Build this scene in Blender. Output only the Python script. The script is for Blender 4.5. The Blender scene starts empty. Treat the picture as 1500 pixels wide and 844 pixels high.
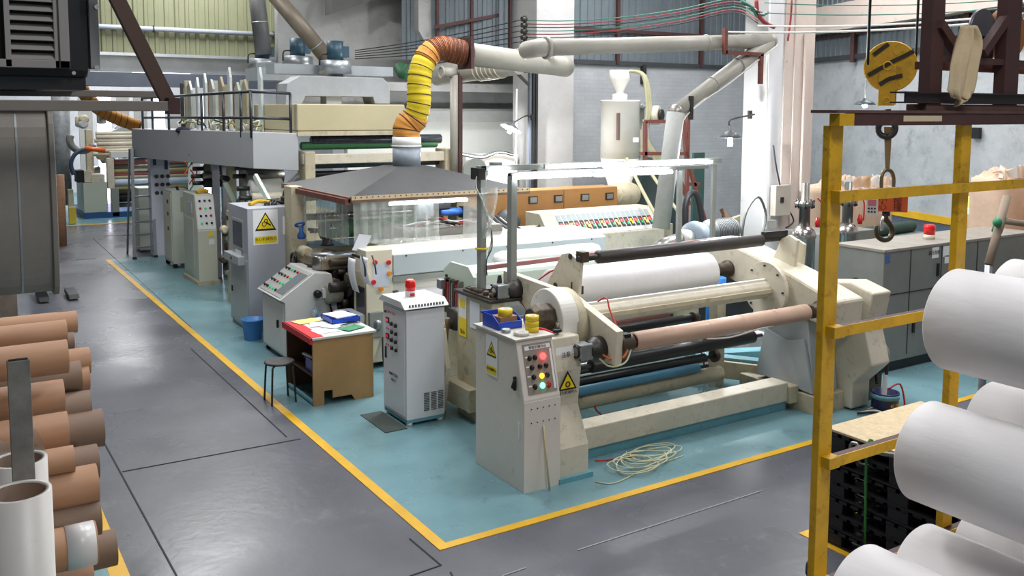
import bpy, bmesh, math, random
from mathutils import Vector, Matrix
random.seed(7)
SC = bpy.context.scene
COL = SC.collection
# ------------------------------------------------------------------ camera
YAW, PIT, ROL = [math.radians(a) for a in (32.36423, 5.41567, -0.23197)]
FPX, CX, CY, CAMH = 1337.455, 750.0, 289.585, 3.2
_fw = Vector((math.sin(YAW)*math.cos(PIT), math.cos(YAW)*math.cos(PIT), -math.sin(PIT)))
_rt = Vector((math.cos(YAW), -math.sin(YAW), 0)); _dn = _fw.cross(_rt)
_r2 = math.cos(ROL)*_rt + math.sin(ROL)*_dn; _d2 = -math.sin(ROL)*_rt + math.cos(ROL)*_dn
CAM = Vector((-3.046, -5.698, CAMH))
def ray(x, y): return _fw + _r2*((x-CX)/FPX) + _d2*((y-CY)/FPX)
def at(x, y, X=None, Y=None, Z=None):
    """world point on a real plane seen at photo pixel (x, y)"""
    d = ray(x, y)
    if X is not None: t = (X-CAM.x)/d.x
    elif Y is not None: t = (Y-CAM.y)/d.y
    else: t = (Z-CAM.z)/d.z
    return CAM + d*t
def dep(p): return (Vector(p)-CAM).dot(_fw)
cd = bpy.data.cameras.new('camera'); co = bpy.data.objects.new('camera', cd); COL.objects.link(co)
cd.sensor_width = 36; cd.lens = FPX/1500*36; cd.shift_y = (CY-422)/1500.0
cd.clip_start = .05; cd.clip_end = 200
mw = Matrix((( _r2.x, -_d2.x, -_fw.x, CAM.x), (_r2.y, -_d2.y, -_fw.y, CAM.y), (_r2.z, -_d2.z, -_fw.z, CAM.z), (0, 0, 0, 1)))
co.matrix_world = mw
SC.camera = co
# ------------------------------------------------------------------ materials
def lin(c):
    c = c/255.0
    return c/12.92 if c <= .04045 else ((c+.055)/1.055)**2.4
def rgb(r, g, b): return (lin(r), lin(g), lin(b), 1)
MATS = {}
def M(name, c, rough=.5, metal=0, var=.12, scale=3.0, bump=0, bscale=30, dirt=None, damt=0, emis=0, coat=0, stretch=None, trans=0, alpha=1, ior=1.45):
    if name in MATS: return MATS[name]
    m = bpy.data.materials.new(name); m.use_nodes = True; nt = m.node_tree; N = nt.nodes; L = nt.links
    bs = N['Principled BSDF']; col = rgb(*c)
    bs.inputs['Roughness'].default_value = rough; bs.inputs['Metallic'].default_value = metal
    if coat: bs.inputs['Coat Weight'].default_value = coat; bs.inputs['Coat Roughness'].default_value = .1
    if trans: bs.inputs['Transmission Weight'].default_value = trans; bs.inputs['IOR'].default_value = ior
    if alpha < 1: bs.inputs['Alpha'].default_value = alpha
    tc = N.new('ShaderNodeTexCoord'); mp = N.new('ShaderNodeMapping'); L.new(tc.outputs['Object'], mp.inputs['Vector'])
    if stretch: mp.inputs['Scale'].default_value = stretch
    nz = N.new('ShaderNodeTexNoise'); nz.inputs['Scale'].default_value = scale; nz.inputs['Detail'].default_value = 6; nz.inputs['Roughness'].default_value = .65
    L.new(mp.outputs[0], nz.inputs['Vector'])
    rp = N.new('ShaderNodeValToRGB'); rp.color_ramp.elements[0].position = .3; rp.color_ramp.elements[1].position = .7
    rp.color_ramp.elements[0].color = tuple(x*(1-var) for x in col[:3])+(1,)
    rp.color_ramp.elements[1].color = tuple(min(1, x*(1+var*.6)) for x in col[:3])+(1,)
    L.new(nz.outputs['Fac'], rp.inputs['Fac']); out = rp.outputs['Color']
    if dirt:
        n2 = N.new('ShaderNodeTexNoise'); n2.inputs['Scale'].default_value = scale*2.3; n2.inputs['Detail'].default_value = 9; n2.inputs['Roughness'].default_value = .75
        L.new(mp.outputs[0], n2.inputs['Vector'])
        r2 = N.new('ShaderNodeValToRGB'); r2.color_ramp.elements[0].position = .62-damt*.3; r2.color_ramp.elements[1].position = .74-damt*.1
        r2.color_ramp.elements[0].color = (0, 0, 0, 1); r2.color_ramp.elements[1].color = (1, 1, 1, 1)
        L.new(n2.outputs['Fac'], r2.inputs['Fac'])
        mx = N.new('ShaderNodeMixRGB'); mx.inputs[2].default_value = rgb(*dirt); L.new(out, mx.inputs[1]); 
        mu = N.new('ShaderNodeMath'); mu.operation = 'MULTIPLY'; mu.inputs[1].default_value = .75; L.new(r2.outputs['Color'], mu.inputs[0]); L.new(mu.outputs[0], mx.inputs[0]); out = mx.outputs[0]
    L.new(out, bs.inputs['Base Color'])
    if bump:
        n3 = N.new('ShaderNodeTexNoise'); n3.inputs['Scale'].default_value = bscale; n3.inputs['Detail'].default_value = 5
        L.new(mp.outputs[0], n3.inputs['Vector'])
        b = N.new('ShaderNodeBump'); b.inputs['Strength'].default_value = bump; b.inputs['Distance'].default_value = .02
        L.new(n3.outputs['Fac'], b.inputs['Height']); L.new(b.outputs[0], bs.inputs['Normal'])
    if emis:
        bs.inputs['Emission Color'].default_value = col; bs.inputs['Emission Strength'].default_value = emis
    MATS[name] = m
    return m
cream = M('cream_paint', (214, 206, 186), .42, var=.1, scale=4, dirt=(150, 136, 110), damt=.25)
cream2 = M('aged_cream_paint', (196, 186, 158), .5, var=.12, dirt=(120, 105, 80), damt=.3)
white_p = M('white_paint', (232, 230, 222), .4, var=.05, dirt=(180, 170, 150), damt=.05)
offw = M('off_white_cabinet', (222, 222, 220), .4, var=.04)
winw = M('winder_cabinet_paint', (222, 214, 204), .4, var=.05, dirt=(165, 150, 130), damt=.05)
greyp = M('grey_cabinet_paint', (176, 182, 184), .42, var=.05)
greyd = M('dull_grey_paint', (140, 144, 138), .45, var=.1)
greencab = M('grey_green_paint', (186, 192, 178), .45, var=.06)
palegreen = M('pale_green_paint', (208, 222, 206), .4, var=.04, dirt=(150, 150, 120), damt=.04)
steelw = M('galvanised_steel', (165, 170, 174), .38, .75, var=.2, scale=8)
steel = M('bare_steel', (150, 148, 142), .3, .9, var=.2, scale=6)
chrome = M('polished_steel', (210, 210, 210), .15, 1, var=.05)
darkst = M('dark_steel', (70, 68, 66), .45, .6, var=.25)
black = M('black_rubber', (30, 31, 34), .4, var=.25, scale=6)
blackp = M('black_plastic', (24, 24, 27), .4, var=.2)
oily = M('oily_iron', (88, 76, 62), .5, .4, var=.4, scale=9, dirt=(40, 32, 25), damt=.4)
rust = M('rust_red_paint', (116, 66, 56), .6, var=.3, scale=5, dirt=(70, 40, 32), damt=.2)
maroon = M('maroon_primer', (76, 48, 46), .6, .1, var=.25, dirt=(120, 90, 70), damt=.05)
yel = M('yellow_rack_paint', (208, 160, 18), .5, var=.22, scale=6, dirt=(92, 58, 26), damt=.2)
yelhook = M('yellow_hoist_paint', (206, 156, 16), .5, var=.25, scale=7, dirt=(90, 60, 25), damt=.28)
teal = M('teal_floor_paint', (116, 154, 162), .3, var=.16, scale=1.1, bump=.05, bscale=20, dirt=(84, 108, 112), damt=.2)
tealp = M('teal_steel_paint', (110, 166, 180), .5, var=.15, dirt=(70, 80, 80), damt=.15)
greyfl = M('grey_floor_paint', (94, 96, 103), .28, var=.22, scale=.7, bump=.08, bscale=12, dirt=(124, 124, 128), damt=.08)
yline = M('yellow_line_paint', (222, 172, 32), .45, var=.16, scale=3, dirt=(150, 130, 80), damt=.06)
joint = M('floor_joint', (42, 42, 46), .8)
jointl = M('floor_joint_light', (150, 150, 152), .7)
papr = M('white_nonwoven', (232, 229, 230), .6, var=.05, scale=2, bump=.35, bscale=7, stretch=(1, .35, 1))
kraft = M('kraft_cardboard', (164, 122, 90), .65, var=.14, scale=2.5, stretch=(1, 6, 6))
kraftd = M('aged_cardboard', (118, 94, 76), .65, var=.18, scale=2.5)
kraftp = M('wrapped_paper_tube', (206, 172, 150), .4, var=.1, scale=4)
brick = None
conc = M('column_concrete', (172, 171, 170), .8, var=.1, scale=2, bump=.2, bscale=14, dirt=(140, 130, 122), damt=.06)
concp = M('pinkish_plaster', (206, 190, 180), .8, var=.08, scale=2, dirt=(150, 130, 118), damt=.06)
concg = M('grey_concrete', (158, 158, 156), .85, var=.15, scale=1.6, bump=.2, bscale=9, dirt=(110, 108, 104), damt=.12)
siding = M('blue_grey_siding', (112, 122, 128), .5, .2, var=.12, scale=2)
olive = M('olive_siding', (136, 138, 108), .6, var=.08, scale=2, dirt=(118, 116, 84), damt=.08)
wood = M('tan_painted_wood', (178, 138, 88), .55, var=.12, scale=3, dirt=(130, 96, 58), damt=.04)
woodd = M('dark_wood', (84, 58, 40), .6, var=.25, scale=4)
osb = M('osb_board', (206, 186, 150), .8, var=.18, scale=22, dirt=(120, 100, 72), damt=.12)
redp = M('red_plastic', (200, 36, 34), .35, var=.08)
redl = M('red_lamp_glass', (214, 30, 28), .15, var=.05)
orangec = M('orange_cover_paint', (172, 126, 74), .5, var=.08, scale=3, dirt=(150, 100, 40), damt=.05)
orangep = M('orange_sign_paint', (206, 84, 34), .6, var=.15, scale=4)
duct_y = M('yellow_duct_cloth', (222, 196, 34), .55, var=.1, scale=5)
duct_o = M('orange_duct_cloth', (216, 146, 62), .6, var=.2, scale=6)
bluep = M('blue_plastic', (22, 72, 190), .35, var=.06)
bluel = M('blue_bucket_plastic', (70, 132, 200), .4, var=.06)
bluev = M('blue_valve_paint', (42, 92, 160), .45, var=.15)
greenr = M('green_rubber', (50, 110, 66), .5, var=.15)
greent = M('green_tape', (30, 130, 84), .5)
motorb = M('motor_teal_paint', (40, 72, 88), .45, var=.15)
label_y = M('sign_yellow', (240, 212, 20), .5, var=.02)
label_w = M('sign_white', (236, 236, 236), .5, var=.02)
ink = M('black_ink', (18, 18, 18), .6, var=.02)
redink = M('red_ink', (190, 30, 30), .6, var=.02)
paperm = M('paper_sheet', (236, 238, 244), .7, var=.02)
fabric = M('beige_rag', (196, 176, 142), .9, var=.12, scale=6, bump=.3, bscale=20)
bagf = M('bulk_bag_fabric', (212, 182, 158), .85, var=.1, scale=4, bump=.35, bscale=7)
sling = M('canvas_sling', (150, 122, 84), .85, var=.15, scale=30)
insul = M('grey_insulation', (168, 170, 166), .8, var=.1, scale=6, bump=.25, bscale=16)
slate = M('dark_grey_hood_sheet', (70, 71, 72), .5, .2, var=.15, scale=3)
cloudy = M('pvc_pipe', (160, 156, 146), .45, var=.12, scale=3, dirt=(130, 124, 110), damt=.08)
wire_g = M('green_cable_sheath', (50, 116, 96), .5); wire_r = M('red_cable_sheath', (150, 50, 54), .5)
wire_b = M('black_cable_sheath', (34, 34, 36), .5); wire_w = M('white_cable_sheath', (214, 212, 206), .5)
redhose = M('red_hose', (196, 44, 34), .4); clearhose = M('clear_hose', (206, 206, 170), .3)
tape_y = M('yellow_tape_roll', (222, 192, 30), .3, var=.08)
tealwater = M('teal_paint_can', (52, 86, 130), .4, var=.2)
panelg = M('brushed_panel', (196, 196, 192), .35, .4, var=.06)
btn_g = M('green_button', (30, 160, 100), .3, emis=.5); btn_r = M('red_button', (190, 30, 34), .3)
btn_k = M('black_button', (28, 28, 28), .35); btn_y = M('amber_lamp', (255, 170, 40), .3, emis=2.5)
lamp_r = M('lit_red_lamp', (255, 40, 40), .3, emis=9); lamp_g = M('lit_green_lamp', (90, 255, 170), .3, emis=4)
lamp_o = M('lit_orange_lamp', (255, 110, 50), .3, emis=6)
tube_e = M('lit_fluorescent_tube', (240, 244, 255), .3, emis=26)
bulb_e = M('lit_bulb', (240, 246, 255), .3, emis=30)
far_e = M('far_tube_and_panel_glow', (245, 240, 255), .3, emis=4)  # emission for the far tubes and for some glowing partition panels
hole = M('dark_opening', (14, 14, 16), .8)
vinyl = bpy.data.materials.new('clear_vinyl_strip'); vinyl.use_nodes = True
_n = vinyl.node_tree.nodes; _l = vinyl.node_tree.links; _n.remove(_n['Principled BSDF'])
_t = _n.new('ShaderNodeBsdfTransparent'); _t.inputs[0].default_value = (.92, .95, .94, 1)
_g = _n.new('ShaderNodeBsdfPrincipled'); _g.inputs['Base Color'].default_value = (.8, .84, .8, 1); _g.inputs['Roughness'].default_value = .18
_nz = _n.new('ShaderNodeTexNoise'); _nz.inputs['Scale'].default_value = 5; _tc = _n.new('ShaderNodeTexCoord'); _l.new(_tc.outputs['Object'], _nz.inputs['Vector'])
_mr = _n.new('ShaderNodeMapRange'); _mr.inputs['To Min'].default_value = .18; _mr.inputs['To Max'].default_value = .5; _l.new(_nz.outputs['Fac'], _mr.inputs['Value'])
_m = _n.new('ShaderNodeMixShader'); _l.new(_mr.outputs[0], _m.inputs[0]); _l.new(_t.outputs[0], _m.inputs[1]); _l.new(_g.outputs[0], _m.inputs[2])
_l.new(_m.outputs[0], _n['Material Output'].inputs[0])
def brickmat(name, c, mortar, sc):
    m = bpy.data.materials.new(name); m.use_nodes = True; nt = m.node_tree; N = nt.nodes; L = nt.links; bs = N['Principled BSDF']
    tc = N.new('ShaderNodeTexCoord'); sp = N.new('ShaderNodeSeparateXYZ'); cb = N.new('ShaderNodeCombineXYZ')
    L.new(tc.outputs['Object'], sp.inputs[0]); ad = N.new('ShaderNodeMath'); L.new(sp.outputs[0], ad.inputs[0]); L.new(sp.outputs[1], ad.inputs[1])
    L.new(ad.outputs[0], cb.inputs[0]); L.new(sp.outputs[2], cb.inputs[1])
    bt = N.new('ShaderNodeTexBrick'); bt.inputs['Scale'].default_value = sc; bt.inputs['Mortar Size'].default_value = .012; bt.inputs['Mortar Smooth'].default_value = .6
    bt.inputs['Color1'].default_value = rgb(*c); bt.inputs['Color2'].default_value = rgb(*[x-6 for x in c]); bt.inputs['Mortar'].default_value = rgb(*mortar)
    bt.inputs['Brick Width'].default_value = .55; bt.inputs['Row Height'].default_value = .2
    L.new(cb.outputs[0], bt.inputs['Vector'])
    nz = N.new('ShaderNodeTexNoise'); nz.inputs['Scale'].default_value = 1.1; nz.inputs['Detail'].default_value = 8; L.new(tc.outputs['Object'], nz.inputs['Vector'])
    mx = N.new('ShaderNodeMixRGB'); mx.blend_type = 'MULTIPLY'; mx.inputs[0].default_value = .6
    rp = N.new('ShaderNodeValToRGB'); rp.color_ramp.elements[0].position = .35; rp.color_ramp.elements[0].color = (.74, .74, .74, 1); rp.color_ramp.elements[1].position = .6
    L.new(nz.outputs['Fac'], rp.inputs[0]); L.new(bt.outputs['Color'], mx.inputs[1]); L.new(rp.outputs[0], mx.inputs[2]); L.new(mx.outputs[0], bs.inputs['Base Color'])
    b = N.new('ShaderNodeBump'); b.inputs['Strength'].default_value = .25; b.inputs['Distance'].default_value = .02; L.new(bt.outputs['Fac'], b.inputs['Height']); b.invert = True
    L.new(b.outputs[0], bs.inputs['Normal']); bs.inputs['Roughness'].default_value = .8
    return m
brick = brickmat('painted_brick', (178, 180, 183), (164, 166, 171), 2.2)
for m_ in (teal, greyfl):
    N = m_.node_tree.nodes; L = m_.node_tree.links
    nz = N.new('ShaderNodeTexNoise'); nz.inputs['Scale'].default_value = .6; nz.inputs['Detail'].default_value = 7; mr = N.new('ShaderNodeMapRange')
    mr.inputs['From Min'].default_value = .3; mr.inputs['From Max'].default_value = .7; mr.inputs['To Min'].default_value = .16; mr.inputs['To Max'].default_value = .42
    tc = N.new('ShaderNodeTexCoord'); L.new(tc.outputs['Object'], nz.inputs['Vector']); L.new(nz.outputs['Fac'], mr.inputs['Value']); L.new(mr.outputs[0], N['Principled BSDF'].inputs['Roughness'])
# ------------------------------------------------------------------ mesh builder
class MB:
    def __init__(s): s.v = []; s.f = []; s.s = []; s.m = None
    def add(s, vs, fs, smooth=False):
        o = len(s.v)
        s.v += [(s.m @ Vector(v)) if s.m else Vector(v) for v in vs]
        for i, f in enumerate(fs):
            s.f.append([o+k for k in f]); s.s.append(smooth if isinstance(smooth, bool) else smooth[i])
        return s
    def box(s, x0, x1, y0, y1, z0, z1):
        v = [(x, y, z) for z in (z0, z1) for y in (y0, y1) for x in (x0, x1)]
        return s.add(v, [(0, 2, 3, 1), (4, 5, 7, 6), (0, 1, 5, 4), (2, 6, 7, 3), (0, 4, 6, 2), (1, 3, 7, 5)])
    def bar(s, a, b, w, h, up=(0, 0, 1)):
        a, b = Vector(a), Vector(b); d = (b-a).normalized(); u = Vector(up)
        if abs(d.dot(u)) > .98: u = Vector((0, 1, 0))
        sd = d.cross(u).normalized(); u = sd.cross(d).normalized()
        v = [p+sd*i*w/2+u*j*h/2 for p in (a, b) for (i, j) in ((-1, -1), (1, -1), (1, 1), (-1, 1))]
        return s.add(v, [(3, 2, 1, 0), (4, 5, 6, 7), (0, 1, 5, 4), (1, 2, 6, 5), (2, 3, 7, 6), (3, 0, 4, 7)])
    def cyl(s, a, b, r, r2=None, n=20, caps=True):
        a, b = Vector(a), Vector(b); d = (b-a).normalized(); r2 = r if r2 is None else r2
        u = d.orthogonal().normalized(); w = d.cross(u)
        v = [p+(u*math.cos(2*math.pi*i/n)+w*math.sin(2*math.pi*i/n))*rr for p, rr in ((a, r), (b, r2)) for i in range(n)]
        fs = [(i, (i+1) % n, n+(i+1) % n, n+i) for i in range(n)]; sm = [True]*n
        if caps: fs += [tuple(range(n))[::-1], tuple(range(n, 2*n))]; sm += [False]*2
        return s.add(v, fs, sm)
    def lathe(s, o, d, prof, n=24, capped=True):
        o, d = Vector(o), Vector(d).normalized(); u = d.orthogonal().normalized(); w = d.cross(u); v = []; fs = []; sm = []
        for (r, h) in prof:
            for i in range(n): v.append(o+d*h+(u*math.cos(2*math.pi*i/n)+w*math.sin(2*math.pi*i/n))*max(r, 1e-4))
        for k in range(len(prof)-1):
            for i in range(n): fs.append((k*n+i, k*n+(i+1) % n, (k+1)*n+(i+1) % n, (k+1)*n+i)); sm.append(True)
        if capped: fs += [tuple(range(n))[::-1], tuple(range((len(prof)-1)*n, len(prof)*n))]; sm += [False]*2
        return s.add(v, fs, sm)
    def pipe(s, a, b, ro, ri, n=24):
        a, b = Vector(a), Vector(b); L = (b-a).length
        return s.lathe(a, b-a, [(ri, 0), (ro, 0), (ro, L), (ri, L), (ri, 0)], n, False)
    def flat(s): s.s = [False]*len(s.s); return s
    def path(s, pts, r, n=8, smooth=4, caps=True, closed=False):
        P = [Vector(p) for p in pts]
        if smooth > 1 and len(P) > 2:
            Q = []
            for i in range(len(P)-1):
                p0 = P[max(i-1, 0)]; p1 = P[i]; p2 = P[i+1]; p3 = P[min(i+2, len(P)-1)]
                for k in range(smooth):
                    t = k/smooth
                    Q.append(.5*((2*p1)+(p2-p0)*t+(2*p0-5*p1+4*p2-p3)*t*t+(3*p1-p0-3*p2+p3)*t**3))
            Q.append(P[-1]); P = Q
        v = []; fs = []; sm = []; u = None
        for i, p in enumerate(P):
            d = (P[min(i+1, len(P)-1)]-P[max(i-1, 0)])
            d = d.normalized() if d.length > 1e-9 else Vector((0, 0, 1))
            u = d.orthogonal().normalized() if u is None else (u-d*u.dot(d)).normalized()
            w = d.cross(u); rr = r(i/(len(P)-1)) if callable(r) else r
            for k in range(n): v.append(p+(u*math.cos(2*math.pi*k/n)+w*math.sin(2*math.pi*k/n))*rr)
        for i in range(len(P)-1):
            for k in range(n): fs.append((i*n+k, i*n+(k+1) % n, (i+1)*n+(k+1) % n, (i+1)*n+k)); sm.append(True)
        if caps: fs += [tuple(range(n))[::-1], tuple(range((len(P)-1)*n, len(P)*n))]; sm += [False]*2
        return s.add(v, fs, sm)
    def prism(s, poly, ax, a0, a1):
        n = len(poly)
        def P(c, a): return {'X': (a, c[0], c[1]), 'Y': (c[0], a, c[1]), 'Z': (c[0], c[1], a)}[ax]
        v = [P(c, a0) for c in poly]+[P(c, a1) for c in poly]
        return s.add(v, [tuple(range(n)), tuple(range(n, 2*n))[::-1]]+[(i, n+i, n+(i+1) % n, (i+1) % n) for i in range(n)])
    def ball(s, c, r, n=14, sc=(1, 1, 1)):
        c = Vector(c); v = []; fs = []; m = n//2
        for i in range(m+1):
            for k in range(n):
                th = math.pi*i/m; ph = 2*math.pi*k/n
                v.append((c.x+r*sc[0]*math.sin(th)*math.cos(ph), c.y+r*sc[1]*math.sin(th)*math.sin(ph), c.z+r*sc[2]*math.cos(th)))
        for i in range(m):
            for k in range(n): fs.append((i*n+k, (i+1)*n+k, (i+1)*n+(k+1) % n, i*n+(k+1) % n))
        return s.add(v, fs, True)
    def torus(s, c, d, R, r, n=24, m=8, a0=0, a1=2*math.pi):
        c, d = Vector(c), Vector(d).normalized(); u = d.orthogonal().normalized(); w = d.cross(u); k = n if a1-a0 > 6.2 else n+1
        pts = [c+(u*math.cos(a0+(a1-a0)*i/n)+w*math.sin(a0+(a1-a0)*i/n))*R for i in range(n+1)]
        return s.path(pts, r, m, 1, caps=a1-a0 < 6.2)
    def grid(s, nx, ny, fn, smooth=True):
        v = [fn(i/nx, j/ny) for j in range(ny+1) for i in range(nx+1)]
        return s.add(v, [(j*(nx+1)+i, j*(nx+1)+i+1, (j+1)*(nx+1)+i+1, (j+1)*(nx+1)+i) for j in range(ny) for i in range(nx)], smooth)
    def build(s, name, mat, parent=None, bev=0, label=None, cat=None, group=None, kind=None, solid=0):
        me = bpy.data.meshes.new(name); off = Vector((0, 0, 0)); org = Vector((0, 0, 0))
        base = Vector(parent['_w']) if parent is not None else off
        if s.v:
            lo = Vector([min(v[i] for v in s.v) for i in range(3)]); hi = Vector([max(v[i] for v in s.v) for i in range(3)])
            org = Vector(((lo.x+hi.x)/2, (lo.y+hi.y)/2, lo.z))
        me.from_pydata([tuple(v-org) for v in s.v], [], s.f); me.polygons.foreach_set('use_smooth', s.s)
        bm = bmesh.new(); bm.from_mesh(me); bmesh.ops.recalc_face_normals(bm, faces=bm.faces); bm.to_mesh(me); bm.free()
        me.materials.append(mat); o = bpy.data.objects.new(name, me); COL.objects.link(o)
        o.location = org-base; o['_w'] = tuple(org)
        if parent is not None: o.parent = parent
        if bev:
            b = o.modifiers.new('bevel', 'BEVEL'); b.width = bev; b.segments = 2; b.limit_method = 'ANGLE'; b.angle_limit = math.radians(35); b.harden_normals = False
        if solid:
            b = o.modifiers.new('solid', 'SOLIDIFY'); b.thickness = solid
        if label: o['label'] = label
        if cat: o['category'] = cat
        if group: o['group'] = group
        if kind: o['kind'] = kind
        return o
def T(name, label, cat, loc, group=None):
    o = bpy.data.objects.new(name, None); COL.objects.link(o); o.location = loc; o['_w'] = tuple(loc); o['label'] = label; o['category'] = cat; o.empty_display_size = .1
    if group: o['group'] = group
    return o
def box(*a): return MB().box(*a)
def cyl(*a, **k): return MB().cyl(*a, **k)
def path(*a, **k): return MB().path(*a, **k)
def S(mb, name, mat, **k): return mb.build(name, mat, kind='structure', **k)
def dup(root, delta, label=None, group=None):
    r = root.copy(); COL.objects.link(r); r.location = Vector(root.location)+Vector(delta); r['_w'] = tuple(Vector(root['_w'])+Vector(delta))
    if label: r['label'] = label
    if group: r['group'] = group
    for ch in list(root.children):
        c = ch.copy(); COL.objects.link(c); c.parent = r
        for g in list(ch.children):
            d = g.copy(); COL.objects.link(d); d.parent = c
    return r
def text(s, size, o, r, u, mat, parent, name='lettering', ext=.0006, align='CENTER'):
    """flat lettering at o, reading along r, up along u"""
    cu = bpy.data.curves.new(name, 'FONT'); cu.body = s; cu.size = size; cu.align_x = align; cu.align_y = 'CENTER'; cu.extrude = ext; cu.resolution_u = 2
    ob = bpy.data.objects.new(name, cu); COL.objects.link(ob)
    bpy.context.view_layer.update()
    me = bpy.data.meshes.new_from_object(ob.evaluated_get(bpy.context.evaluated_depsgraph_get()))
    bpy.data.objects.remove(ob)
    r = Vector(r).normalized(); u = Vector(u).normalized(); n = r.cross(u)
    mb = MB()
    for v in me.vertices: mb.v.append(Vector(o)+r*v.co.x+u*v.co.y+n*(v.co.z+.0008))
    for p in me.polygons: mb.f.append(list(p.vertices)); mb.s.append(False)
    bpy.data.meshes.remove(me)
    if not mb.v: return None
    return mb.build(name, mat, parent)
def quad(o, r, u, w, h, t=.002):
    """thin sheet centred at o"""
    r = Vector(r).normalized(); u = Vector(u).normalized(); n = r.cross(u); o = Vector(o)
    mb = MB(); v = [o+r*i*w/2+u*j*h/2+n*k*t for k in (0, 1) for (i, j) in ((-1, -1), (1, -1), (1, 1), (-1, 1))]
    return mb.add(v, [(3, 2, 1, 0), (4, 5, 6, 7), (0, 1, 5, 4), (1, 2, 6, 5), (2, 3, 7, 6), (3, 0, 4, 7)])
def warn_sign(o, r, u, w, h, parent, big=True, n_text='当心机械伤人'):
    """white card, yellow triangle with black edge and cog mark, yellow caption"""
    r = Vector(r).normalized(); u = Vector(u).normalized(); n = r.cross(u); o = Vector(o)
    c = quad(o, r, u, w, h).build('warning_sign', label_w, parent)
    def tri(cx, cy, s, t, m, nm):
        mb = MB(); v = [o+r*(cx+x*s)+u*(cy+y*s)+n*k for k in (t, t+.001) for (x, y) in ((-.5, -.43), (.5, -.43), (0, .43))]
        mb.add(v, [(2, 1, 0), (3, 4, 5), (0, 1, 4, 3), (1, 2, 5, 4), (2, 0, 3, 5)]).build(nm, m, c)
    s = w*.86; cy = h*.17
    tri(0, cy, s, .002, ink, 'triangle_border'); tri(0, cy-.01*s, s*.78, .0032, label_y, 'triangle')
    for (dx, dy, rr) in ((-.06, -.12, .1), (.02, .03, .07)):
        MB().torus(o+r*dx*s+u*(cy+dy*s)+n*.0045, n, rr*s, .02*s, 12, 5).build('cog_mark', ink, c)
    MB().bar(o+r*.05*s+u*(cy-.06*s)+n*.0045, o+r*.24*s+u*(cy-.2*s)+n*.0045, .07*s, .002, up=n).build('hand_mark', ink, c)
    quad(o-u*h*.36+n*.002, r, u, w*.88, h*.2, .001).build('caption_band', label_y, c)
    text(n_text, w*.15, o-u*h*.345+n*.003, r, u, ink, c)
    return c
LIGHTS=[(0,3,170),(5,-1,240),(4,5,330),(-1,9,170),(8,8,260),(10,2,220),(2,14,260),(1,21,300),(3,28,500),(12,6,160),(-.5,-6,200)]; EXPO=0.36  # added overhead fills; the last one brightens the foreground on both sides
# ================================================================== SETTING
S(box(-14, 24, -14, 40, -.2, 0), 'floor', greyfl)
S(box(.03, 16, .06, 15.2, 0, .004), 'trim_1', teal)                     # painted machine zone
S(box(-.06, .03, -.02, 15.2, 0, .006), 'trim_2', yline)                 # aisle line along the machines
S(box(.03, 9, -.02, .06, 0, .006), 'trim_3', yline)                   # line across the front
S(box(-4, 12, 22.0, 34, 0, .004), 'trim_4', teal); S(box(-4, 8, 21.85, 22.0, 0, .006), 'trim_5', yline)
S(box(-2.16, -2.04, -6, 6, 0, .006), 'trim_6', yline); S(box(-8, -2.16, -6, 6, 0, .004), 'trim_7', teal)
p = at(1170, 782, Z=0)
S(box(p.x, 9, p.y-.09, p.y, 0, .006), 'trim_8', yline); S(box(p.x, p.x+.09, p.y-4, p.y-.09, 0, .006), 'trim_9', yline)
n = 10
def fj(a, b, m=joint, w=.012, dark=True):
    global n
    a = at(a[0], a[1], Z=.003); b = at(b[0], b[1], Z=.003)
    S(MB().bar(a, b, w, .004), 'trim_%d' % n, m); n += 1
fj((153, 649), (259, 844)); fj((84, 540), (153, 649)); fj((179, 691), (440, 643)); fj((280, 511), (420, 640)); fj((600, 789), (646, 828)); fj((646, 828), (600, 844)); fj((660, 838), (664, 846))
fj((846, 806), (1116, 719), jointl, .01); fj((136, 349), (280, 480)); fj((152, 346), (205, 343)); fj((110, 381), (140, 379)); fj((735, 844), (770, 832), jointl, .01)
# ---- back wall (painted brick) with corrugated siding above
WY = 11.0
S(box(8.4, 17, WY, WY+.3, 0, 4.32), 'wall_back', brick)
def corr(a, b, z0, z1, pitch=.2, d=.03):
    a, b = Vector(a), Vector(b); L = (b-a).length; t = (b-a)/L; nrm = Vector((t.y, -t.x, 0)); k = int(L/pitch); mb = MB(); pts = []
    for i in range(k):
        for (f, h) in ((0, 0), (.55, 0), (.62, d), (.93, d)): pts.append(a+t*(i+f)*pitch+nrm*h)
    pts.append(b)
    for i in range(len(pts)-1):
        p, q = pts[i], pts[i+1]; mb.add([(p.x, p.y, z0), (q.x, q.y, z0), (q.x, q.y, z1), (p.x, p.y, z1)], [(0, 1, 2, 3)])
    return mb
S(corr((7.2, WY, 0), (17, WY, 0), 4.32, 8), 'wall_back_siding', siding, solid=.01)
S(box(8.4, 15, WY-.08, WY, 4.26, 4.36), 'trim_30', M('dark_beam', (60, 62, 64), .6))
for i, x in enumerate((10.3, 12.9, 15)): S(box(x, x+.08, WY-.12, WY-.04, 4.3, 8), 'trim_%d' % (31+i), maroon)
S(box(8.5, 16, WY-.14, WY-.06, 5.0, 5.08), 'trim_34', maroon)
S(box(11.1, 11.2, WY-.1, WY, 3.85, 4.3), 'trim_35', darkst)
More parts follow.
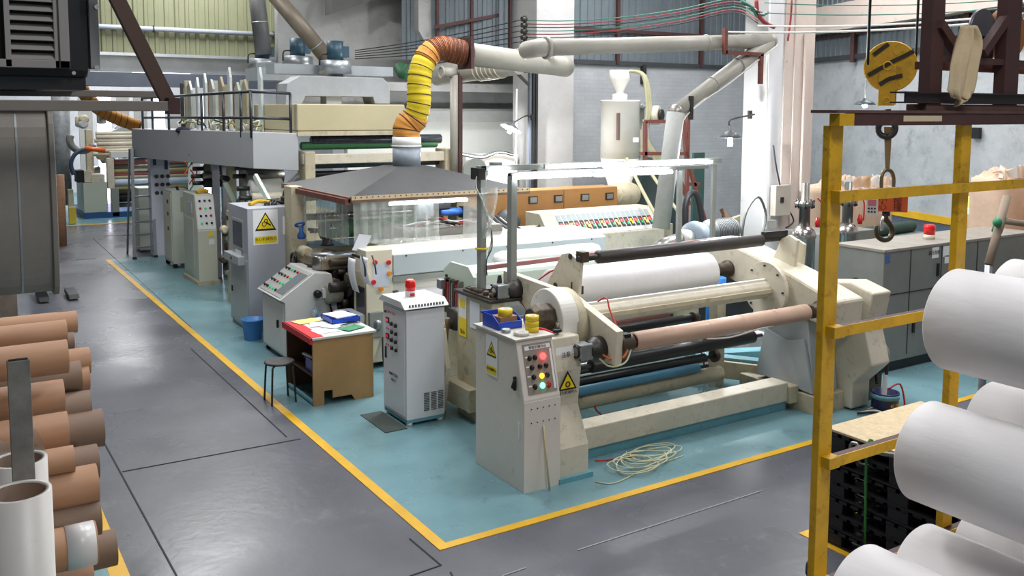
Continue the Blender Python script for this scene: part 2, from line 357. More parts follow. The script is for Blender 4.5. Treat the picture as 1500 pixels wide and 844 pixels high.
# ---- angled right wall
wa = Vector((13.28, 4.58, 0)); wd = Vector((math.sin(math.radians(19.05)), math.cos(math.radians(19.05)), 0)); wn = Vector((-wd.y, wd.x, 0))
def wallr(name, s0, s1, z0, z1, mat, t=.2, off=0):
    mb = MB(); a = wa+wd*s0-wn*off; b = wa+wd*s1-wn*off; v = []
    for k in (0, -t):
        for (q, z) in ((a, z0), (b, z0), (b, z1), (a, z1)): v.append((q.x+wn.x*k, q.y+wn.y*k, z))
    mb.add(v, [(0, 1, 2, 3), (7, 6, 5, 4), (0, 4, 5, 1), (1, 5, 6, 2), (2, 6, 7, 3), (3, 7, 4, 0)]); return S(mb, name, mat)
plast = M('whitewashed_plaster', (176, 179, 182), .85, var=.2, scale=1.2, bump=.5, bscale=5, dirt=(132, 135, 138), damt=.35)
wallr('wall_right', -14, 8, 1.0, 4.43, plast); wallr('wall_right_dado', -14, 8, 0, 1.08, M('blue_grey_dado', (86, 94, 108), .5), .2)
wallr('trim_36', -14, 8, 1.08, 1.22, yline, .02, -.02)
aa = wa+wd*-14; bb = wa+wd*8
S(corr(bb, aa, 4.43, 8), 'wall_right_siding', siding, solid=.01)
wallr('trim_37', -14, 8, 4.38, 4.48, M('dark_beam', (60, 62, 64), .6), .1, -.1)
for i, s in enumerate((-8, -4.2, -.5, 3)):
    q = wa+wd*s+wn*.1; S(box(q.x-.05, q.x+.05, q.y-.05, q.y+.05, 4.3, 8), 'trim_%d' % (38+i), maroon)
wallr('trim_42', -14, 8, 4.9, 4.96, maroon, .06, -.1)
# ---- columns
wallr('trim_70', -14, 8, 5.02, 5.6, concp, .35, -.35)
S(box(7.5, 8.45, 3.85, 4.32, 0, 8), 'trim_43', conc, bev=.01)
S(box(7.82, 8.02, 3.81, 3.85, 0, 8), 'trim_44', concp); S(box(8.02, 8.46, 3.79, 3.86, 0, 8), 'trim_45', concp)
S(box(7.5, 7.82, 3.83, 3.86, 0, 8), 'trim_46', M('white_column_face', (226, 226, 228), .75, var=.04))
S(box(7.55, 8.5, 10.1, WY, 0, 8), 'trim_47', conc)
S(MB().prism([(8.5, 6.2), (7.4, 6.2), (6.2, 7.4), (6.2, 8.2), (8.5, 8.2)], 'Y', 10.1, 10.7), 'trim_48', conc)
# ---- left part of the back: white room wall, windows band
S(box(4.4, 9.4, 12.6, 12.8, 0, 3.25), 'wall_far', M('white_room_wall', (226, 226, 220), .7, var=.03))
S(box(3.2, 9.6, 13.4, 13.6, 3.1, 8), 'wall_far_upper', concg)
S(box(4.4, 9.4, 12.3, 12.9, 2.95, 3.2), 'trim_49', concg); S(box(4.4, 9.4, 12.1, 12.6, 3.62, 3.8), 'trim_50', concg)
S(corr((6.1, 12.0, 0), (7.5, 11.0, 0), 4.3, 8), 'wall_siding_corner', siding, solid=.01)
S(corr((5.6, 12.4, 0), (6.1, 12.0, 0), 4.3, 8), 'wall_siding_corner.001', siding, solid=.01)
for i, (px, y) in enumerate(((636, 12.0), (686, 11.6), (742, 11.1))):
    q = at(px, 60, Y=y); S(MB().bar((q.x, q.y-.15, 4.2), (q.x, q.y-.15, 8), .06, .06), 'trim_%d' % (51+i), maroon)
S(MB().bar(at(636, 40, Y=11.8), at(770, 15, Y=10.9), .07, .07), 'trim_54', maroon)
# sloping concrete brace and haunch at the top middle
S(MB().prism([(4.1, 5.2), (4.1, 6.3), (6.2, 7.4), (6.2, 6.0)], 'Y', 12.6, 13.0), 'trim_55', M('dark_steel_beam', (84, 82, 82), .6))
S(MB().prism([(5.8, 4.9), (6.0, 4.6), (7.0, 4.5), (7.0, 5.0), (6.1, 5.9), (5.8, 5.9)], 'Y', 12.0, 12.5), 'trim_56', concg)
# ---- olive corrugated screen wall and the bay beyond it
OY = 16.0
S(corr((-9, OY, 0), (4.75, OY, 0), 4.45, 8, .22, .02), 'wall_olive', olive, solid=.01)
S(box(-9, 4.6, OY+.3, OY+.5, 4.05, 4.4), 'trim_57', M('white_steel_truss', (196, 198, 200), .5))
S(box(-9, 6, OY+.1, OY+.9, 3.72, 4.02), 'trim_58', M('blue_grey_beam', (88, 94, 106), .5))
pip = T('water_pipe', 'long pale pipe clamped across the olive corrugated wall', 'pipe', (0, OY-.15, 4.9))
MB().cyl((-6, OY-.12, 4.98), (5.6, OY-.12, 4.98), .055).build('pipe_run', M('pale_blue_pipe', (176, 182, 194), .4), pip)
for x in (1.2, 3.9): MB().torus((x, OY-.12, 4.98), (1, 0, 0), .07, .012, 16, 6).build('pipe_clamp', darkst, pip)
S(box(-10, 12, 33, 33.3, 0, 8), 'wall_far_end', M('far_white_wall', (214, 214, 216), .7))
S(box(-14, -13.8, -14, 34, 0, 8), 'wall_left', concg)
S(box(-14, 24, -14, 40, 8.0, 8.2), 'ceiling', M('ceiling_sheet', (190, 190, 188), .8))
for i, (x, y) in enumerate(((-1, 24), (3, 24), (-1, 28), (3, 28), (-4, 26))):
    t = T('strip_light', 'bright strip light over the far bay, %s' % ('nearest on the left', 'nearest on the right', 'farther on the left', 'farther on the right', 'outermost left')[i], 'lamp', (x, y, 4.3), 'strip lights in the far bay')
    box(x-.9, x+.9, y-.08, y+.08, 4.34, 4.42).build('lamp_housing', offw, t); cyl((x-.85, y, 4.3), (x+.85, y, 4.3), .03).build('light_tube', far_e, t)
# ================================================================== FRONT WINDER
W = T('unwind_winder', 'large cream twin-arm turret winder with long rollers standing on the teal floor', 'machine', (3.3, 1.15, 0))
box(1.68, 4.6, .80, 1.03, .1, .31).build('base_beam', cream, W, .012)
box(1.7, 4.6, .83, 1.0, 0.0, .1).build('beam_skirt', tealp, W)
MB().prism([(.5, .04), (.5, .3), (.66, .62), (.62, .95), (.66, 1.24), (1.45, 1.24), (1.6, .9), (1.6, .04)], 'X', 1.375, 1.69).build('left_pedestal', cream, W, .012)
box(1.36, 1.72, .47, 1.62, 0, .05).build('pedestal_foot', tealp, W)
MB().prism([(1.05+.27*math.cos(a), (1.32 if math.sin(a) >= 0 else 1.16)+.27*math.sin(a)) for a in [i*2*math.pi/48 for i in range(48)]], 'X', 1.6, 1.78).build('turret_disc_cover', white_p, W, .01)
MB().lathe((1.4, .98, 1.35), (1, 0, 0), [(.05, -.02), (.1, -.02), (.135, .04), (.135, .14), (.12, .2)], 8).flat().build('gearbox', oily, W, .01)
cyl((1.34, .98, 1.35), (1.4, .98, 1.35), .05).build('gearbox_shaft', steel, W)
MB().prism([(2.27, 1.55), (2.27, 1.38), (1.2, .99), (.42, .98), (.4, 1.29), (1.1, 1.5)][::-1], 'X', 1.9, 1.98).build('turret_arm', cream, W, .006)
MB().lathe((1.76, 1.1, 1.24), (1, 0, 0), [(.33, 0), (.33, .12)], 32).build('turret_flange', cream2, W)
# right arm: deep box casting
MB().prism([(2.2, 1.70), (2.2, 1.46), (1.4, 1.12), (.3, .96), (.28, 1.27), (.9, 1.47), (1.9, 1.72)][::-1], 'X', 4.68, 5.12).build('turret_arm', cream, W, .03)
MB().lathe((4.57, 1.15, 1.27), (1, 0, 0), [(.3, 0), (.3, .05), (.24, .06), (.24, .12)], 36).build('turret_flange', cream, W, .004)
for i in range(8):
    a = i*math.pi/4; cyl((4.555, 1.15+.26*math.cos(a), 1.27+.26*math.sin(a)), (4.575, 1.15+.26*math.cos(a), 1.27+.26*math.sin(a)), .012, n=8).build('flange_bolt', darkst, W)
MB().lathe((2.04, 1.15, 1.27), (1, 0, 0), [(.1, -.1), (.1, 2.54)], 10).flat().build('turret_shaft', cream, W, .01)
box(2.1, 4.66, 1.03, 1.07, 1.25, 1.29).build('shaft_key_bar', cream2, W); box(2.1, 4.6, 1.13, 1.17, 1.36, 1.385).build('shaft_key_bar', white_p, W)
def chuck(x, y, z, s, far=False):
    MB().lathe((x, y, z), (s, 0, 0), [(.1, 0), (.1, .03), (.075, .04), (.075, .16), (.06, .17)], 20).build('chuck', oily if not far else darkst, W)
    MB().lathe((x, y, z), (s, 0, 0), [(.028, .15), (.028, .3)], 14).build('chuck_mandrel', chrome, W)
def brake(y, z):
    MB().lathe((1.9, y, z), (-1, 0, 0), [(.11, 0), (.11, .09), (.08, .12), (.08, .15)], 22).build('brake_drum', darkst, W)
    b = box(1.63, 1.77, y-.07, y+.07, z-.07, z+.07).build('brake_cylinder', steelw, W, .01)
    MB().torus((1.625, y, z), (1, 0, 0), .05, .01, 18, 6).build('cylinder_ring', blackp, b)
    cyl((1.62, y, z), (1.63, y, z), .04).build('cylinder_cap', steel, b)
    for (i, j) in ((-1, -1), (1, -1), (1, 1), (-1, 1)): cyl((1.622, y+i*.055, z+j*.055), (1.635, y+i*.06, z+j*.06), .01, n=8).build('bolt', darkst, b)
brake(2.0, 1.4); brake(.62, 1.1)
chuck(1.98, 1.8, 1.39, 1); chuck(1.98, .49, 1.15, 1); chuck(4.68, 1.8, 1.39, -1); chuck(4.7, .49, 1.15, -1)
# rider roller carried on two levers
def lever(x0, x1, pts, nm='rider_lever'):
    return MB().prism(pts, 'X', x0, x1).build(nm, cream, W, .006)
lp = [at(a, b, X=2.15) for a, b in ((826, 372), (838, 370), (854, 385), (848, 462), (806, 440), (800, 424))]
lv = lever(2.12, 2.16, [(q.y, q.z) for q in lp]); 
for (a, b) in ((836, 376), (814, 418)):
    q = at(a, b, X=2.12); cyl((2.11, q.y, q.z), (2.125, q.y, q.z), .028).build('pivot_hole', darkst, lv)
rp = [at(a, b, X=4.95) for a, b in ((1148, 350), (1160, 344), (1172, 352), (1166, 402), (1146, 398), (1134, 384))]
lever(4.9, 4.95, [(q.y, q.z) for q in rp])
rp = [at(a, b, X=5.1) for a, b in ((1156, 352), (1168, 350), (1180, 358), (1176, 396), (1156, 400))]
lever(5.08, 5.12, [(q.y, q.z) for q in rp]); q = at(1134, 383, X=4.95); cyl((4.82, q.y, q.z), (4.95, q.y, q.z), .045).build('lever_bush', cream2, W)
RA = at(838, 378, X=2.15); RB = at(1158, 350, X=4.9); ry = (RA.y+RB.y)/2; rz = (RA.z+RB.z)/2
cyl((2.1, ry, rz), (5.05, ry, rz), .028).build('rider_roller_shaft', darkst, W)
rr0 = at(874, 372, Y=ry).x; rr1 = at(1116, 350, Y=ry).x
MB().lathe((rr0, ry, rz), (1, 0, 0), [(.04, 0), (.066, .015), (.066, rr1-rr0-.015), (.04, rr1-rr0)], 28).build('rider_roller', M('ribbed_dark_roller', (72, 68, 66), .45, .4, var=.15, scale=40), W)
box(rr1+.02, 5.0, ry-.03, ry+.03, rz+.02, rz+.09).build('rider_bracket', darkst, W)
box(2.12, 2.2, ry-.05, ry+.05, rz-.03, rz+.07).build('rider_bracket', oily, W)
# right pedestal with folded sheet cover
q0 = [(.6, .2), (1.4, .24), (1.25, .95), (1.2, 1.12), (.7, .98)]
MB().prism(q0, 'X', 4.76, 5.15).build('pedestal_sheet_cover', greyp, W, .01)
MB().prism([(.58, .21), (1.38, .26), (1.26, .8), (.95, .72), (.72, .78)], 'X', 4.72, 4.76).build('folded_guard', greyp, W, .01)
box(4.7, 5.2, .52, 1.6, 0, .2).build('pedestal_base', cream2, W, .01)
MB().prism([(.2, 1.32), (.28, .9), (.18, .55), (.42, .3), (.42, .02), (1.5, .02), (1.5, 1.25), (.5, 1.4)], 'X', 5.16, 5.46).build('right_housing', cream, W, .02)
box(4.58, 4.72, .76, 1.08, .08, .27).build('beam_bracket', cream2, W, .01)
# rollers between the frames
def roller(x0, x1, y, z, r, mat, nm='guide_roller', sh=.02, e=.14):
    o = MB().lathe((x0, y, z), (1, 0, 0), [(r*.7, 0), (r, .012), (r, x1-x0-.012), (r*.7, x1-x0)], 24).build(nm, mat, W)
    cyl((x0-e, y, z), (x1+e, y, z), sh, n=12).build('roller_shaft', darkst, o); return o
roller(2.46, 4.8, 1.5, .635, .072, black, 'rubber_roller')
roller(2.2, 4.5, 1.8, .52, .06, M('grey_steel_roller', (96, 98, 102), .3, .6), 'steel_roller')
roller(2.2, 4.3, 1.75, .4, .05, black, 'rubber_roller'); roller(2.1, 4.1, 1.65, .34, .05, M('blue_teal_roller', (84, 140, 168), .4), 'teal_roller')
roller(2.2, 4.4, 2.1, .78, .05, black, 'rubber_roller'); roller(2.2, 4.4, 2.2, .6, .06, steel, 'steel_roller')
cyl((2.0, 1.72, .2), (4.5, 1.72, .2), .085).build('tie_beam', cream2, W)
box(4.52, 4.66, 1.8, 1.93, 0, 1.15).build('inner_post', cream2, W, .008)
box(2.02, 2.12, 1.6, 1.95, 0, .75).build('inner_post', cream2, W, .008)
for (y, z) in ((1.8, .52), (1.75, .4), (2.1, .78), (1.5, .635)):
    MB().lathe((4.42, y, z), (1, 0, 0), [(.07, 0), (.07, .05), (.05, .08)], 14).build('roller_bearing', oily, W)
    MB().lathe((2.1, y, z), (1, 0, 0), [(.06, 0), (.06, .05), (.04, .08)], 14).build('roller_bearing', oily, W)
for z, y in ((1.02, 2.1), (.98, 2.22), (.92, 2.05)): box(2.0, 4.45, y-.012, y+.012, z-.015, z+.015).build('black_guide_bar', blackp, W)
MB().bar((4.6, 2.2, .28), (5.3, 1.2, .28), .16, .06).build('teal_floor_channel', tealp, W); MB().bar((4.7, 2.35, .22), (5.6, 2.0, .22), .2, .1).build('teal_floor_channel', tealp, W)
MB().bar((4.7, 1.85, .18), (5.1, 1.2, .18), .06, .2).build('side_plate', cream2, W)
# air hoses of the winder
path([(2.13, 2.0, 1.45), (2.15, 1.7, 1.62), (2.14, 1.45, 1.6), (2.15, 1.38, 1.46)], .009).build('red_air_hose', redhose, W)
path([(1.9, 1.95, 1.3), (1.92, 1.8, 1.18), (2.0, 1.72, 1.1)], .008).build('red_air_hose', redhose, W)
path([(1.8, .6, 1.14), (1.88, .48, 1.04), (2.0, .42, 1.05), (2.08, .45, 1.14)], .01).build('orange_air_hose', M('orange_hose', (226, 110, 40), .4), W)
path([(1.8, .62, 1.1), (1.86, .46, .98), (2.0, .4, 1.0), (2.1, .44, 1.1)], .008).build('clear_air_hose', clearhose, W)
path([(2.08, .9, 1.45), (2.1, .8, 1.5), (2.08, .72, 1.4), (2.06, .55, 1.22)], .008).build('red_air_hose', redhose, W)
box(2.02, 2.1, .44, .52, 1.14, 1.24).build('air_valve', blackp, W); b = box(2.13, 2.2, 1.28, 1.4, 1.44, 1.52).build('air_valve', darkst, W); cyl((2.1, 1.34, 1.4), (2.1, 1.34, 1.56), .008, n=8).build('valve_pin', darkst, b)
path([(2.05, 1.75, .3), (2.3, 1.6, .29), (2.6, 1.72, .3), (2.7, 1.6, .05), (3.2, 1.5, .02), (4.0, 1.45, .02), (4.6, 1.3, .02)], .009).build('red_air_hose', redhose, W)
path([(2.02, 1.5, .5), (2.1, 1.55, .1), (2.4, 1.5, .02), (3.2, 1.3, .02), (4.1, 1.6, .02), (4.5, 1.95, .4)], .01).build('grey_cable', wire_w, W)
path([(4.4, 1.95, .5), (4.5, 1.9, .1), (4.7, 1.9, .02), (4.9, 2.0, .3)], .01).build('red_air_hose', redhose, W)
path([(4.5, 2.0, .3), (4.8, 2.1, .02), (5.1, 1.6, .02), (5.3, 1.7, .3)], .012).build('black_cable', wire_b, W)
# stickers on the pedestal
sd = Vector((0, .35, .0)); 
qs = at(822, 555, X=1.67)
# ---- rolls on the winder
rl = T('film_roll', 'big white nonwoven roll clamped between the rear arms of the turret winder', 'roll', (3.33, 1.8, 1.39))
MB().lathe((2.18, 1.8, 1.39), (1, 0, 0), [(.07, .01), (.205, 0), (.215, .01), (.215, 2.15), (.205, 2.16), (.07, 2.15)], 48).build('wound_web', papr, rl)
MB().pipe((2.16, 1.8, 1.39), (4.37, 1.8, 1.39), .055, .04).build('core_tube', kraft, rl)
rl = T('paper_tube', 'long pinkish wrapped paper tube held by the front chucks of the winder', 'tube', (3.42, .49, 1.15))
MB().pipe((2.17, .49, 1.15), (4.46, .49, 1.15), .084, .065, 32).build('tube_wall', kraftp, rl)
for i in range(5):
    x = 2.6+i*.45; MB().torus((x, .49, 1.15), Vector((1, .35, .1)), .0855, .0025, 28, 4).build('wrap_edge', M('clear_tape', (226, 196, 176), .3), rl)
path([(3.0, .42, 1.08), (3.3, .40, 1.06), (3.7, .41, 1.09), (3.95, .44, 1.08)], .008).build('tape_tail', M('clear_film', (220, 210, 200), .2), rl)
# ================================================================== CONTROL CABINET OF THE WINDER
C = T('control_cabinet', 'off-white sloping winder control cabinet with lit red, amber and green buttons', 'cabinet', (1.35, .85, 0))
prof = [(.49, 0), (.49, .8), (.62, 1.28), (1.29, 1.28), (1.29, 0)]
MB().prism(prof, 'X', 1.0, 1.37).build('body', winw, C, .008)
box(.985, 1.385, .6, 1.31, 1.28, 1.295).build('top_sheet', M('worn_top_sheet', (196, 192, 184), .4, var=.15, scale=8), C)
su = Vector((0, .13, .48)).normalized(); sn = Vector((0, -.48, .13)).normalized(); sc0 = Vector((1.2, .555, 1.04))
pn = quad(sc0, (1, 0, 0), su, .29, .42, .006).build('button_panel', M('grey_button_panel', (150, 138, 126), .45), C)
quad(sc0+su*.175+sn*.008, (1, 0, 0), su, .26, .035, .001).build('title_strip', label_w, pn)
text('卷取机操作台', .03, sc0+su*.175+sn*.01, (1, 0, 0), su, ink, pn)
quad(sc0+Vector((.125, 0, 0))-su*.02+sn*.008, (1, 0, 0), su, .022, .34, .001).build('side_strip', label_w, pn)
rows = [[(.07, lamp_r, .022), (-.06, btn_k, .016), (-.15, btn_k, .015)], [(.1, btn_k, .016), (-.0, btn_k, .016), (-.13, btn_k, .016)], [(.1, btn_k, .016), (.01, btn_y, .016), (-.12, btn_k, .016)], [(.1, btn_r, .02), (0, lamp_g, .018), (-.12, btn_k, .016)]]
for j, row in enumerate(rows):
    for (dx, m, r) in row:
        c = sc0+Vector((dx*.62, 0, 0))+su*(.09-j*.08)+sn*.006
        MB().lathe(c, sn, [(r+.007, 0), (r+.007, .006), (r, .008), (r, .018), (r*.7, .022)], 14).build('push_button', m, pn)
    quad(sc0+Vector((-.122, 0, 0))+su*(.1-j*.08)+sn*.008, (1, 0, 0), su, .03, .012, .001).build('button_tag', label_w, pn)
MB().prism([(1.0, .0), (1.37, .0), (1.37, .78), (1.0, .78)], 'Y', .482, .488).build('front_door', winw, C)
for (x, z) in [(1.07+i*.06, zz) for i in range(5) for zz in (.72, .6)]: cyl((x, .474, z), (x, .484, z), .005, n=6).build('screw', darkst, C)
warn_sign((.996, 1.0, 1.07), (0, -1, 0), (0, 0, 1), .19, .36, C)
hd = box(.975, .998, .6, .625, .86, .98).build('door_latch', blackp, C, .004); MB().bar((.975, .63, .88), (.975, .59, .96), .02, .02).build('latch_lever', blackp, hd)
box(.994, .998, .55, .57, .45, .6).build('name_strip', label_w, C)
# sticker on pedestal (part of winder)
sq = quad((1.53, .64, 1.08), (1, 0, 0), (0, .13, .99), .2, .15).build('paper_notice', label_w, W)
text('注意', .05, Vector((1.53, .63, 1.085)), (1, 0, 0), (0, .13, .99), ink, W, 'notice_lettering')
mb = MB(); mb.add([Vector(v)+Vector((0, k, 0)) for k in (-.006, -.003) for v in ((1.43, .61, .78), (1.63, .61, .78), (1.53, .61, .95))], [(0, 1, 2), (5, 4, 3), (0, 3, 4, 1), (1, 4, 5, 2), (2, 5, 3, 0)]).build('warning_triangle', ink, W)
mb = MB(); mb.add([Vector(v)+Vector((0, k, 0)) for k in (-.008, -.0065) for v in ((1.455, .61, .795), (1.605, .61, .795), (1.53, .61, .92))], [(0, 1, 2), (5, 4, 3), (0, 3, 4, 1), (1, 4, 5, 2), (2, 5, 3, 0)]).build('warning_triangle_face', label_y, W)
MB().torus((1.53, .6, .83), (0, 1, 0), .022, .006, 12, 5).build('cog_mark', ink, W); text('当心机械伤人', .034, Vector((1.53, .6, .755)), (1, 0, 0), (0, 0, 1), ink, W, 'notice_lettering')
# ---- things on the cabinet top
zt = 1.296
bn = T('storage_bin', 'open blue plastic parts bin holding tape on top of the winder cabinet', 'bin', (1.15, 1.07, zt))
def binbox(x0, x1, y0, y1, z0, h, t, par, mat=bluep, low=.55):
    mb = MB(); mb.box(x0, x1, y0, y1, z0, z0+t); mb.box(x0, x1, y1-t, y1, z0, z0+h); mb.box(x0, x1, y0, y0+t, z0, z0+h*low)
    for x in (x0, x1-t): mb.prism([(y0, z0), (y1, z0), (y1, z0+h), (y0+(y1-y0)*.35, z0+h), (y0, z0+h*low)], 'X', x, x+t)
    return mb.build('bin_shell', mat, par, .003)
binbox(1.03, 1.28, .95, 1.22, zt, .12, .008, bn); box(1.02, 1.29, 1.21, 1.23, zt+.105, zt+.125).build('bin_rim', bluep, bn)
def tape(x, y, z, ro, h, nm, lab, grp=None, mat=tape_y):
    t = T(nm, lab, 'tape', (x, y, z), grp); MB().pipe((x, y, z), (x, y, z+h), ro, ro*.72, 28).build('tape_winding', mat, t); MB().pipe((x, y, z+.002), (x, y, z+h-.002), ro*.72, ro*.62, 24).build('paper_core', label_w, t)
tape(1.17, 1.06, zt+.1, .065, .06, 'tape_roll', 'yellow tape roll lying in the blue bin on the winder cabinet')
box(1.08, 1.26, 1.0, 1.14, zt+.01, zt+.1).build('carton', kraft, None, .003, label='small brown carton in the blue bin on the winder cabinet', cat='carton')
for i in range(3): tape(1.27, .78, zt+i*.048, .06, .046, 'tape_roll', ['bottom', 'middle', 'top'][i]+' yellow tape roll of the stack standing on the winder cabinet', 'stacked yellow tape rolls')
tape(1.12, .72, zt, .065, .03, 'tape_roll', 'flat clear tape roll beside the yellow tape stack', None, M('clear_tape_roll', (206, 200, 190), .3))
tape(1.06, .87, zt, .04, .03, 'tape_roll', 'small grey tape roll in front of the blue bin', None, steelw)
q = T('hose_fitting', 'black ring valve fitting lying at the rear corner of the winder cabinet', 'fitting', (1.52, .74, 1.24)); MB().torus((1.5, .74, 1.28), (0, .2, 1), .035, .018, 20, 8).build('ring', blackp, q); cyl((1.54, .78, 1.25), (1.54, .78, 1.34), .02).build('nipple', steel, q)
path([(1.36, .8, zt+.01), (1.4, .76, zt+.0), (1.46, .72, zt-.03)], .012).build('screwdriver', redp, None, label='red handled screwdriver on the winder cabinet top', cat='tool')
# hose tangle on floor in front of the beam
for i in range(4):
    c = at(930+i*12, 685-i*6, Z=.01); pts = []
    for k in range(16):
        a = k*.78+i; R = .2+.05*math.sin(k*1.3+i)
        pts.append((c.x+R*math.cos(a)*1.2, c.y+R*.75*math.sin(a)+.02*i, .015+.03*abs(math.sin(k*.7+i))))
    path(pts, .006, 6).build('plastic_hose', clearhose, None, label='clear plastic air hose coiled on the floor before the base beam, %s' % ('left loop', 'second loop', 'third loop', 'right loop')[i], cat='hose', group='tangled clear hoses on the floor')
path([at(872, 706, Z=.01), at(900, 708, Z=.01), at(940, 690, Z=.01), at(1000, 668, Z=.01)], .006, 6).build('plastic_hose', clearhose, None, label='clear hose running out from the winder pedestal to the tangle', cat='hose')
path([at(872, 675, Z=.01), at(890, 674, Z=.012), at(935, 668, Z=.01)], .007, 6).build('air_hose', redhose, None, label='short red air hose on the floor below the base beam', cat='hose')
cyl((1.22, .42, .01), (1.19, .478, .56), .008, n=8).build('wire_rod', M('rod_cream', (205, 190, 150), .5), None, label='thin cream rod leaning on the winder cabinet front', cat='rod')
# ================================================================== LIGHT FRAME OVER THE WINDING LINE
F = T('light_frame', 'grey steel post frame carrying bright fluorescent tubes over the winding line', 'lamp frame', (1.7, 2.4, 1.3))
box(1.68, 1.75, 2.36, 2.44, 1.36, 2.64).build('frame_post', greyd, F, .004); box(1.8, 1.87, 1.96, 2.04, 1.3, 2.58).build('frame_post', greyd, F, .004)
box(4.42, 4.48, 2.38, 2.42, 1.2, 2.5).build('frame_post', greyd, F); box(4.98, 5.04, 2.38, 2.42, 1.15, 2.56).build('frame_post', greyd, F)
box(1.66, 5.1, 2.36, 2.42, 2.58, 2.64).build('frame_rail', greyd, F, .004); box(1.8, 4.5, 1.97, 2.03, 2.55, 2.59).build('frame_rail', greyd, F, .004)
box(1.62, 1.7, 2.3, 2.46, 2.5, 2.62).build('joint_plate', darkst, F); box(1.58, 1.86, 2.28, 2.5, 1.33, 1.37).build('foot_plate', darkst, F)
box(1.84, 1.95, 2.38, 2.46, 2.6, 2.67).build('ballast_box', greyd, F)
for x in (1.85, 3.1, 4.3):
    pass
for pa_, pb_, y, z in ((716, 752, 2.33, 2.56), (752, 868, 1.94, 2.545), (872, 985, 1.94, 2.535), (800, 915, 2.33, 2.61), (918, 1043, 2.33, 2.6)):
    x0 = at(pa_, 245, Y=y).x; x1 = at(pb_, 245, Y=y).x
    h = box(x0, x1, y+.012, y+.03, z-.02, z+.02).build('tube_batten', offw, F); cyl((x0+.02, y-.01, z), (x1-.02, y-.01, z), .021, n=14).build('fluorescent_tube', tube_e, h)
path([(1.66, 2.35, 2.6), (1.6, 2.33, 2.45), (1.68, 2.34, 2.3), (1.76, 2.34, 2.1), (1.8, 2.34, 1.9), (1.77, 2.35, 1.72)], .008).build('cord', wire_w, F)
path([(1.7, 2.34, 1.95), (1.78, 2.33, 2.0), (1.8, 2.33, 1.8), (1.74, 2.34, 1.66), (1.75, 2.35, 1.5)], .006).build('cord', wire_b, F)
MB().torus((1.715, 2.4, 1.78), (0, 0, 1), .06, .012, 16, 6).build('yellow_tape_band', tape_y, F); MB().torus((1.715, 2.4, 2.35), (0, .1, 1), .06, .006, 16, 5).build('wire_tie', wire_w, F)
MB().bar((1.72, 2.45, 1.56), (4.95, 2.45, 1.62), .04, .045).build('cross_angle', M('pink_primer_steel', (158, 108, 104), .6), F)
# ================================================================== SIDE POST (left) AND REAR STATION
P = T('winder_side_frame', 'cream side frame with warning stickers standing behind the winder cabinet', 'machine', (1.6, 2.3, 0))
box(1.55, 1.66, 1.92, 2.62, 0, 1.3).build('side_plate', cream2, P, .006); box(1.66, 1.95, 2.28, 2.4, .0, 1.28).build('end_plate', cream2, P, .006)
box(1.52, 1.9, 1.9, 2.66, 1.3, 1.33).build('top_plate', darkst, P)
MB().bar((1.6, 1.95, 1.33), (1.6, 2.5, 1.34), .1, .03).build('oily_rail', oily, P)
for y in (2.0, 2.12, 2.25, 2.38): cyl((1.6, y, 1.33), (1.6, y, 1.39), .03, n=10).build('bolt', oily, P)
MB().prism([(2.0, 1.33), (2.12, 1.33), (2.05, 1.55)], 'X', 1.7, 1.74).build('bracket', darkst, P)
c = quad((1.546, 2.5, 1.18), (0, -1, 0), (0, 0, 1), .16, .26).build('caution_card', label_w, P)
quad((1.543, 2.5, 1.2), (0, -1, 0), (0, 0, 1), .1, .09, .001).build('yellow_mark', label_y, c)
c = quad((1.546, 2.5, .95), (0, -1, 0), (0, 0, 1), .16, .2).build('caution_card', label_y, P); text('当心', .05, (1.543, 2.5, .9), (0, -1, 0), (0, 0, 1), ink, c)
quad((1.546, 2.25, 1.12), (0, -1, 0), (0, 0, 1), .2, .28).build('paper_sheet', paperm, P); quad((1.546, 2.02, 1.1), (0, -1, 0), (0, 0, 1), .16, .26).build('access_plate', cream2, P)
for i in range(7):
    MB().bar((1.62+.02*i, 1.85-.05*i, 1.0+.05*math.sin(i*2)), (1.7, 1.7, 1.08-.02*i), .02, .03).build('linkage_rod', steel if i % 2 else oily, P)
MB().lathe((1.5, 1.8, 1.02), (1, 0, 0), [(.05, 0), (.05, .12), (.03, .13)], 14).build('air_regulator', darkst, P)
# pale green slitting unit
G = T('slitting_unit', 'pale green side-plate unit with red levers between the switch cabinet and winder', 'machine', (1.8, 3.2, 0))
MB().prism([(2.7, .8), (2.68, 1.42), (2.8, 1.52), (3.2, 1.52), (3.36, 1.42), (3.38, .8)], 'X', 1.78, 1.82).build('side_plate', palegreen, G, .006)
box(1.82, 5.0, 2.95, 3.45, 1.1, 1.42).build('long_hood', palegreen, G, .05); box(1.82, 5.0, 2.92, 2.95, 1.0, 1.12).build('hood_lip', M('grey_green_strip', (150, 158, 150), .5), G)  # lip below the hood in a darker grey-green
for (y, z) in ((2.76, 1.3), (2.76, .95), (2.8, 1.1), (3.28, 1.35), (3.3, 1.0)): cyl((1.765, y, z), (1.79, y, z), .02, n=10).build('plate_hole', darkst, G)
for i in range(8):
    y = 2.9+.05*i; box(1.72, 1.78, y, y+.03, 1.0+.03*(i % 3), 1.34-.04*(i % 2)).build('linkage', (steel, redp, oily, steelw)[i % 4], G)
for i in range(4): MB().lathe((1.7, 2.92+.09*i, .92+.03*i), (1, 0, 0), [(.05, 0), (.05, .05), (.03, .06)], 12).build('pulley', oily, G)
box(1.66, 1.8, 3.2, 3.3, 1.22, 1.32).build('clamp_block', steelw, G)
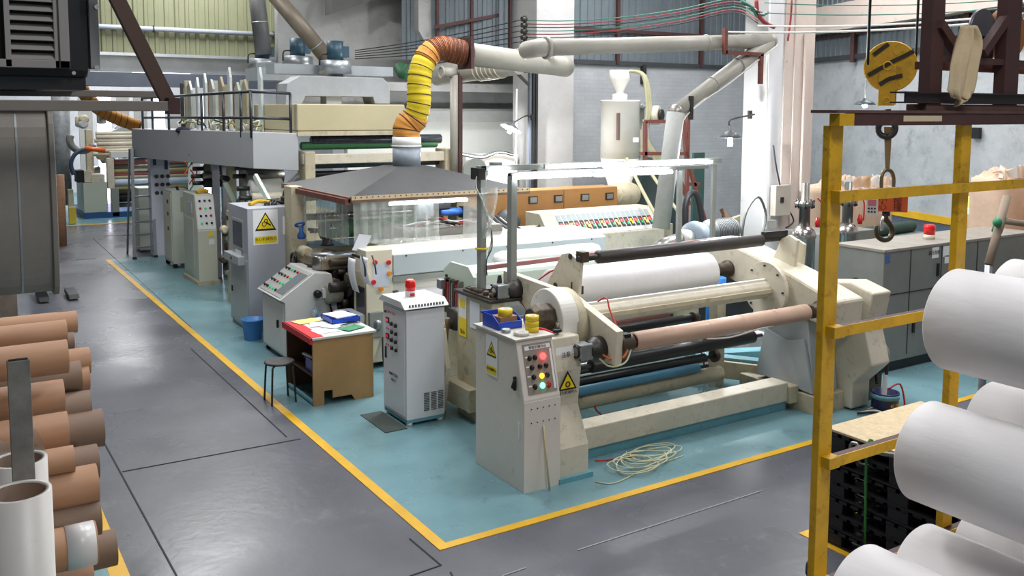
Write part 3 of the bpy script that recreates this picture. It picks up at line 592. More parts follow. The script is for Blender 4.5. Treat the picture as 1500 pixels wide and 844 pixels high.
MB().lathe((1.55, 2.75, .98), (1, 0, 0), [(.11, 0), (.13, .03), (.13, .22), (.09, .26)], 20).build('drive_motor', darkst, G); MB().lathe((1.42, 2.8, .9), (1, 0, 0), [(.05, 0), (.05, .1), (.03, .14)], 12).build('brass_coupling', M('brass', (170, 140, 80), .4, .7), G)
box(1.45, 1.95, 2.2, 2.75, .12, .36).build('gear_case', cream2, G, .01); box(1.8, 2.0, 2.6, 3.3, .2, 1.0).build('inner_plate', cream2, G)
MB().prism([(2.7, .0), (2.6, .5), (2.7, .9), (3.0, .95), (3.3, .8), (3.4, 0)], 'X', 1.4, 1.46).build('curved_guard', cream, G, .01)
path([(1.5, 2.75, 1.0), (1.5, 2.8, .7), (1.42, 2.75, .35), (1.4, 2.7, .12)], .025).build('hose', M('brown_hose', (110, 96, 78), .5), G); path([(1.3, 3.3, 1.15), (1.38, 3.2, .9), (1.45, 3.0, .6), (1.36, 2.9, .3)], .02).build('hose', wire_b, G)
def grol(x0, x1, y, z, r, m, nm='guide_roller'):
    o = MB().lathe((x0, y, z), (1, 0, 0), [(r*.7, 0), (r, .012), (r, x1-x0-.012), (r*.7, x1-x0)], 20).build(nm, m, G); cyl((x0-.1, y, z), (x1+.1, y, z), .02, n=10).build('roller_shaft', darkst, o)
grol(1.95, 4.6, 2.75, .66, .08, M('reddish_roller', (150, 96, 88), .4)); grol(1.95, 4.6, 2.8, .46, .07, greenr, 'green_roller'); grol(1.95, 4.6, 2.7, .3, .06, steel, 'steel_roller'); grol(1.95, 4.7, 2.6, .9, .07, black, 'rubber_roller')
box(1.6, 4.7, 2.5, 2.62, .08, .2).build('base_rail', palegreen, G, .01)
box(4.95, 5.1, 2.7, 3.4, 0, 1.3).build('far_side_plate', cream2, G)
r = T('film_roll', 'fluffy white roll lying on the pale green hood in front of the extruder console', 'roll', (3.4, 3.55, 1.5))
MB().lathe((2.6, 3.62, 1.41), (1, 0, 0), [(.03, 0), (.08, .04), (.1, .12), (.095, .7), (.105, 1.2), (.098, 1.5), (.07, 1.58)], 28).build('wound_web', papr, r)
box(2.6, 4.3, 3.47, 3.77, .9, 1.315).build('roll_cradle', palegreen, r)
# ================================================================== CALENDER WITH SCREEN CABINET
K = T('calender_unit', 'white and grey covered calender with screen cabinet, red and orange knobs and clipped papers', 'machine', (2.6, 4.8, 0))
KY = 4.6
kx0 = at(537, 460, Y=KY).x; kx1 = at(573, 400, Y=KY).x; kyb = at(519, 400, X=kx0).y; kz = at(545, 367, Y=KY).z
box(kx0, kx1+.02, KY, kyb, .42, kz).build('operator_cabinet', M('ivory_cabinet', (222, 214, 190), .4, var=.04), K, .01)
box(kx0+.02, kx1+.25, KY-.02, kyb, .08, .42).build('cabinet_foot', M('ivory_cabinet', (222, 214, 190), .4), K, .01)
kr = at(888, 350, Y=KY).x; ka = at(573, 372, Y=KY).z; kb = at(573, 404, Y=KY).z; kb2 = at(888, 363, Y=KY).z; ka2 = at(888, 346, Y=KY).z
kt = at(573, 360, Y=KY+.35).z
MB().prism([(KY+.02, (ka+ka2)/2), (KY+.35, kt+.01), (KY+.9, kt+.01), (KY+.9, .95), (KY+.02, .95)], 'X', kx1+.02, kr).build('long_white_cover', M('ivory_cover', (206, 202, 190), .45, var=.05), K, .01)
box(kx1+.03, kr-.02, KY-.01, KY+.02, kb, (ka+ka2)/2-.01).build('grey_panel', M('pale_blue_grey_panel', (184, 194, 196), .4, var=.03), K, .004)
box(kx1+.02, kr, KY-.02, KY+.3, kb-.08, kb-.015).build('cover_lower_rail', greyd, K)
for t in (.06, .3, .5, .72, .92): x = kx1+(kr-kx1)*t; cyl((x, KY-.015, (ka+ka2)/2-.03), (x, KY-.005, (ka+ka2)/2-.03), .012, n=8).build('panel_screw', darkst, K)
box(kx1+.3, kr, KY+.1, KY+.8, .2, .7).build('lower_frame', cream2, K); MB().lathe((kx1+.1, KY+.1, kb-.3), (1, 0, 0), [(.13, 0), (.13, kr-kx1-.2)], 28).build('white_roller', papr, K); box(kx1+.4, kr-.1, 3.9, KY, .55, kb-.4).build('white_web', papr, K)
ok_ = M('orange_knob', (230, 140, 40), .4)
for (a_, b_, m) in ((568, 384, redp), (569, 400, ok_), (548, 384, redp), (546, 413, redp), (557, 423, ok_)):
    q = at(a_, b_, Y=KY); MB().lathe((q.x, KY, q.z), (0, -1, 0), [(.02, 0), (.02, .02), (.032, .025), (.028, .045)], 14).build('knob', m, K)
q = at(558, 403, Y=KY); quad((q.x, KY-.004, q.z), (1, 0, 0), (0, 0, 1), .22, .3).build('clear_document_pocket', M('document_pocket', (206, 214, 224), .2), K)
ym = (KY+kyb)/2; quad((kx0-.006, ym, .9), (0, -1, 0), (0, 0, 1), kyb-KY-.06, .6, .012).build('screen_bezel', cream2, K); quad((kx0-.02, ym-.05, .86), (0, -1, 0), (0, 0, 1), .26, .34, .004).build('screen', M('dark_screen', (40, 40, 46), .15), K)
q = at(512, 440, Y=KY+.2); box(q.x-.12, kx0-.02, KY+.02, KY+.45, .5, .7).build('printer_box', greyp, K, .01)
for (pxx, py0, h) in ((522, 378, .42), (540, 376, .34)):
    q = at(pxx, py0, X=kx0-.03)
    MB().grid(1, 8, lambda u, v, q=q, h=h: (q.x-.06*math.sin(v*2.2)-.01, q.y+.11-u*.22, q.z-h+v*h)).build('paper_sheet', paperm, K, solid=.002)
q = at(530, 358, Y=KY+.25); quad((q.x, q.y, q.z+.02), (.5, -1, 0), (.5, 0, 1), .2, .22).build('paper_sheet', paperm, K)
q = at(516, 373, X=kx0-.05); MB().bar(q, (q.x, KY-.02, q.z), .02, .03).build('clip_bar', blackp, K); path([at(530, 375, X=kx0-.1), at(534, 390, X=kx0-.12), at(535, 405, X=kx0-.1)], .01).build('cord', wire_b, K); path([at(545, 375, X=kx0-.0), at(549, 388, X=kx0-.06), at(551, 402, X=kx0-.04)], .01).build('cord', wire_b, K)
for a_, b_ in ((588, 357), (810, 338)): q = at(a_, b_, Y=KY+.4); MB().torus(q, (1, -1, 0), .032, .01, 14, 6).build('lifting_eye', white_p, K)
path([(kx0+.2, KY-.05, .4), (kx0+.15, KY-.2, .1), (kx0+.3, KY-.25, .03), (kx0+.5, KY-.1, .2)], .02).build('hose', wire_b, K); box(kx0+.02, kx0+.2, KY-.06, KY-.0, .42, .72).build('junction_panel', greyd, K); MB().lathe((kx0+.12, KY-.06, .5), (0, 0, 1), [(.03, 0), (.05, .03), (.05, .1), (.03, .13)], 12).build('pipe_fitting', steelw, K)
# ================================================================== FUME HOOD WITH CURTAIN AND DUCT
H = T('fume_hood', 'dark sheet metal pyramid hood with clear strip curtain and white chimney collar', 'hood', (2.6, 6.2, 1.9))
hx0, hx1, hy0, hy1, hz = 1.34, 4.0, 5.0, 7.6, 2.11
mb = MB(); v = [(hx0, hy0, hz), (hx1, hy0, hz), (hx1, hy1, hz), (hx0, hy1, hz)]; w = [(2.4, 5.85, 2.42), (2.9, 5.85, 2.42), (2.9, 6.35, 2.42), (2.4, 6.35, 2.42)]
mb.add(v+w, [(0, 1, 5, 4), (1, 2, 6, 5), (2, 3, 7, 6), (3, 0, 4, 7), (4, 5, 6, 7)]).build('hood_sheet', slate, H, solid=.01)
for (a, b) in (((hx0, hy0, hz-.03), (hx1, hy0, hz-.03)), ((hx0, hy0, hz-.03), (hx0, hy1, hz-.03)), ((hx1, hy0, hz-.03), (hx1, hy1, hz-.03)), ((hx0, hy1, hz-.03), (hx1, hy1, hz-.03))): MB().bar(a, b, .06, .07).build('rim_angle', M('brown_rim_angle', (120, 92, 76), .6, var=.3), H)
box(hx0, hx1, hy0-.035, hy0-.03, hz-.03, hz+.02).build('pegboard_strip', M('cream_strip', (206, 184, 150), .6), H)
for i in range(34): cyl((hx0+.05+i*.078, hy0-.037, hz), (hx0+.05+i*.078, hy0-.03, hz), .01, n=6).build('strip_hole', darkst, H)
MB().pipe((2.65, 6.1, 2.4), (2.65, 6.1, 2.68), .2, .19, 32).build('grey_collar', M('blue_grey_collar', (150, 160, 170), .4), H); MB().pipe((2.65, 6.1, 2.68), (2.65, 6.1, 2.83), .205, .195, 32).build('white_collar', offw, H)
MB().torus((2.65, 6.1, 2.7), (0, 0, 1), .206, .01, 32, 6).build('collar_seam', offw, H)
def strip(x0, y0, x1, y1, z0, z1, ph):
    return MB().grid(6, 6, lambda u, v: (x0+(x1-x0)*u+.012*math.sin(u*6+ph), y0+(y1-y0)*u+.02*math.sin(u*7+ph+v), z0+(z1-z0)*v))
for i in range(7):
    x = hx0+.04+i*.17; strip(x, hy0, x+.2, hy0, 1.5+.015*math.sin(i*2), 2.06, i).build('curtain_strip', vinyl, H)
for i in range(8):
    y = hy0+.06+i*.2; strip(hx0, y, hx0, y+.22, 1.5, 2.06, i*1.7).build('curtain_strip', vinyl, H)
strip(2.95+.0, hy0, 3.3, hy0+.05, 1.45, 2.05, 2).build('curtain_strip', vinyl, H)
bt = box(2.1, 3.3, 5.5, 5.56, 1.98, 2.02).build('tube_batten', offw, H); cyl((2.1, 5.5, 1.95), (3.3, 5.5, 1.95), .02).build('fluorescent_tube', tube_e, bt)
D = T('flexible_duct', 'yellow and orange ribbed flexible duct rising from the hood collar', 'duct', (2.65, 6.1, 2.85))
dp = [Vector((2.65, 6.1, 2.8)), Vector((2.66, 6.1, 2.98)), Vector((2.76, 6.05, 3.1)), Vector((2.80, 6.0, 3.3)), Vector((2.80, 6.0, 3.55)), Vector((2.84, 6.0, 3.8)), Vector((2.96, 6.0, 4.0)), Vector((3.14, 5.98, 4.08)), Vector((3.34, 5.95, 4.06)), Vector((3.5, 5.9, 4.02))]
def spl(P, m=10):
    Q = []
    for i in range(len(P)-1):
        p0 = P[max(i-1, 0)]; p1 = P[i]; p2 = P[i+1]; p3 = P[min(i+2, len(P)-1)]
        for k in range(m):
            t = k/m; Q.append(.5*((2*p1)+(p2-p0)*t+(2*p0-5*p1+4*p2-p3)*t*t+(3*p1-p0-3*p2+p3)*t**3))
    return Q+[P[-1]]
dq = spl(dp)
def ribduct(Q, r, mat, par, nm, rib, ribm, amp=.06):
    MB().path([q for q in Q], lambda t: r*(1-amp*.5+amp*abs(math.sin(t*len(Q)*.9))), 22, 1, caps=False).build(nm, mat, par, solid=.004)
    for k in range(1, len(Q)-1, rib):
        d = Q[k+1]-Q[k-1]; MB().torus(Q[k], d+Vector((.12, .05, .12))*d.length, r*1.01, .008, 26, 5).build('wire_rib', ribm, par)
ribm = M('dark_rib', (70, 48, 30), .6)
ribduct(dq[0:22], .19, duct_o, D, 'orange_elbow', 6, ribm); ribduct(dq[14:56], .165, duct_y, D, 'yellow_sleeve', 5, ribm); ribduct(dq[55:64], .17, duct_o, D, 'orange_bend', 4, ribm); ribduct(dq[63:], .175, M('compressed_orange_cloth', (190, 112, 50), .6, var=.4, scale=14), D, 'compressed_sleeve', 1, M('dark_orange_rib', (96, 50, 30), .6))
# ---- overhead ducts
U = T('exhaust_duct', 'wide beige round duct joining the flexible duct under the ceiling', 'duct', (5, 7, 4))
a = Vector((3.5, 5.9, 4.02)); b = at(828, 98, Z=3.98)
MB().lathe(a, b-a, [(.17, 0), (.17, (b-a).length-.25), (.175, (b-a).length-.24), (.18, (b-a).length), (.12, (b-a).length)], 30).build('duct_run', cloudy, U)
box(3.48, 3.53, 5.7, 6.1, 3.8, 4.25).build('end_flange', maroon, U)
a2 = at(640, 110, Y=9.5); b2 = at(760, 92, Y=7.5); cyl(a2, b2, .2, n=26).build('lower_branch', cloudy, U)
for i in range(6):
    q = a2.lerp(b2, .55+.05*i); MB().torus(q, b2-a2, .215, .012, 24, 5).build('branch_hoop', M('cream_hoop', (200, 190, 170), .5), U)
a3 = at(745, 88, Y=8.0); b3 = at(805, 72, Y=6.9); cyl(a3, b3, .16, n=24).build('upper_branch', cloudy, U)
U2 = T('exhaust_duct', 'long pale round pipe running past the square column and down to the blower', 'duct', (7.4, 3.6, 4.1))
pp = [at(800, 70, Y=3.7), at(1128, 60, Y=3.62)]; pq = [at(1128, 60, Y=3.62), at(990, 165, Y=3.62)]; pr_ = [at(990, 165, Y=3.62), at(968, 335, Y=3.62)]
rr = .104
cyl(pp[0], pp[1], rr, n=26).build('horizontal_run', cloudy, U2); MB().ball(pp[1], rr*1.04, 20).build('elbow', cloudy, U2)
cyl(pp[1], pq[1], rr, n=26).build('sloping_run', cloudy, U2); MB().ball(pq[1], rr*1.12, 20).build('taped_elbow', M('foil_tape', (150, 146, 138), .35, .4, var=.4, scale=20), U2)
cyl(pr_[0], pr_[1], rr*1.15, n=26).build('insulated_drop', insul, U2)
MB().torus(pp[0], pp[1]-pp[0], .125, .022, 24, 8).build('end_collar', cloudy, U2); path([pp[0]+Vector((.05, 0, 0)), pp[0]+Vector((-.06, .04, 0)), pp[0]+Vector((-.1, .14, -.01)), pp[0]+Vector((-.1, .3, -.02))], .112, 20).build('rear_elbow', cloudy, U2)
for t in (.35, .62): q = pq[0].lerp(pq[1], t); MB().torus(q, pq[1]-pq[0], rr+.006, .008, 22, 6).build('joint_band', cloudy, U2)
q = pp[0].lerp(pp[1], .42); MB().torus(pp[0].lerp(pp[1], .68), pp[1]-pp[0], rr+.004, .01, 22, 6).build('joint_band', cloudy, U2)
q = at(1052, 65, Y=3.65); MB().bar((q.x, 3.52, 4.35), (q.x, 3.52, 4.0), .06, .05).build('hanger', rust, U2); MB().bar((q.x, 3.52, 4.02), (q.x+.75, 3.52, 4.02), .05, .05).build('hanger', rust, U2); MB().bar((q.x+.72, 3.52, 4.02), (q.x+.72, 3.52, 3.6), .06, .05).build('hanger', rust, U2)
q = pq[0].lerp(pq[1], .9); MB().bar(q+Vector((0, -.1, .12)), q+Vector((0, -.1, -.2)), .05, .05).build('hanger', darkst, U2)
path([pq[0]+Vector((.05, -.1, -.06)), pq[0].lerp(pq[1], .5)+Vector((.02, -.1, -.1)), pq[1]+Vector((.06, -.1, -.08)), pr_[0].lerp(pr_[1], .5)+Vector((.1, -.05, 0)), pr_[1]+Vector((.1, -.05, 0))], .01).build('cord', wire_w, U2)
# ---- blower
q = at(1018, 345, Y=3.7)
B_ = T('blower', 'grey-blue round blower with finned motor at the foot of the insulated pipe', 'blower', (q.x, 3.7, 0))
MB().lathe((q.x-.1, 3.7, q.z-.05), (1, 0, -.05), [(.14, 0), (.24, .02), (.26, .1), (.24, .2), (.12, .22)], 30).build('volute', M('blue_grey_cast', (136, 150, 162), .45), B_)
MB().lathe((q.x-.28, 3.7, q.z-.02), (1, 0, 0), [(.09, 0), (.12, .02), (.12, .08), (.1, .2)], 22).build('inlet_flange', white_p, B_)
MB().lathe((q.x-.75, 3.65, q.z-.12), (1, .1, .2), [(.09, 0), (.1, .25), (.085, .5)], 20).build('inlet_duct', M('foil_duct', (176, 176, 172), .3, .6, var=.3, scale=14), B_)
mt = MB().lathe((q.x+.3, 3.72, q.z+.03), (1, .1, 0), [(.1, -.15), (.18, 0), (.18, .45), (.15, .52)], 24).build('motor_body', M('grey_motor', (120, 124, 126), .45), B_)
for i in range(12): MB().torus((q.x+.33+i*.035, 3.725+i*.0035, q.z+.03), (1, .1, 0), .182, .006, 22, 4).build('fin', darkst, mt)
box(q.x-.3, q.x+1.0, 3.5, 3.95, 0, q.z-.28).build('stand', darkst, B_)
# ================================================================== EXTRUDER, CONSOLE, DRYER
X = T('extruder', 'long extruder with orange barrel covers and small windows near the back wall', 'machine', (6, 8.5, 0))
e0 = at(640, 290, Y=8.5); e1 = at(905, 270, Y=8.5); zt_ = (e0.z+e1.z)/2; zb_ = at(800, 337, Y=8.5).z
xs = [e0.x, at(700, 300, Y=8.5).x, at(826, 300, Y=8.5).x, e1.x]
for i in range(3): box(xs[i]+.005, xs[i+1]-.005, 8.5, 9.0, zb_, zt_).build('barrel_cover', orangec, X, .012)
for px_ in (781, 818, 857, 893):
    q_ = at(px_, 293-(px_-781)*.05, Y=8.49); c = q_.x; b = box(c-.1, c+.1, 8.485, 8.5, q_.z-.07, q_.z+.07).build('window_rim', darkst, X); box(c-.07, c+.08, 8.478, 8.486, q_.z-.05, q_.z+.05).build('window_glass', steelw, b)
box(e0.x-.2, e1.x+1.4, 8.4, 9.1, 0, zb_-.06).build('base', cream2, X, .01)
box(e0.x, e1.x+.1, 8.42, 8.5, zb_-.05, zb_).build('cover_rail', darkst, X)
MB().lathe((e1.x, 8.75, zt_-.2), (1, 0, 0), [(.2, 0), (.26, .1), (.26, .5), (.2, .65)], 12).build('gearbox', cream2, X, .01); box(e1.x+.1, e1.x+1.0, 8.5, 9.0, zb_-.1, zb_+.2).build('gearbox_base', cream2, X, .01)
for j, px_ in enumerate((688, 748)):
    c = at(px_, 0, Y=8.3).x; MB().lathe((c, 8.45, zb_+.25), (0, -1, 0), [(.2, 0), (.2, .05), (.14, .07), (.14, .3), (.1, .32)], 20).build('pipe_elbow', M('dark_grey_elbow', (90, 94, 98), .4), X); box(c-.2, c+.05, 8.2, 8.4, zb_-.1, zb_+.1).build('grey_plate', greyp, X)
for i in range(6): path([(6.0+.1*i, 8.3, zb_+.05), (6.3+.1*i, 8.0, zb_-.15), (6.8+.15*i, 7.8, zb_-.2)], .03).build('thick_cable', wire_b if i % 2 else wire_w, X)
N_ = T('control_console', 'long cream desk console with a row of nineteen modules and coloured buttons', 'console', (7, 7.4, 0))
c0, c1 = at(800, 345, Y=7.4), at(962, 345, Y=7.4); zt2 = at(880, 308, Y=7.7).z; zb2 = at(880, 341, Y=7.3).z
cz = zb2-.02
MB().prism([(7.3, 0), (7.3, cz), (7.65, zt2+.02), (8.1, zt2+.02), (8.1, 0)], 'X', c0.x+.02, c1.x+.1).build('desk_body', cream, N_, .01)
su = Vector((0, .35, zt2+.02-cz)).normalized(); sn = Vector((0, -su.z, su.y)); L_ = c1.x-c0.x
mid = Vector(((c0.x+c1.x)/2+.12, 7.475, (cz+zt2+.02)/2)); pn = quad(mid, (1, 0, 0), su, L_*.84, math.hypot(.35, zt2+.02-cz)*.92, .006).build('module_rail', panelg, N_)
for i in range(19):
    x = mid.x-L_*.4+i*L_*.8/18
    quad(Vector((x, mid.y, mid.z))+su*.03+sn*.007, (1, 0, 0), su, L_*.8/18*.8, .34, .004).build('module', M('module_grey', (160, 172, 172), .4), pn)
    quad(Vector((x, mid.y, mid.z))-su*.05+sn*.012, (1, 0, 0), su, .085, .2, .004).build('meter', blackp, pn)
    for k, (dz, m) in enumerate(((.0, (lamp_r, btn_r, btn_y)[i*7 % 3]), (-.06, (btn_g, btn_y, btn_g)[i*5 % 3]))): quad(Vector((x-.012+.024*k, mid.y, mid.z))+su*(dz-.02)+sn*.017, (1, 0, 0), su, .045, .05, .004).build('button_cap', m, pn)
cyl((c0.x+.22, 7.36, cz+.09), (c0.x+.22, 7.42, cz+.13), .05).build('selector', blackp, N_)
y = 9.3; R0 = at(882, 150, Y=y); R1 = at(935, 150, Y=y); zb3 = at(910, 232, Y=y).z; cxx = (R0.x+R1.x)/2; rd = (R1.x-R0.x)/2*.84
Y_ = T('hopper_dryer', 'off-white cylindrical hopper dryer with small cone loader and blower on top of a stand', 'dryer', (cxx, y, 0))
MB().lathe((cxx, y, zb3), (0, 0, 1), [(rd, 0), (rd, R0.z-zb3), (rd*1.04, R0.z-zb3+.02), (rd*1.04, R0.z-zb3+.05)], 32).build('drum', white_p, Y_)
q = at(907, 115, Y=y); MB().lathe((cxx-.02, y, R0.z+.05), (0, 0, 1), [(.16, 0), (.16, .12), (.08, .15), (.09, .2), (.22, .42), (.22, .62)], 20).build('cone_loader', white_p, Y_)
MB().lathe((cxx, y, .9), (0, 0, 1), [(.1, 0), (.14, .4), (rd, zb3-.9)], 24).build('lower_cone', white_p, Y_); box(cxx-.4, cxx+.4, y-.3, y+.3, 0, .9).build('stand', darkst, Y_)
q = at(945, 165, Y=y-.1); MB().lathe((q.x-.02, y-.35, q.z-.05), (.6, -1, 0), [(.1, -.1), (.2, 0), (.2, .14), (.15, .16)], 22).build('fan_housing', cream, Y_); cyl((q.x+.06, y-.52, q.z-.05), (q.x+.08, y-.56, q.z-.05), .12).build('fan_inlet', darkst, Y_)
q2 = at(938, 235, Y=y-.2); cyl((q.x-.1, y-.25, q.z-.15), (q2.x, y-.25, q2.z), .09, n=16).build('white_pipe', offw, Y_); box(q.x-.3, q.x-.12, y-.35, y-.1, q.z-.9, q.z-.35).build('control_box', cream, Y_); box(q.x-.35, q.x-.15, y-.25, y, q.z-.4, q.z+.1).build('heater_box', greyd, Y_)
for k in range(3): path([(cxx+.05, y-.2, R0.z+.65), (cxx+.3+.03*k, y-.35, R0.z+.55), (cxx+.34+.05*k, y-.45, R0.z-.1), (cxx+.28, y-.5, R0.z-.7), (cxx+.6+.1*k, y-.6, zb3-.3), (cxx+.75, y-.6, zb3-.9)], .035).build('clear_hose', M('yellowish_clear_hose', (176, 172, 138), .3), Y_)
box(cxx-.38, cxx-.33, y-rd-.0, y-rd+.06, zb3+.4, zb3+.95).build('sight_glass', M('sight_brown', (120, 96, 90), .3), Y_); quad((cxx+.08, y-rd-.01, zb3+.4), (1, 0, 0), (0, 0, 1), .16, .1).build('name_plate', label_w, Y_)
MB().torus((q.x-.22, y-.3, q.z+.2), (0, 1, 0), .08, .04, 16, 8, 0, 3.6).build('curved_pipe', greyp, Y_)
# brown ladder frame & stored gear by the back wall
E_ = T('pipe_rack', 'tall dark red steel frame standing behind the blower by the back wall', 'rack', (8, 6, 0))
for (a, b) in (((945, 178), (945, 250)), ((945, 178), (985, 178)), ((1008, 160), (1005, 340)), ((1000, 175), (1008, 250)), ((1010, 245), (1040, 350)), ((1008, 270), (1025, 270)), ((938, 225), (1008, 225)), ((1010, 300), (985, 235))):
    MB().bar(at(a[0], a[1], Y=6.5), at(b[0], b[1], Y=6.5), .06, .06).build('angle_bar', rust, E_)
for px_ in (1003,): MB().bar(at(px_, 300, Y=6.5), (at(px_, 300, Y=6.5).x, 6.5, 0), .06, .06).build('angle_bar', rust, E_)
MB().prism([(at(1022, 0, Y=7.5).x, 0), (at(1038, 0, Y=7.5).x, 0), (at(1038, 0, Y=7.5).x, 2.4), (at(1022, 0, Y=7.5).x, 2.4)], 'Y', 7.5, 7.56).build('board', M('dark_green_board', (52, 84, 78), .6), None, label='tall dark green board leaning on the back wall behind the blower', cat='board')
q = at(955, 290, Y=9.9); MB().grid(20, 14, lambda u, v: (q.x-.7+u*1.6, 9.9+.12*math.sin(u*9)*math.cos(v*5)+.3*v, (.02+2.15*v)*(1-.1*abs(u-.5))), True).build('tarpaulin', M('dark_green_tarp', (62, 74, 74), .5, var=.3, scale=3), None, solid=.01, label='dark grey-green tarpaulin draped behind the extruder motor', cat='tarpaulin')
q = at(1062, 305, Y=6.5); b = T('junk_pile_shelf', 'low shelf heaped with dark scrap beside the white column', 'shelf', (q.x, 6.5, 0)); box(q.x-.5, q.x+.5, 6.2, 6.9, .0, .08).build('base_board', darkst, b)
for i in range(7): MB().bar((q.x-.45+.1*i, 6.4, .9+.05*i % .3), (q.x+.3-.05*i, 6.6, 1.15+.04*i), .12, .05).build('scrap_piece', (woodd, darkst, kraftd)[i % 3], b)
box(q.x-.45, q.x+.45, 6.25, 6.8, .08, .95).build('crate', M('dark_blue_crate', (58, 66, 90), .6), b)
MB().bar((at(1000, 350, Y=5.2)), (at(1085, 318, Y=6.0)), .08, .08).build('cream_pipe', cream2, None, label='cream curved pipe crossing behind the blower motor toward the column', cat='pipe')
# lamps
def gooselamp(nm_label, base, arm, shade, r, lit_r, dirv, e):
    L_ = T('wall_lamp', nm_label, 'lamp', base); path([base]+arm+[shade], .012).build('gooseneck', darkst, L_); box(base[0]-.03, base[0]+.03, base[1]-.02, base[1]+.02, base[2]-.06, base[2]+.06).build('wall_plate', darkst, L_)
    d = Vector(dirv).normalized(); MB().lathe(Vector(shade), d, [(.03, -.04), (.03, .02), (.1, .06), (r, .13)], 22, False).build('lamp_shade', M('lamp_enamel', (96, 100, 104), .4), L_, solid=.004)
    cyl(Vector(shade)+d*.06, Vector(shade)+d*lit_r, .035, n=12).build('bulb', bulb_e, L_)
    l = bpy.data.lights.new('bulb_light', 'POINT'); l.energy = e; l.shadow_soft_size = .06; l.color = (.95, .98, 1); lo = bpy.data.objects.new('bulb_light', l); COL.objects.link(lo); lo.location = Vector(shade)+d*(lit_r+.06)
q = at(1070, 188, Y=3.6); qb = at(1100, 168, Y=3.8)
gooselamp('lit gooseneck lamp with enamel shade fixed to the square column', (qb.x, 3.82, qb.z), [(qb.x-.05, 3.7, qb.z), (q.x+.05, 3.65, q.z+.12)], (q.x, 3.6, q.z), .17, .25, (0, 0, -1), 130)
q = at(752, 180, Y=9.6); qb = at(778, 172, Y=10.0)
gooselamp('lit gooseneck lamp tilted at the pale room left of the rear column', (qb.x, 10.0, qb.z), [(qb.x-.2, 9.9, qb.z+.03)], (q.x, 9.6, q.z), .22, .22, (-.5, 0, -1), 150)
q = at(1267, 150, Y=2.2)
L_ = T('pendant_lamp', 'small lit pendant lamp hanging left of the yellow hook block', 'lamp', (q.x, 2.2, q.z)); MB().lathe((q.x, 2.2, q.z+.06), (0, 0, -1), [(.02, 0), (.03, .03), (.1, .05), (.145, .09)], 22, False).build('lamp_shade', M('dark_green_enamel', (60, 74, 74), .4), L_, solid=.003); cyl((q.x, 2.2, q.z+.06), (q.x, 2.2, 7.9), .008, n=6).build('cord', wire_w, L_); MB().ball((q.x, 2.2, q.z-.04), .035).build('bulb', bulb_e, L_)
# electrical box on column, coiled cable
EB = T('electrical_box', 'grey electrical box with conduit mounted on the pinkish column face', 'box', (7.95, 3.7, 1.7))
a = at(1137, 272, Y=3.68); b = at(1158, 315, Y=3.68); box(a.x, b.x, 3.68, 3.79, b.z, a.z).build('housing', M('beige_grey_box', (176, 168, 156), .45), EB, .006); box(a.x+.1, a.x+.17, 3.67, 3.68, b.z+.2, b.z+.28).build('socket', blackp, EB); box(a.x-.12, a.x+.06, 3.7, 3.79, b.z-.2, b.z-.06).build('switch', panelg, EB)
path([(a.x+.15, 3.74, a.z), (a.x+.05, 3.74, a.z+.3), (a.x, 3.76, a.z+.6)], .012).build('conduit', wire_b, EB); path([(b.x, 3.74, b.z+.1), (b.x+.1, 3.7, b.z-.1), (b.x-.05, 3.72, b.z-.2)], .012).build('conduit', wire_b, EB)
path([at(1085, 390, Y=3.7), at(1090, 320, Y=3.6), at(1110, 288, Y=3.6), at(1122, 315, Y=3.7), at(1116, 345, Y=3.7), at(1105, 385, Y=3.7)], .02).build('looped_cable', M('grey_cable', (120, 124, 120), .5), None, label='thick grey cable looping against the white column face', cat='cable')
path([at(1124, 80, Y=3.75), at(1122, 200, Y=3.78), at(1122, 330, Y=3.78)], .018).build('conduit_pipe', wire_w, None, label='thin white conduit running down the corner of the square column', cat='pipe')
box(8.2, 8.24, 3.74, 3.78, 1.9, 4.4).build('conduit_pipe', concp, None, label='square plaster-coloured trunking on the column front', cat='trunking')
q = at(1180, 102, Y=3.9); MB().lathe((q.x+.05, 3.95, q.z), (0, -1, 0), [(.1, 0), (.12, .02), (.12, .05)], 20).build('alarm_bell', M('faded_red_bell', (176, 110, 104), .5), None, label='faded red round bell at the right edge of the column', cat='bell')

for i in range(9):
    y = 6.6+.08*i; pts = [at(690+6*i, 305+2*i, Y=y), at(712+5*i, 330, Y=y-.2), at(742+4*i, 344-.6*i, Y=y-.3), at(790, 340-1.2*i, Y=7.0)]
    path(pts, .02 if i % 3 else .03, 8).build('power_cable', (wire_b, M('grey_cable', (120, 124, 120), .5), wire_b, wire_w)[i % 4], None, label='thick cables sweeping from the pump bed to the long console', cat='cable', group='cables beside the long console')
box(at(655, 0, Y=7.2).x, at(790, 0, Y=7.2).x, 6.4, 7.3, 0, at(720, 347, Y=6.4).z).build('machine_bed', M('dull_bed', (150, 146, 138), .5, var=.25), None, .01, label='dull grey machine bed under the cables left of the long console', cat='machine bed')

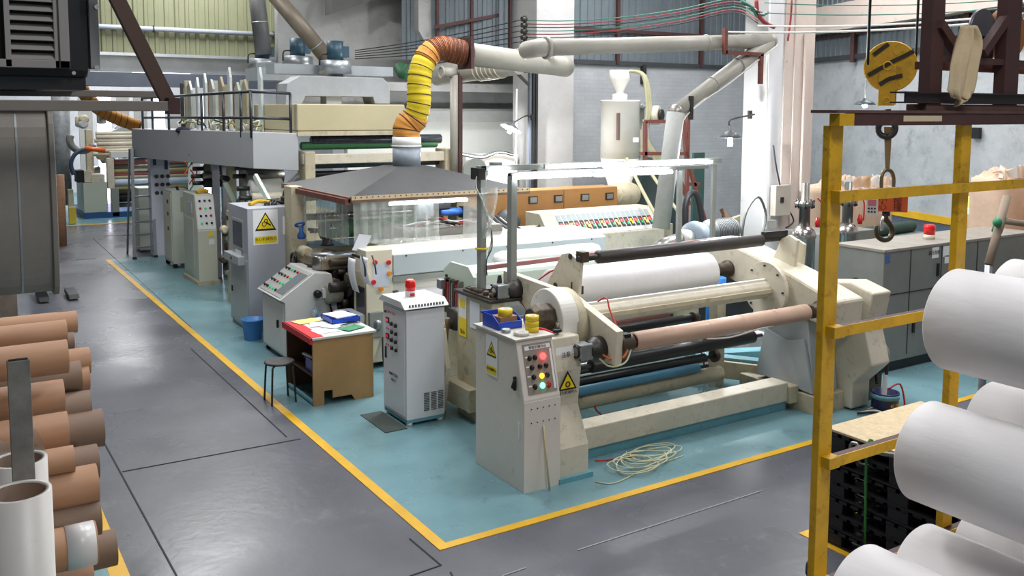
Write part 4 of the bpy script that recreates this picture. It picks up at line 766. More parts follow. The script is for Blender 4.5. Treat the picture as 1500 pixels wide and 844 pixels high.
path([at(1004, 340, Y=5.0), at(1004, 300, Y=5.0), at(1012, 283, Y=5.0), at(1022, 290, Y=5.0), at(1030, 335, Y=5.0)], .05, 10).build('arched_hose', wire_b, None, label='thick black hose arching upright behind the blower', cat='hose')
for k, (p0, p1, l) in enumerate((((918, 232), (962, 318), 'cream hose slanting down left of the insulated pipe'), ((950, 248), (1000, 318), 'cream hose slanting down behind the insulated pipe'))):
    a_, b_ = at(p0[0], p0[1], Y=8.3), at(p1[0], p1[1], Y=7.2); path([a_, a_.lerp(b_, .5)+Vector((0, 0, -.03)), b_], .035, 8).build('slanting_hose', M('yellowish_clear_hose', (176, 172, 138), .3), None, label=l, cat='hose')
bg = at(716, 275, Y=2.3); MB().grid(6, 8, lambda u, v: (bg.x+(u-.5)*.2*(1-.5*v)+.03*math.sin(v*5), 2.3+.03*math.sin(u*6+v*4), bg.z-.52*v), True).build('plastic_bag', vinyl, None, label='clear plastic bag hanging between the two posts of the light frame', cat='bag')
# ================================================================== SWITCH CABINET
def screen_text(s, size, o, par, ang=0): return text(s, size, o, (0, -1, 0), (0, 0, 1), ink, par)
Q = T('switch_cabinet', 'tall pale switch cabinet with perforated cap and rows of red displays and knobs', 'cabinet', (1.08, 2.75, 0))
box(.875, 1.31, 2.46, 3.02, .07, 1.2).build('body', M('cabinet_white', (222, 222, 226), .4, var=.03), Q, .006)
box(.88, 1.3, 2.47, 3.01, .035, .085).build('plinth', tealp, Q)
MB().prism([(2.42, 1.22), (2.52, 1.29), (2.97, 1.29), (3.06, 1.22)], 'X', .84, 1.345).build('vented_cap', M('cap_white', (214, 216, 216), .4), Q, .006); box(.88, 1.3, 2.47, 3.01, 1.195, 1.225).build('cap_gap', darkst, Q)
for (x, y) in ((.92, 2.5), (1.27, 2.5), (.92, 2.97), (1.27, 2.97)): MB().lathe((x, y, 0), (0, 0, 1), [(.03, 0), (.035, .03), (.025, .04)], 12).build('foot', offw, Q)
box(.868, .878, 2.5, 2.99, .1, 1.18).build('door', M('cabinet_white', (222, 222, 226), .4), Q, .003)
dr = Q.children[-1]
sx = .865
for j, z in enumerate((1.03, .86)):
    b = quad((sx, 2.885, z), (0, -1, 0), (0, 0, 1), .07, .055, .006).build('display_rim', ink, Q); quad((sx-.007, 2.885, z), (0, -1, 0), (0, 0, 1), .045, .03, .001).build('red_display', M('red_display', (190, 20, 40), .2, emis=.6), b)
    for y in (2.78, 2.68): k = MB().lathe((sx, y, z-.02), (-1, 0, 0), [(.022, 0), (.02, .02), (.012, .022)], 12).build('rotary_knob', blackp, Q)
    for i in range(3): MB().lathe((sx, 2.91-i*.05, z-.09), (-1, 0, 0), [(.008, 0), (.007, .008)], 8).build('indicator', redink, Q)
    for y in (2.77, 2.67): MB().lathe((sx, y, z-.105), (-1, 0, 0), [(.02, 0), (.018, .02), (.01, .022)], 12).build('rotary_knob', blackp, Q)
for i in range(5): text('控制电源箱'[i], .03, (sx-.001, 2.9-i*.045, 1.12), (0, -1, 0), (0, 0, 1), redink, Q)
text('机械电气设备', .035, (sx-.002, 2.75, .48), (0, -1, 0), (0, 0, 1), ink, Q); text('有限公司', .028, (sx-.002, 2.75, .42), (0, -1, 0), (0, 0, 1), ink, Q)
box(.86, .87, 2.92, 2.95, .62, .74).build('door_latch', blackp, Q); box(.862, .87, 2.93, 2.96, 1.1, 1.12).build('small_mark', ink, Q)
for k in range(3):
    for i in range(11): box(1.07+k*.08, 1.13+k*.08, 2.452, 2.462, .14+i*.018, .148+i*.018).build('vent_slot', M('slot_grey', (96, 98, 94), .6), Q)
for i in range(12): box(.9+i*.034, .915+i*.034, 2.437, 2.45, 1.235, 1.26).build('cap_slot', M('slot_grey', (96, 98, 94), .6), Q)
quad((1.09, 2.458, 1.13), (1, 0, 0), (0, 0, 1), .3, .05, .001).build('embossed_plate', M('cabinet_white', (222, 222, 226), .4), Q)
W2 = T('beacon', 'red rotating beacon on the cap of the tall switch cabinet', 'beacon', (1.05, 2.72, 1.29)); MB().lathe((1.05, 2.72, 1.29), (0, 0, 1), [(.055, 0), (.055, .055), (.05, .06)], 22).build('beacon_base', offw, W2); MB().lathe((1.05, 2.72, 1.35), (0, 0, 1), [(.052, 0), (.054, .05), (.05, .1), (.035, .115)], 22).build('lens', redl, W2); box(1.02, 1.07, 2.66, 2.665, 1.3, 1.33).build('beacon_label', redink, W2)
MB().box(.62, .86, 2.42, 3.05, .005, .012).build('floor_mat', M('dark_green_mat', (70, 80, 76), .8), None, label='dark grey-green mat on the floor left of the tall switch cabinet', cat='mat')
# ================================================================== DESK, STOOL, BUCKET
Dk = T('desk', 'tan plywood desk with red edged top covered in papers', 'desk', (.65, 4.0, 0))
MB().prism([(.3, 0), (.3, .74), (1.0, .74), (1.0, .0), (.78, .0), (.74, .07), (.52, .07), (.52, .16), (.42, .16), (.42, 0)], 'Y', 3.57, 3.6).build('front_panel', wood, Dk)
box(.3, 1.0, 4.42, 4.45, 0, .74).build('rear_panel', woodd, Dk); box(.98, 1.0, 3.6, 4.42, .02, .74).build('back_panel', woodd, Dk)
box(.27, 1.03, 3.54, 4.48, .74, .765).build('desktop', M('desktop_board', (206, 206, 200), .5), Dk, .003); box(.262, .285, 3.54, 4.48, .70, .768).build('red_edge', M('red_edge_trim', (206, 40, 48), .5, var=.2, scale=20), Dk)
box(.27, .42, 3.56, 4.46, .766, .768).build('red_table_mat', M('red_edge_trim', (206, 40, 48), .5), Dk); box(.33, .98, 3.6, 4.42, .3, .32).build('shelf', woodd, Dk); box(.3, .33, 3.6, 4.42, .02, .05).build('bottom_rail', tealp, Dk)
random.seed(3)
for i, (x, y, w, h, r, m, l) in enumerate(((.55, 3.8, .3, .21, .1, paperm, 'white paper sheet at the front corner of the desk'), (.62, 4.1, .3, .21, -.3, paperm, 'white paper sheet in the middle of the desk'), (.5, 4.33, .28, .2, .2, M('yellow_form', (226, 222, 130), .7), 'pale yellow form at the far end of the desk'), (.82, 3.75, .26, .18, .4, M('green_form', (60, 140, 100), .7), 'green form near the right edge of the desk'), (.7, 3.95, .28, .2, .6, paperm, 'tilted paper sheet beside the blue tray'))):
    d = Vector((math.cos(r), math.sin(r), 0)); quad((x, y, .768+i*.0025), d, (-d.y, d.x, 0), w, h, .002).build('paper_sheet', m, None, label=l, cat='paper')
tr = T('paper_tray', 'blue plastic tray filled with papers on the desk', 'tray', (.86, 4.15, .78))
mb = MB(); mb.box(.68, 1.02, 3.98, 4.34, .785, .79)
for (a, b, c, d) in ((.68, .686, 3.98, 4.34), (1.014, 1.02, 3.98, 4.34), (.68, 1.02, 3.98, 3.986), (.68, 1.02, 4.334, 4.34)): mb.box(a, b, c, d, .785, .835)
mb.build('tray_shell', bluep, tr); quad((.84, 4.16, .838), (1, .2, 0), (-.2, 1, 0), .26, .3, .012).build('paper_pile', paperm, tr)
MB().bar((.74, 3.88, .785), (.9, 3.95, .785), .012, .01).build('pen', blackp, None, label='dark pen on the papers in front of the blue tray', cat='pen')
mb = MB()
for i in range(6): mb.bar((.86+.02*i, 3.84, .79), (.9+.02*i, 3.98, .79), .004, .004)
mb.build('wire_tray', darkst, None, label='small dark wire basket at the right edge of the desk', cat='basket')
bx = T('storage_bin', 'deep blue plastic bin on the shelf inside the desk', 'bin', (.5, 3.95, .32)); binbox(.36, .62, 3.68, 3.98, .321, .14, .008, bx, low=.8); box(.35, .63, 3.97, 3.99, .445, .462).build('bin_rim', bluep, bx)
MB().bar((.36, 4.05, .48), (.4, 3.75, .475), .03, .02).build('paper_roll', offw, None, label='thin pale rod lying across the blue bin inside the desk', cat='rod')
St = T('stool', 'round black stool with thin legs standing across the yellow line', 'stool', (.06, 3.97, 0))
sx0, sy0 = .06, 3.97
MB().lathe((sx0, sy0, .43), (0, 0, 1), [(.15, 0), (.165, .008), (.165, .02), (.15, .028)], 32).build('seat', M('scuffed_black_seat', (58, 54, 54), .5, var=.4, scale=12), St)
for i in range(4):
    a = math.pi/4+i*math.pi/2; c, s_ = math.cos(a), math.sin(a)
    path([(sx0+.1*c, sy0+.1*s_, .425), (sx0+.15*c, sy0+.15*s_, .41), (sx0+.165*c, sy0+.165*s_, .36), (sx0+.19*c, sy0+.19*s_, 0.0)], .011, 8).build('leg', darkst, St)
Bu = T('bucket', 'light blue plastic bucket on the floor behind the grey console', 'bucket', (.62, 6.65, 0))
q = at(371, 497, Z=0); MB().lathe((q.x, q.y, 0), (0, 0, 1), [(.001, 0.005), (.115, .0), (.12, .01), (.15, .27), (.162, .275), (.162, .295), (.145, .295), (.112, .02), (.001, .015)], 32, False).build('bucket_wall', bluel, Bu)
MB().torus((q.x, q.y, .2), (.3, 1, .9), .155, .004, 30, 5, 0, math.pi).build('handle', darkst, Bu)
# ================================================================== DESK CONSOLE (slanted) AND TALL CABINETS
Cn = T('control_console', 'grey wheeled desk console with slanted panel of black knobs and green buttons', 'console', (1.0, 5.9, 0))
q1 = at(420, 533, Z=0); x0 = .6; ya, yb = 5.38, 6.32
MB().prism([(x0, .07), (x0, .78), (x0-.07, .82), (x0+.4, 1.13), (x0+.62, 1.10), (x0+.72, .5), (x0+.74, .07)], 'Y', ya, yb).build('body', M('console_grey_white', (206, 206, 204), .4, var=.05), Cn, .006)
su = Vector((.47, 0, .31)).normalized(); sn = Vector((-su.z, 0, su.x)); mid = Vector((x0+.165, (ya+yb)/2, .975))
pn = quad(mid+sn*.003, (0, -1, 0), su, .86, .5, .004).build('slanted_panel', panelg, Cn)
quad(mid+Vector((0, -.26, 0))+sn*.008, (0, -1, 0), su, .28, .4, .002).build('membrane_keypad', M('keypad_grey', (110, 116, 122), .4, var=.3, scale=30), pn)
for i in range(5):
    for j in range(4):
        c = mid+Vector((0, .36-.11*i, 0))+su*(-.18+.12*j)+sn*.008; m = (btn_k, btn_g, btn_g, btn_r)[(i*3+j*5) % 4] if i > 1 else btn_k
        MB().lathe(c, sn, [(.02, 0), (.02, .012), (.015, .014), (.013, .03 if i < 2 else .018)], 10).build('push_button', m, pn)
box(x0-.008, x0, ya+.04, yb-.04, .1, .76).build('door', offw, Cn, .003); MB().bar((x0-.02, ya+.25, .42), (x0-.02, ya+.25, .52), .03, .02).build('door_handle', blackp, Cn)
for (x, y) in ((x0+.05, ya+.08), (x0+.05, yb-.08), (x0+.66, ya+.08), (x0+.66, yb-.08)): cyl((x, y-.015, .035), (x, y+.015, .035), .035, n=14).build('caster', blackp, Cn)
s = MB().lathe((x0+.42, ya, .86), (0, -1, 0), [(.05, 0), (.05, .05), (.035, .055), (.035, .09)], 16).build('plug_socket', blackp, Cn); box(x0+.48, x0+.6, ya-.05, ya, .8, .92).build('socket_box', offw, Cn); path([(x0+.56, ya-.03, .8), (x0+.62, ya-.04, .5), (x0+.6, ya-.04, .1)], .012).build('cable', wire_b, Cn)
Tc = T('control_cabinet', 'tall grey cabinet with small window and big yellow moving-parts warning sign', 'cabinet', (1.1, 7.6, 0))
tx0, tx1, ty0, ty1 = .66, 1.36, 7.15, 8.12
box(tx0, tx1, ty0, ty1, .06, 1.81).build('body', M('blue_grey_cabinet', (176, 180, 188), .42, var=.04), Tc, .008); box(tx0+.02, tx1-.02, ty0+.02, ty1-.02, 0, .06).build('plinth', greyd, Tc)
b = box(tx0-.008, tx0+.001, 7.35, 7.92, 1.18, 1.62).build('window_rim', greyp, Tc); box(tx0-.012, tx0-.006, 7.4, 7.87, 1.22, 1.58).build('window_glass', M('dark_window', (70, 76, 82), .1), b)
box(tx0-.008, tx0, 7.18, 8.08, .1, 1.05).build('lower_door', greyp, Tc, .003); d_ = box(tx0-.1, tx0, 7.3, 8.05, .98, 1.1).build('open_drawer', greyp, Tc, .004); cyl((tx0-.11, 7.65, 1.05), (tx0-.1, 7.65, 1.05), .02).build('drawer_lock', darkst, d_)
box(tx0-.02, tx0, 7.95, 8.0, .5, .58).build('door_latch', blackp, Tc); quad((tx0-.01, 7.6, 1.12), (0, -1, 0), (0, 0, 1), .3, .1, .001).build('label_strip', label_w, Tc)
warn_sign((.92, ty0-.001, 1.53), (1, 0, 0), (0, 0, 1), .36, .5, Tc)
c = quad((1.26, ty0-.001, 1.54), (1, 0, 0), (0, 0, 1), .18, .26).build('small_sign', label_w, Tc); mb = MB(); mb.add([(1.2, ty0-.006, 1.53), (1.32, ty0-.006, 1.53), (1.26, ty0-.006, 1.63), (1.2, ty0-.004, 1.53), (1.32, ty0-.004, 1.53), (1.26, ty0-.004, 1.63)], [(0, 1, 2), (5, 4, 3)]).build('triangle', label_y, c); quad((1.26, ty0-.004, 1.49), (1, 0, 0), (0, 0, 1), .12, .035, .001).build('caption', label_y, c)
path([(.8, 7.5, 1.83), (.95, 7.6, 1.86), (1.1, 7.5, 1.85)], .03).build('yellow_gloves', M('yellow_cloth', (206, 166, 40), .8), None, label='crumpled yellow glove on top of the tall grey cabinet', cat='glove')
for i in range(4): path([(1.0+.05*i, 7.4, 1.83), (1.1+.06*i, 7.6+.03*i, 1.87), (1.3, 7.45+.05*i, 1.84)], .02).build('black_cable', wire_b, None, label='black cables bunched on top of the tall grey cabinet', cat='cable', group='cables on the tall grey cabinet')
path([at(415, 300, Y=7.6), at(422, 275, Y=7.7), at(435, 258, Y=7.9)], .05).build('black_sleeve', wire_b, None, label='thick black cable sleeve rising from the tall grey cabinet to the platform', cat='cable')
# cream narrow cabinet with slanted panel
Nc = T('control_cabinet', 'narrow cream cabinet with white slanted push-button panel at its head', 'cabinet', (1.1, 11.6, 0))
nx0, nx1, ny0, ny1 = .93, 1.27, 11.2, 12.3
MB().prism([(nx0, .08), (nx0, 1.66), (nx1, 1.66), (nx1, .08)], 'Y', ny0+.28, ny1).build('body', greencab, Nc, .008); MB().prism([(ny0, .08), (ny0, 1.0), (ny0+.2, 1.66), (ny0+.3, 1.66), (ny0+.3, .08)], 'X', nx0, nx1).build('front_section', M('cream_cabinet_front', (206, 204, 186), .45, var=.06), Nc, .006)
su = Vector((0, .2, .66)).normalized(); sn = Vector((0, -.66, .2)).normalized(); mid = Vector(((nx0+nx1)/2, ny0+.1, 1.33)); pn = quad(mid+sn*.002, (1, 0, 0), su, .31, .62, .004).build('button_panel', offw, Nc)
for i in range(4):
    for j in range(3): MB().lathe(mid+Vector((-.09+.09*j, 0, 0))+su*(.22-.14*i)+sn*.006, sn, [(.022, 0), (.022, .01), (.015, .02)], 10).build('push_button', (btn_k, btn_r, btn_k, btn_g, btn_k)[(i+j*2) % 5], pn)
box(nx0-.01, nx0, ny0+.3, ny1-.05, .15, 1.2).build('door', greencab, Nc); box(nx0-.012, nx0, ny0+.4, ny1-.4, 1.3, 1.5).build('inspection_plate', greyp, Nc)
mb = MB(); mb.add([(1.1, ny0-.004, .9), (1.22, ny0-.004, .9), (1.16, ny0-.004, 1.02), (1.1, ny0-.001, .9), (1.22, ny0-.001, .9), (1.16, ny0-.001, 1.02)], [(0, 1, 2), (5, 4, 3)]).build('warning_triangle', label_y, Nc); quad((1.17, ny0-.003, .8), (1, 0, 0), (0, 0, 1), .1, .1, .001).build('small_card', label_w, Nc); box(nx0-.03, nx1+.03, ny0-.02, ny1, 0, .08).build('plinth', cream2, Nc)
path([(1.0, 11.5, 1.68), (1.1, 11.55, 1.72), (1.22, 11.6, 1.69)], .04).build('yellow_cloth', M('yellow_cloth', (206, 166, 40), .8), None, label='yellow cloth on top of the narrow cream cabinet', cat='cloth')
Gc = T('control_cabinet', 'grey-green wheeled cabinet with black arched handle behind the narrow cream cabinet', 'cabinet', (1.2, 13, 0))
box(.93, 1.32, 13.3, 14.1, .1, 1.58).build('body', greencab, Gc, .008); box(.918, .93, 13.35, 14.05, .15, 1.53).build('door', M('cream_cabinet_front', (206, 204, 186), .45), Gc); MB().torus((1.0, 13.5, 1.58), (0, 1, 0), .1, .028, 16, 8, 0, math.pi).build('handle', blackp, Gc); quad((1.18, 13.295, 1.3), (1, 0, 0), (0, 0, 1), .16, .3).build('panel_patch', M('beige_patch', (158, 156, 136), .5), Gc)
for z in (1.35, 1.1, .8): cyl((.905, 13.6, z), (.918, 13.6, z), .04, n=10).build('gauge', darkst, Gc)
for (x, y) in ((.98, 13.36), (1.27, 13.36), (.98, 14.02), (1.27, 14.02)): cyl((x, y-.02, .05), (x, y+.02, .05), .05, n=12).build('caster', blackp, Gc)
Gd = T('machine_cabinet', 'pale grey tall cabinet seen behind the step ladder', 'cabinet', (1.2, 15.5, 0)); gxa = at(222, 300, Y=15.2).x; gxb = at(250, 300, Y=15.2).x; box(gxa, gxb, 15.2, 15.5, 0, 2.6).build('column_plate', M('pale_violet_grey', (196, 196, 208), .4, var=.05), Gd, .01); gxc = at(203, 300, Y=15.9).x; box(gxc, gxa+.2, 15.9, 16.6, .05, 1.45).build('body', greencab, Gd, .01)
for i in range(8): cyl((gxa+.12+.12*(i % 3), 15.19, 1.75-.18*(i//3)), (gxa+.12+.12*(i % 3), 15.2, 1.75-.18*(i//3)), .045, n=12).build('dial', darkst, Gd)
box(gxa+.06, gxa+.12, 15.18, 15.2, 2.0, 2.4).build('dark_slot', M('navy_slot', (40, 50, 90), .5), Gd); box(gxa+.3, gxa+.36, 15.18, 15.2, 1.9, 2.5).build('dark_slot', M('navy_slot', (40, 50, 90), .5), Gd)
# ---- step ladder
Ld = T('step_ladder', 'grey metal ladder leaning on the elevated platform', 'ladder', (.7, 15, 0))
a0, a1 = Vector((.49, 15.0, 0)), Vector((.62, 15.6, 2.35)); b0, b1 = Vector((.93, 15.05, 0)), Vector((1.0, 15.6, 2.35)); lm = M('ladder_grey', (112, 118, 122), .4, .4)
for p, q in ((a0, a1), (b0, b1)): MB().bar(p, q, .065, .08).build('rail', lm, Ld); MB().bar(p, p+Vector((0, 0, .05)), .08, .09).build('foot', blackp, Ld)
for i in range(8): t = .1+i*.115; MB().bar(a0.lerp(a1, t), b0.lerp(b1, t), .06, .035).build('rung', lm, Ld)
MB().bar((.50, 15.9, 0), (.58, 15.65, 2.35), .04, .04).build('rear_rail', lm, Ld)
# ================================================================== PLATFORM
Pf = T('platform', 'elevated grey sheet clad platform with dark handrail above the cabinets', 'platform', (1.5, 12, 2.2))
nr, fr = Vector((1.30, 8.95)), Vector((.64, 15.7)); rgt = Vector((2.07, 9.0))
mb = MB(); v = [(fr.x, fr.y, 2.16), (nr.x, nr.y, 2.26), (rgt.x, rgt.y, 2.2), (2.9, 15.7, 2.16), (fr.x, fr.y, 2.78), (nr.x, nr.y, 2.85), (rgt.x, rgt.y, 2.82), (2.9, 15.7, 2.78)]
mb.add(v, [(3, 2, 1, 0), (4, 5, 6, 7), (0, 1, 5, 4), (1, 2, 6, 5), (2, 3, 7, 6), (3, 0, 4, 7)]).build('platform_cladding', M('platform_grey', (178, 180, 182), .45, .1, var=.05, scale=1.2), Pf, .008)
hr = M('handrail_dark', (66, 70, 74), .4, .5)
P0, P1, P2 = at(208, 0+144, Y=15.5), at(367, 134, Y=9.0), at(425, 137, Y=9.1)
for z in (0, -.42):
    path([P0+Vector((0, 0, z)), P1+Vector((0, 0, z))], .025, 8, 1).build('rail', hr, Pf); path([P1+Vector((0, 0, z)), P2+Vector((0, 0, z))], .025, 8, 1).build('rail', hr, Pf)
for t in (0, .12, .3, .62, .8, .93, 1): q = P0.lerp(P1, t); MB().cyl((q.x, q.y, 2.75), q, .025, n=8).build('baluster', hr, Pf)
MB().cyl((P2.x, P2.y, 2.75), P2, .025, n=8).build('baluster', hr, Pf)
MB().ball(at(267, 191, Y=12.6)+Vector((0, -.05, 0)), .09, 10, (1.6, 1, .8)).build('rag', M('dark_rag', (34, 40, 54), .9), None, label='dark rag hanging over the edge of the elevated platform', cat='rag')
# ================================================================== TOWER MACHINE
Tw = T('laminator_tower', 'tall cream laminator with dark rollers, cream box top and grey arched hood', 'machine', (3, 9, 0))
def px(x, y, Y): return at(x, y, Y=Y)
TY = 9.0
x0 = px(442, 200, TY).x; x1 = px(662, 200, TY).x
zt1 = px(440, 222, TY).z
box(px(432, 0, TY).x, px(592, 0, TY).x, TY, TY+2.4, px(432, 192, TY).z, px(432, 152, TY).z).build('top_box', M('cream_olive_cover', (186, 176, 142), .45, var=.05), Tw, .02)
box(px(432, 0, TY).x, px(595, 0, TY).x, TY-.03, TY+2.45, px(500, 195, TY).z-.04, px(500, 192, TY).z).build('box_lip', cream2, Tw)
MB().prism([(px(415, 0, 9.6).x, px(0, 152, 9.6).z), (px(418, 0, 9.6).x, px(418, 122, 9.6).z), (px(438, 0, 9.6).x, px(438, 111, 9.6).z), (px(560, 0, 9.6).x, px(560, 114, 9.6).z), (px(570, 0, 9.6).x, px(570, 125, 9.6).z), (px(570, 0, 9.6).x, px(570, 152, 9.6).z), (px(548, 0, 9.6).x, px(548, 152, 9.6).z), (px(545, 0, 9.6).x, px(545, 142, 9.6).z), (px(445, 0, 9.6).x, px(445, 141, 9.6).z), (px(440, 0, 9.6).x, px(440, 152, 9.6).z)], 'Y', 9.6, 10.1).build('arched_hood', M('pale_grey_hood', (156, 160, 164), .4), Tw, .01)
box(px(470, 0, 9.9).x, px(492, 0, 9.9).x, 9.7, 10.0, px(480, 152, 9.9).z-.1, px(480, 140, 9.9).z).build('hood_pillar', greyp, Tw)
for (a, b, y0, y1, m, nm) in ((400, 575, 96, 110, M('duct_grey', (150, 156, 160), .5), 'flat_duct'),):
    box(px(a, 0, 10.4).x, px(b, 0, 10.4).x, 10.4, 10.9, px(500, y1, 10.4).z, px(500, y0, 10.4).z).build(nm, m, Tw)
def fan(pxx, pyy, Y, label):
    q = px(pxx, pyy, Y); f = T('roof_fan', label, 'fan', tuple(q)); MB().lathe(q-Vector((0, 0, .26)), (0, 0, 1), [(.16, -.12), (.16, 0), (.3, .01), (.3, .24), (.28, .25)], 12).build('fan_casing', steelw, f); cyl(q, q+Vector((0, 0, .34)), .15, n=18).build('motor', motorb, f); box(q.x+.1, q.x+.24, q.y-.08, q.y+.08, q.z+.05, q.z+.25).build('terminal_box', motorb, f); path([q+Vector((-.15, 0, .1)), q+Vector((-.28, 0, .08)), q+Vector((-.3, 0, -.1))], .015).build('cable', wire_b, f)
fan(436, 82, 12, 'blue motor fan on grey duct, between two big dark pipes'); fan(491, 88, 10.2, 'blue motor fan on grey duct above the arched hood'); fan(384, 86, 13.5, 'dark motor fan at the foot of the vertical dark pipe')
box(px(370, 0, 12).x, px(455, 0, 12).x, 11.8, 12.6, px(400, 118, 12).z, px(400, 100, 12).z).build('grey_duct_box', M('duct_grey', (150, 156, 160), .5), Tw)
# upper roller bay
for (pa, pb, py, r, m, nm) in ((455, 646, 206, .085, M('spiral_dark_roller', (70, 74, 84), .3, .5, var=.5, scale=12), 'dark_roller'), (440, 640, 214, .07, greenr, 'green_roller'), (456, 656, 241, .075, M('dark_mottled_roller', (84, 88, 98), .3, .5, var=.4, scale=14), 'dark_roller'), (456, 640, 256, .06, black, 'black_roller')):
    q = px(pa, py, TY+.2); MB().lathe((q.x, TY+.2, q.z), (1, 0, 0), [(r*.7, 0), (r, .02), (r, px(pb, py, TY+.2).x-q.x-.02), (r*.7, px(pb, py, TY+.2).x-q.x)], 22).build(nm, m, Tw)
box(x0, x1, TY-.05, TY+.05, px(0, 0, TY).z*0+px(550, 238, TY).z, px(550, 224, TY).z).build('cross_beam', cream, Tw, .01)
for (a, b) in ((440, 455), (648, 662)): box(px(a, 0, TY).x, px(b, 0, TY).x, TY-.1, TY+.3, 0, px(450, 222, TY).z).build('tower_post', cream2, Tw, .01)
box(px(372, 0, 11.3).x, px(440, 0, TY).x, 9.3, 11.6, 2.86, 3.0).build('side_deck', greyd, Tw)
for (a, y0_) in ((430, 10), (468, 10.5)): pass
box(3.5, x1+.3, TY+.8, TY+2, 0, 1.9).build('lower_body', greyd, Tw, .01)
# middle rolling station between tower and hood
Ms = T('coating_station', 'cream post station with white and steel rollers behind the tall grey cabinet', 'machine', (1.3, 7, 0))
box(1.2, 1.42, 6.85, 7.15, 0, 2.12).build('post', cream2, Ms, .01); box(3.9, 4.05, 6.9, 7.2, 0, 2.0).build('post', cream2, Ms, .01)
for (y, z, r, m, xa, xb, nm) in ((7.3, 1.62, .05, steel, 1.42, 3.9, 'steel_roller'), (7.2, 1.42, .13, M('green_sleeve_roller', (86, 140, 96), .5), 1.75, 3.8, 'green_roller'), (7.1, 1.15, .14, M('blue_tint_roller', (150, 184, 196), .3), 1.5, 3.8, 'white_roller'), (7.0, .85, .1, cream, 1.5, 3.8, 'cream_roller'), (7.5, 1.9, .06, white_p, 1.42, 3.9, 'white_roller')):
    o = MB().lathe((xa, y, z), (1, 0, 0), [(r*.7, 0), (r, .02), (r, xb-xa-.02), (r*.7, xb-xa)], 22).build(nm, m, Ms); cyl((xa-.15, y, z), (xa, y, z), .03, n=10).build('journal', oily, o)
MB().bar((1.3, 6.85, 2.06), (1.3, 5.0, 2.06), .07, .07).build('rusty_arm', rust, Ms); MB().bar((1.26, 7.1, 2.0), (1.5, 7.8, 1.2), .06, .1).build('diagonal_brace', cream2, Ms); MB().bar((1.1, 8.2, 2.2), (1.3, 7.2, 1.3), .05, .08).build('diagonal_brace', palegreen, Ms)
box(1.5, 3.9, 5.2, 6.8, .1, .9).build('bed', oily, Ms, .01); box(1.6, 3.9, 5.3, 6.6, .9, 1.2).build('table_block', M('stained_plate', (176, 160, 146), .5, var=.2, dirt=(110, 80, 64), damt=.3), Ms, .01)
# oily drive gear in front
Dv = T('drive_unit', 'oily gear drive with handwheels, gauge and dark hoses behind the grey console', 'machine', (1.2, 5.9, 0))
random.seed(11)
MB().torus((1.12, 6.55, 1.12), (1, 0, 0), .1, .018, 22, 8).build('handwheel', blackp, Dv); cyl((1.1, 6.55, 1.12), (1.4, 6.55, 1.12), .03, n=10).build('handwheel_shaft', steel, Dv)
for i in range(3): a = i*2.09; MB().bar((1.12, 6.55, 1.12), (1.12, 6.55+.1*math.cos(a), 1.12+.1*math.sin(a)), .015, .02).build('spoke', blackp, Dv)
MB().torus((1.2, 6.5, 1.62), (0, .6, 1), .06, .016, 18, 6).build('valve_wheel', bluev, Dv); MB().lathe((1.22, 6.5, 1.42), (0, 0, 1), [(.05, 0), (.06, .05), (.03, .1), (.03, .18)], 12).build('valve_body', bluev, Dv)
cyl((1.28, 6.4, 1.56), (1.75, 6.3, 1.56), .022, n=10).build('steam_pipe', steel, Dv); MB().lathe((1.5, 6.25, 1.34), (0, 0, 1), [(.1, 0), (.07, .03), (.07, .12), (.03, .14), (.03, .26), (.07, .27), (.07, .29)], 14).build('steam_valve', darkst, Dv)
box(1.15, 2.2, 5.55, 6.6, 1.12, 1.26).build('top_casting', M('grimy_casting', (150, 136, 110), .5, var=.25, dirt=(70, 56, 42), damt=.45), Dv, .015); cyl((1.15, 5.9, 1.24), (1.75, 5.75, 1.24), .07, n=18).build('cylinder_barrel', steelw, Dv)
for i in range(58):
    x = 1.12+random.random()*.4; y = 5.1+random.random()*1.3; z = .3+random.random()*1.0; r = .04+random.random()*.07; L = .06+random.random()*.25
    ax = random.choice(((1, 0, 0), (0, 1, 0), (0, 0, 1), (1, 0, 0)))
    MB().lathe((x, y, z), ax, [(r*.7, 0), (r, .01), (r, L), (r*.7, L+.01)], random.choice((8, 14, 16))).build(random.choice(('gear', 'coupling', 'fitting', 'bearing_cap')), random.choice((oily, oily, darkst, steel, cream2)), Dv)
MB().lathe((1.12, 5.35, .85), (1, 0, 0), [(.1, 0), (.13, .03), (.13, .2), (.09, .22)], 20).build('pump_body', M('aluminium_cast', (178, 174, 160), .5, .3, var=.3, scale=16), Dv); MB().lathe((.98, 5.3, .62), (-1, 0, 0), [(.07, 0), (.07, .03)], 22).build('gauge_rim', M('blue_gauge', (120, 170, 200), .3), Dv); cyl((.94, 5.3, .62), (.95, 5.3, .62), .055).build('gauge_face', label_w, Dv); cyl((1.0, 5.3, .55), (1.0, 5.3, .1), .015, n=8).build('gauge_stem', cream2, Dv)
for k in range(2): path([(1.2, 5.75+.2*k, .95), (1.0, 5.7+.2*k, .8), (1.02, 5.6+.15*k, .4), (1.3, 5.4, .2)], .05).build('black_hose', black, Dv)
box(1.1, 1.3, 5.0, 6.6, 0, .3).build('base', oily, Dv); box(1.5, 2.2, 5.3, 6.5, .1, 1.1).build('frame_block', M('grimy_casting', (150, 136, 110), .5), Dv, .01)
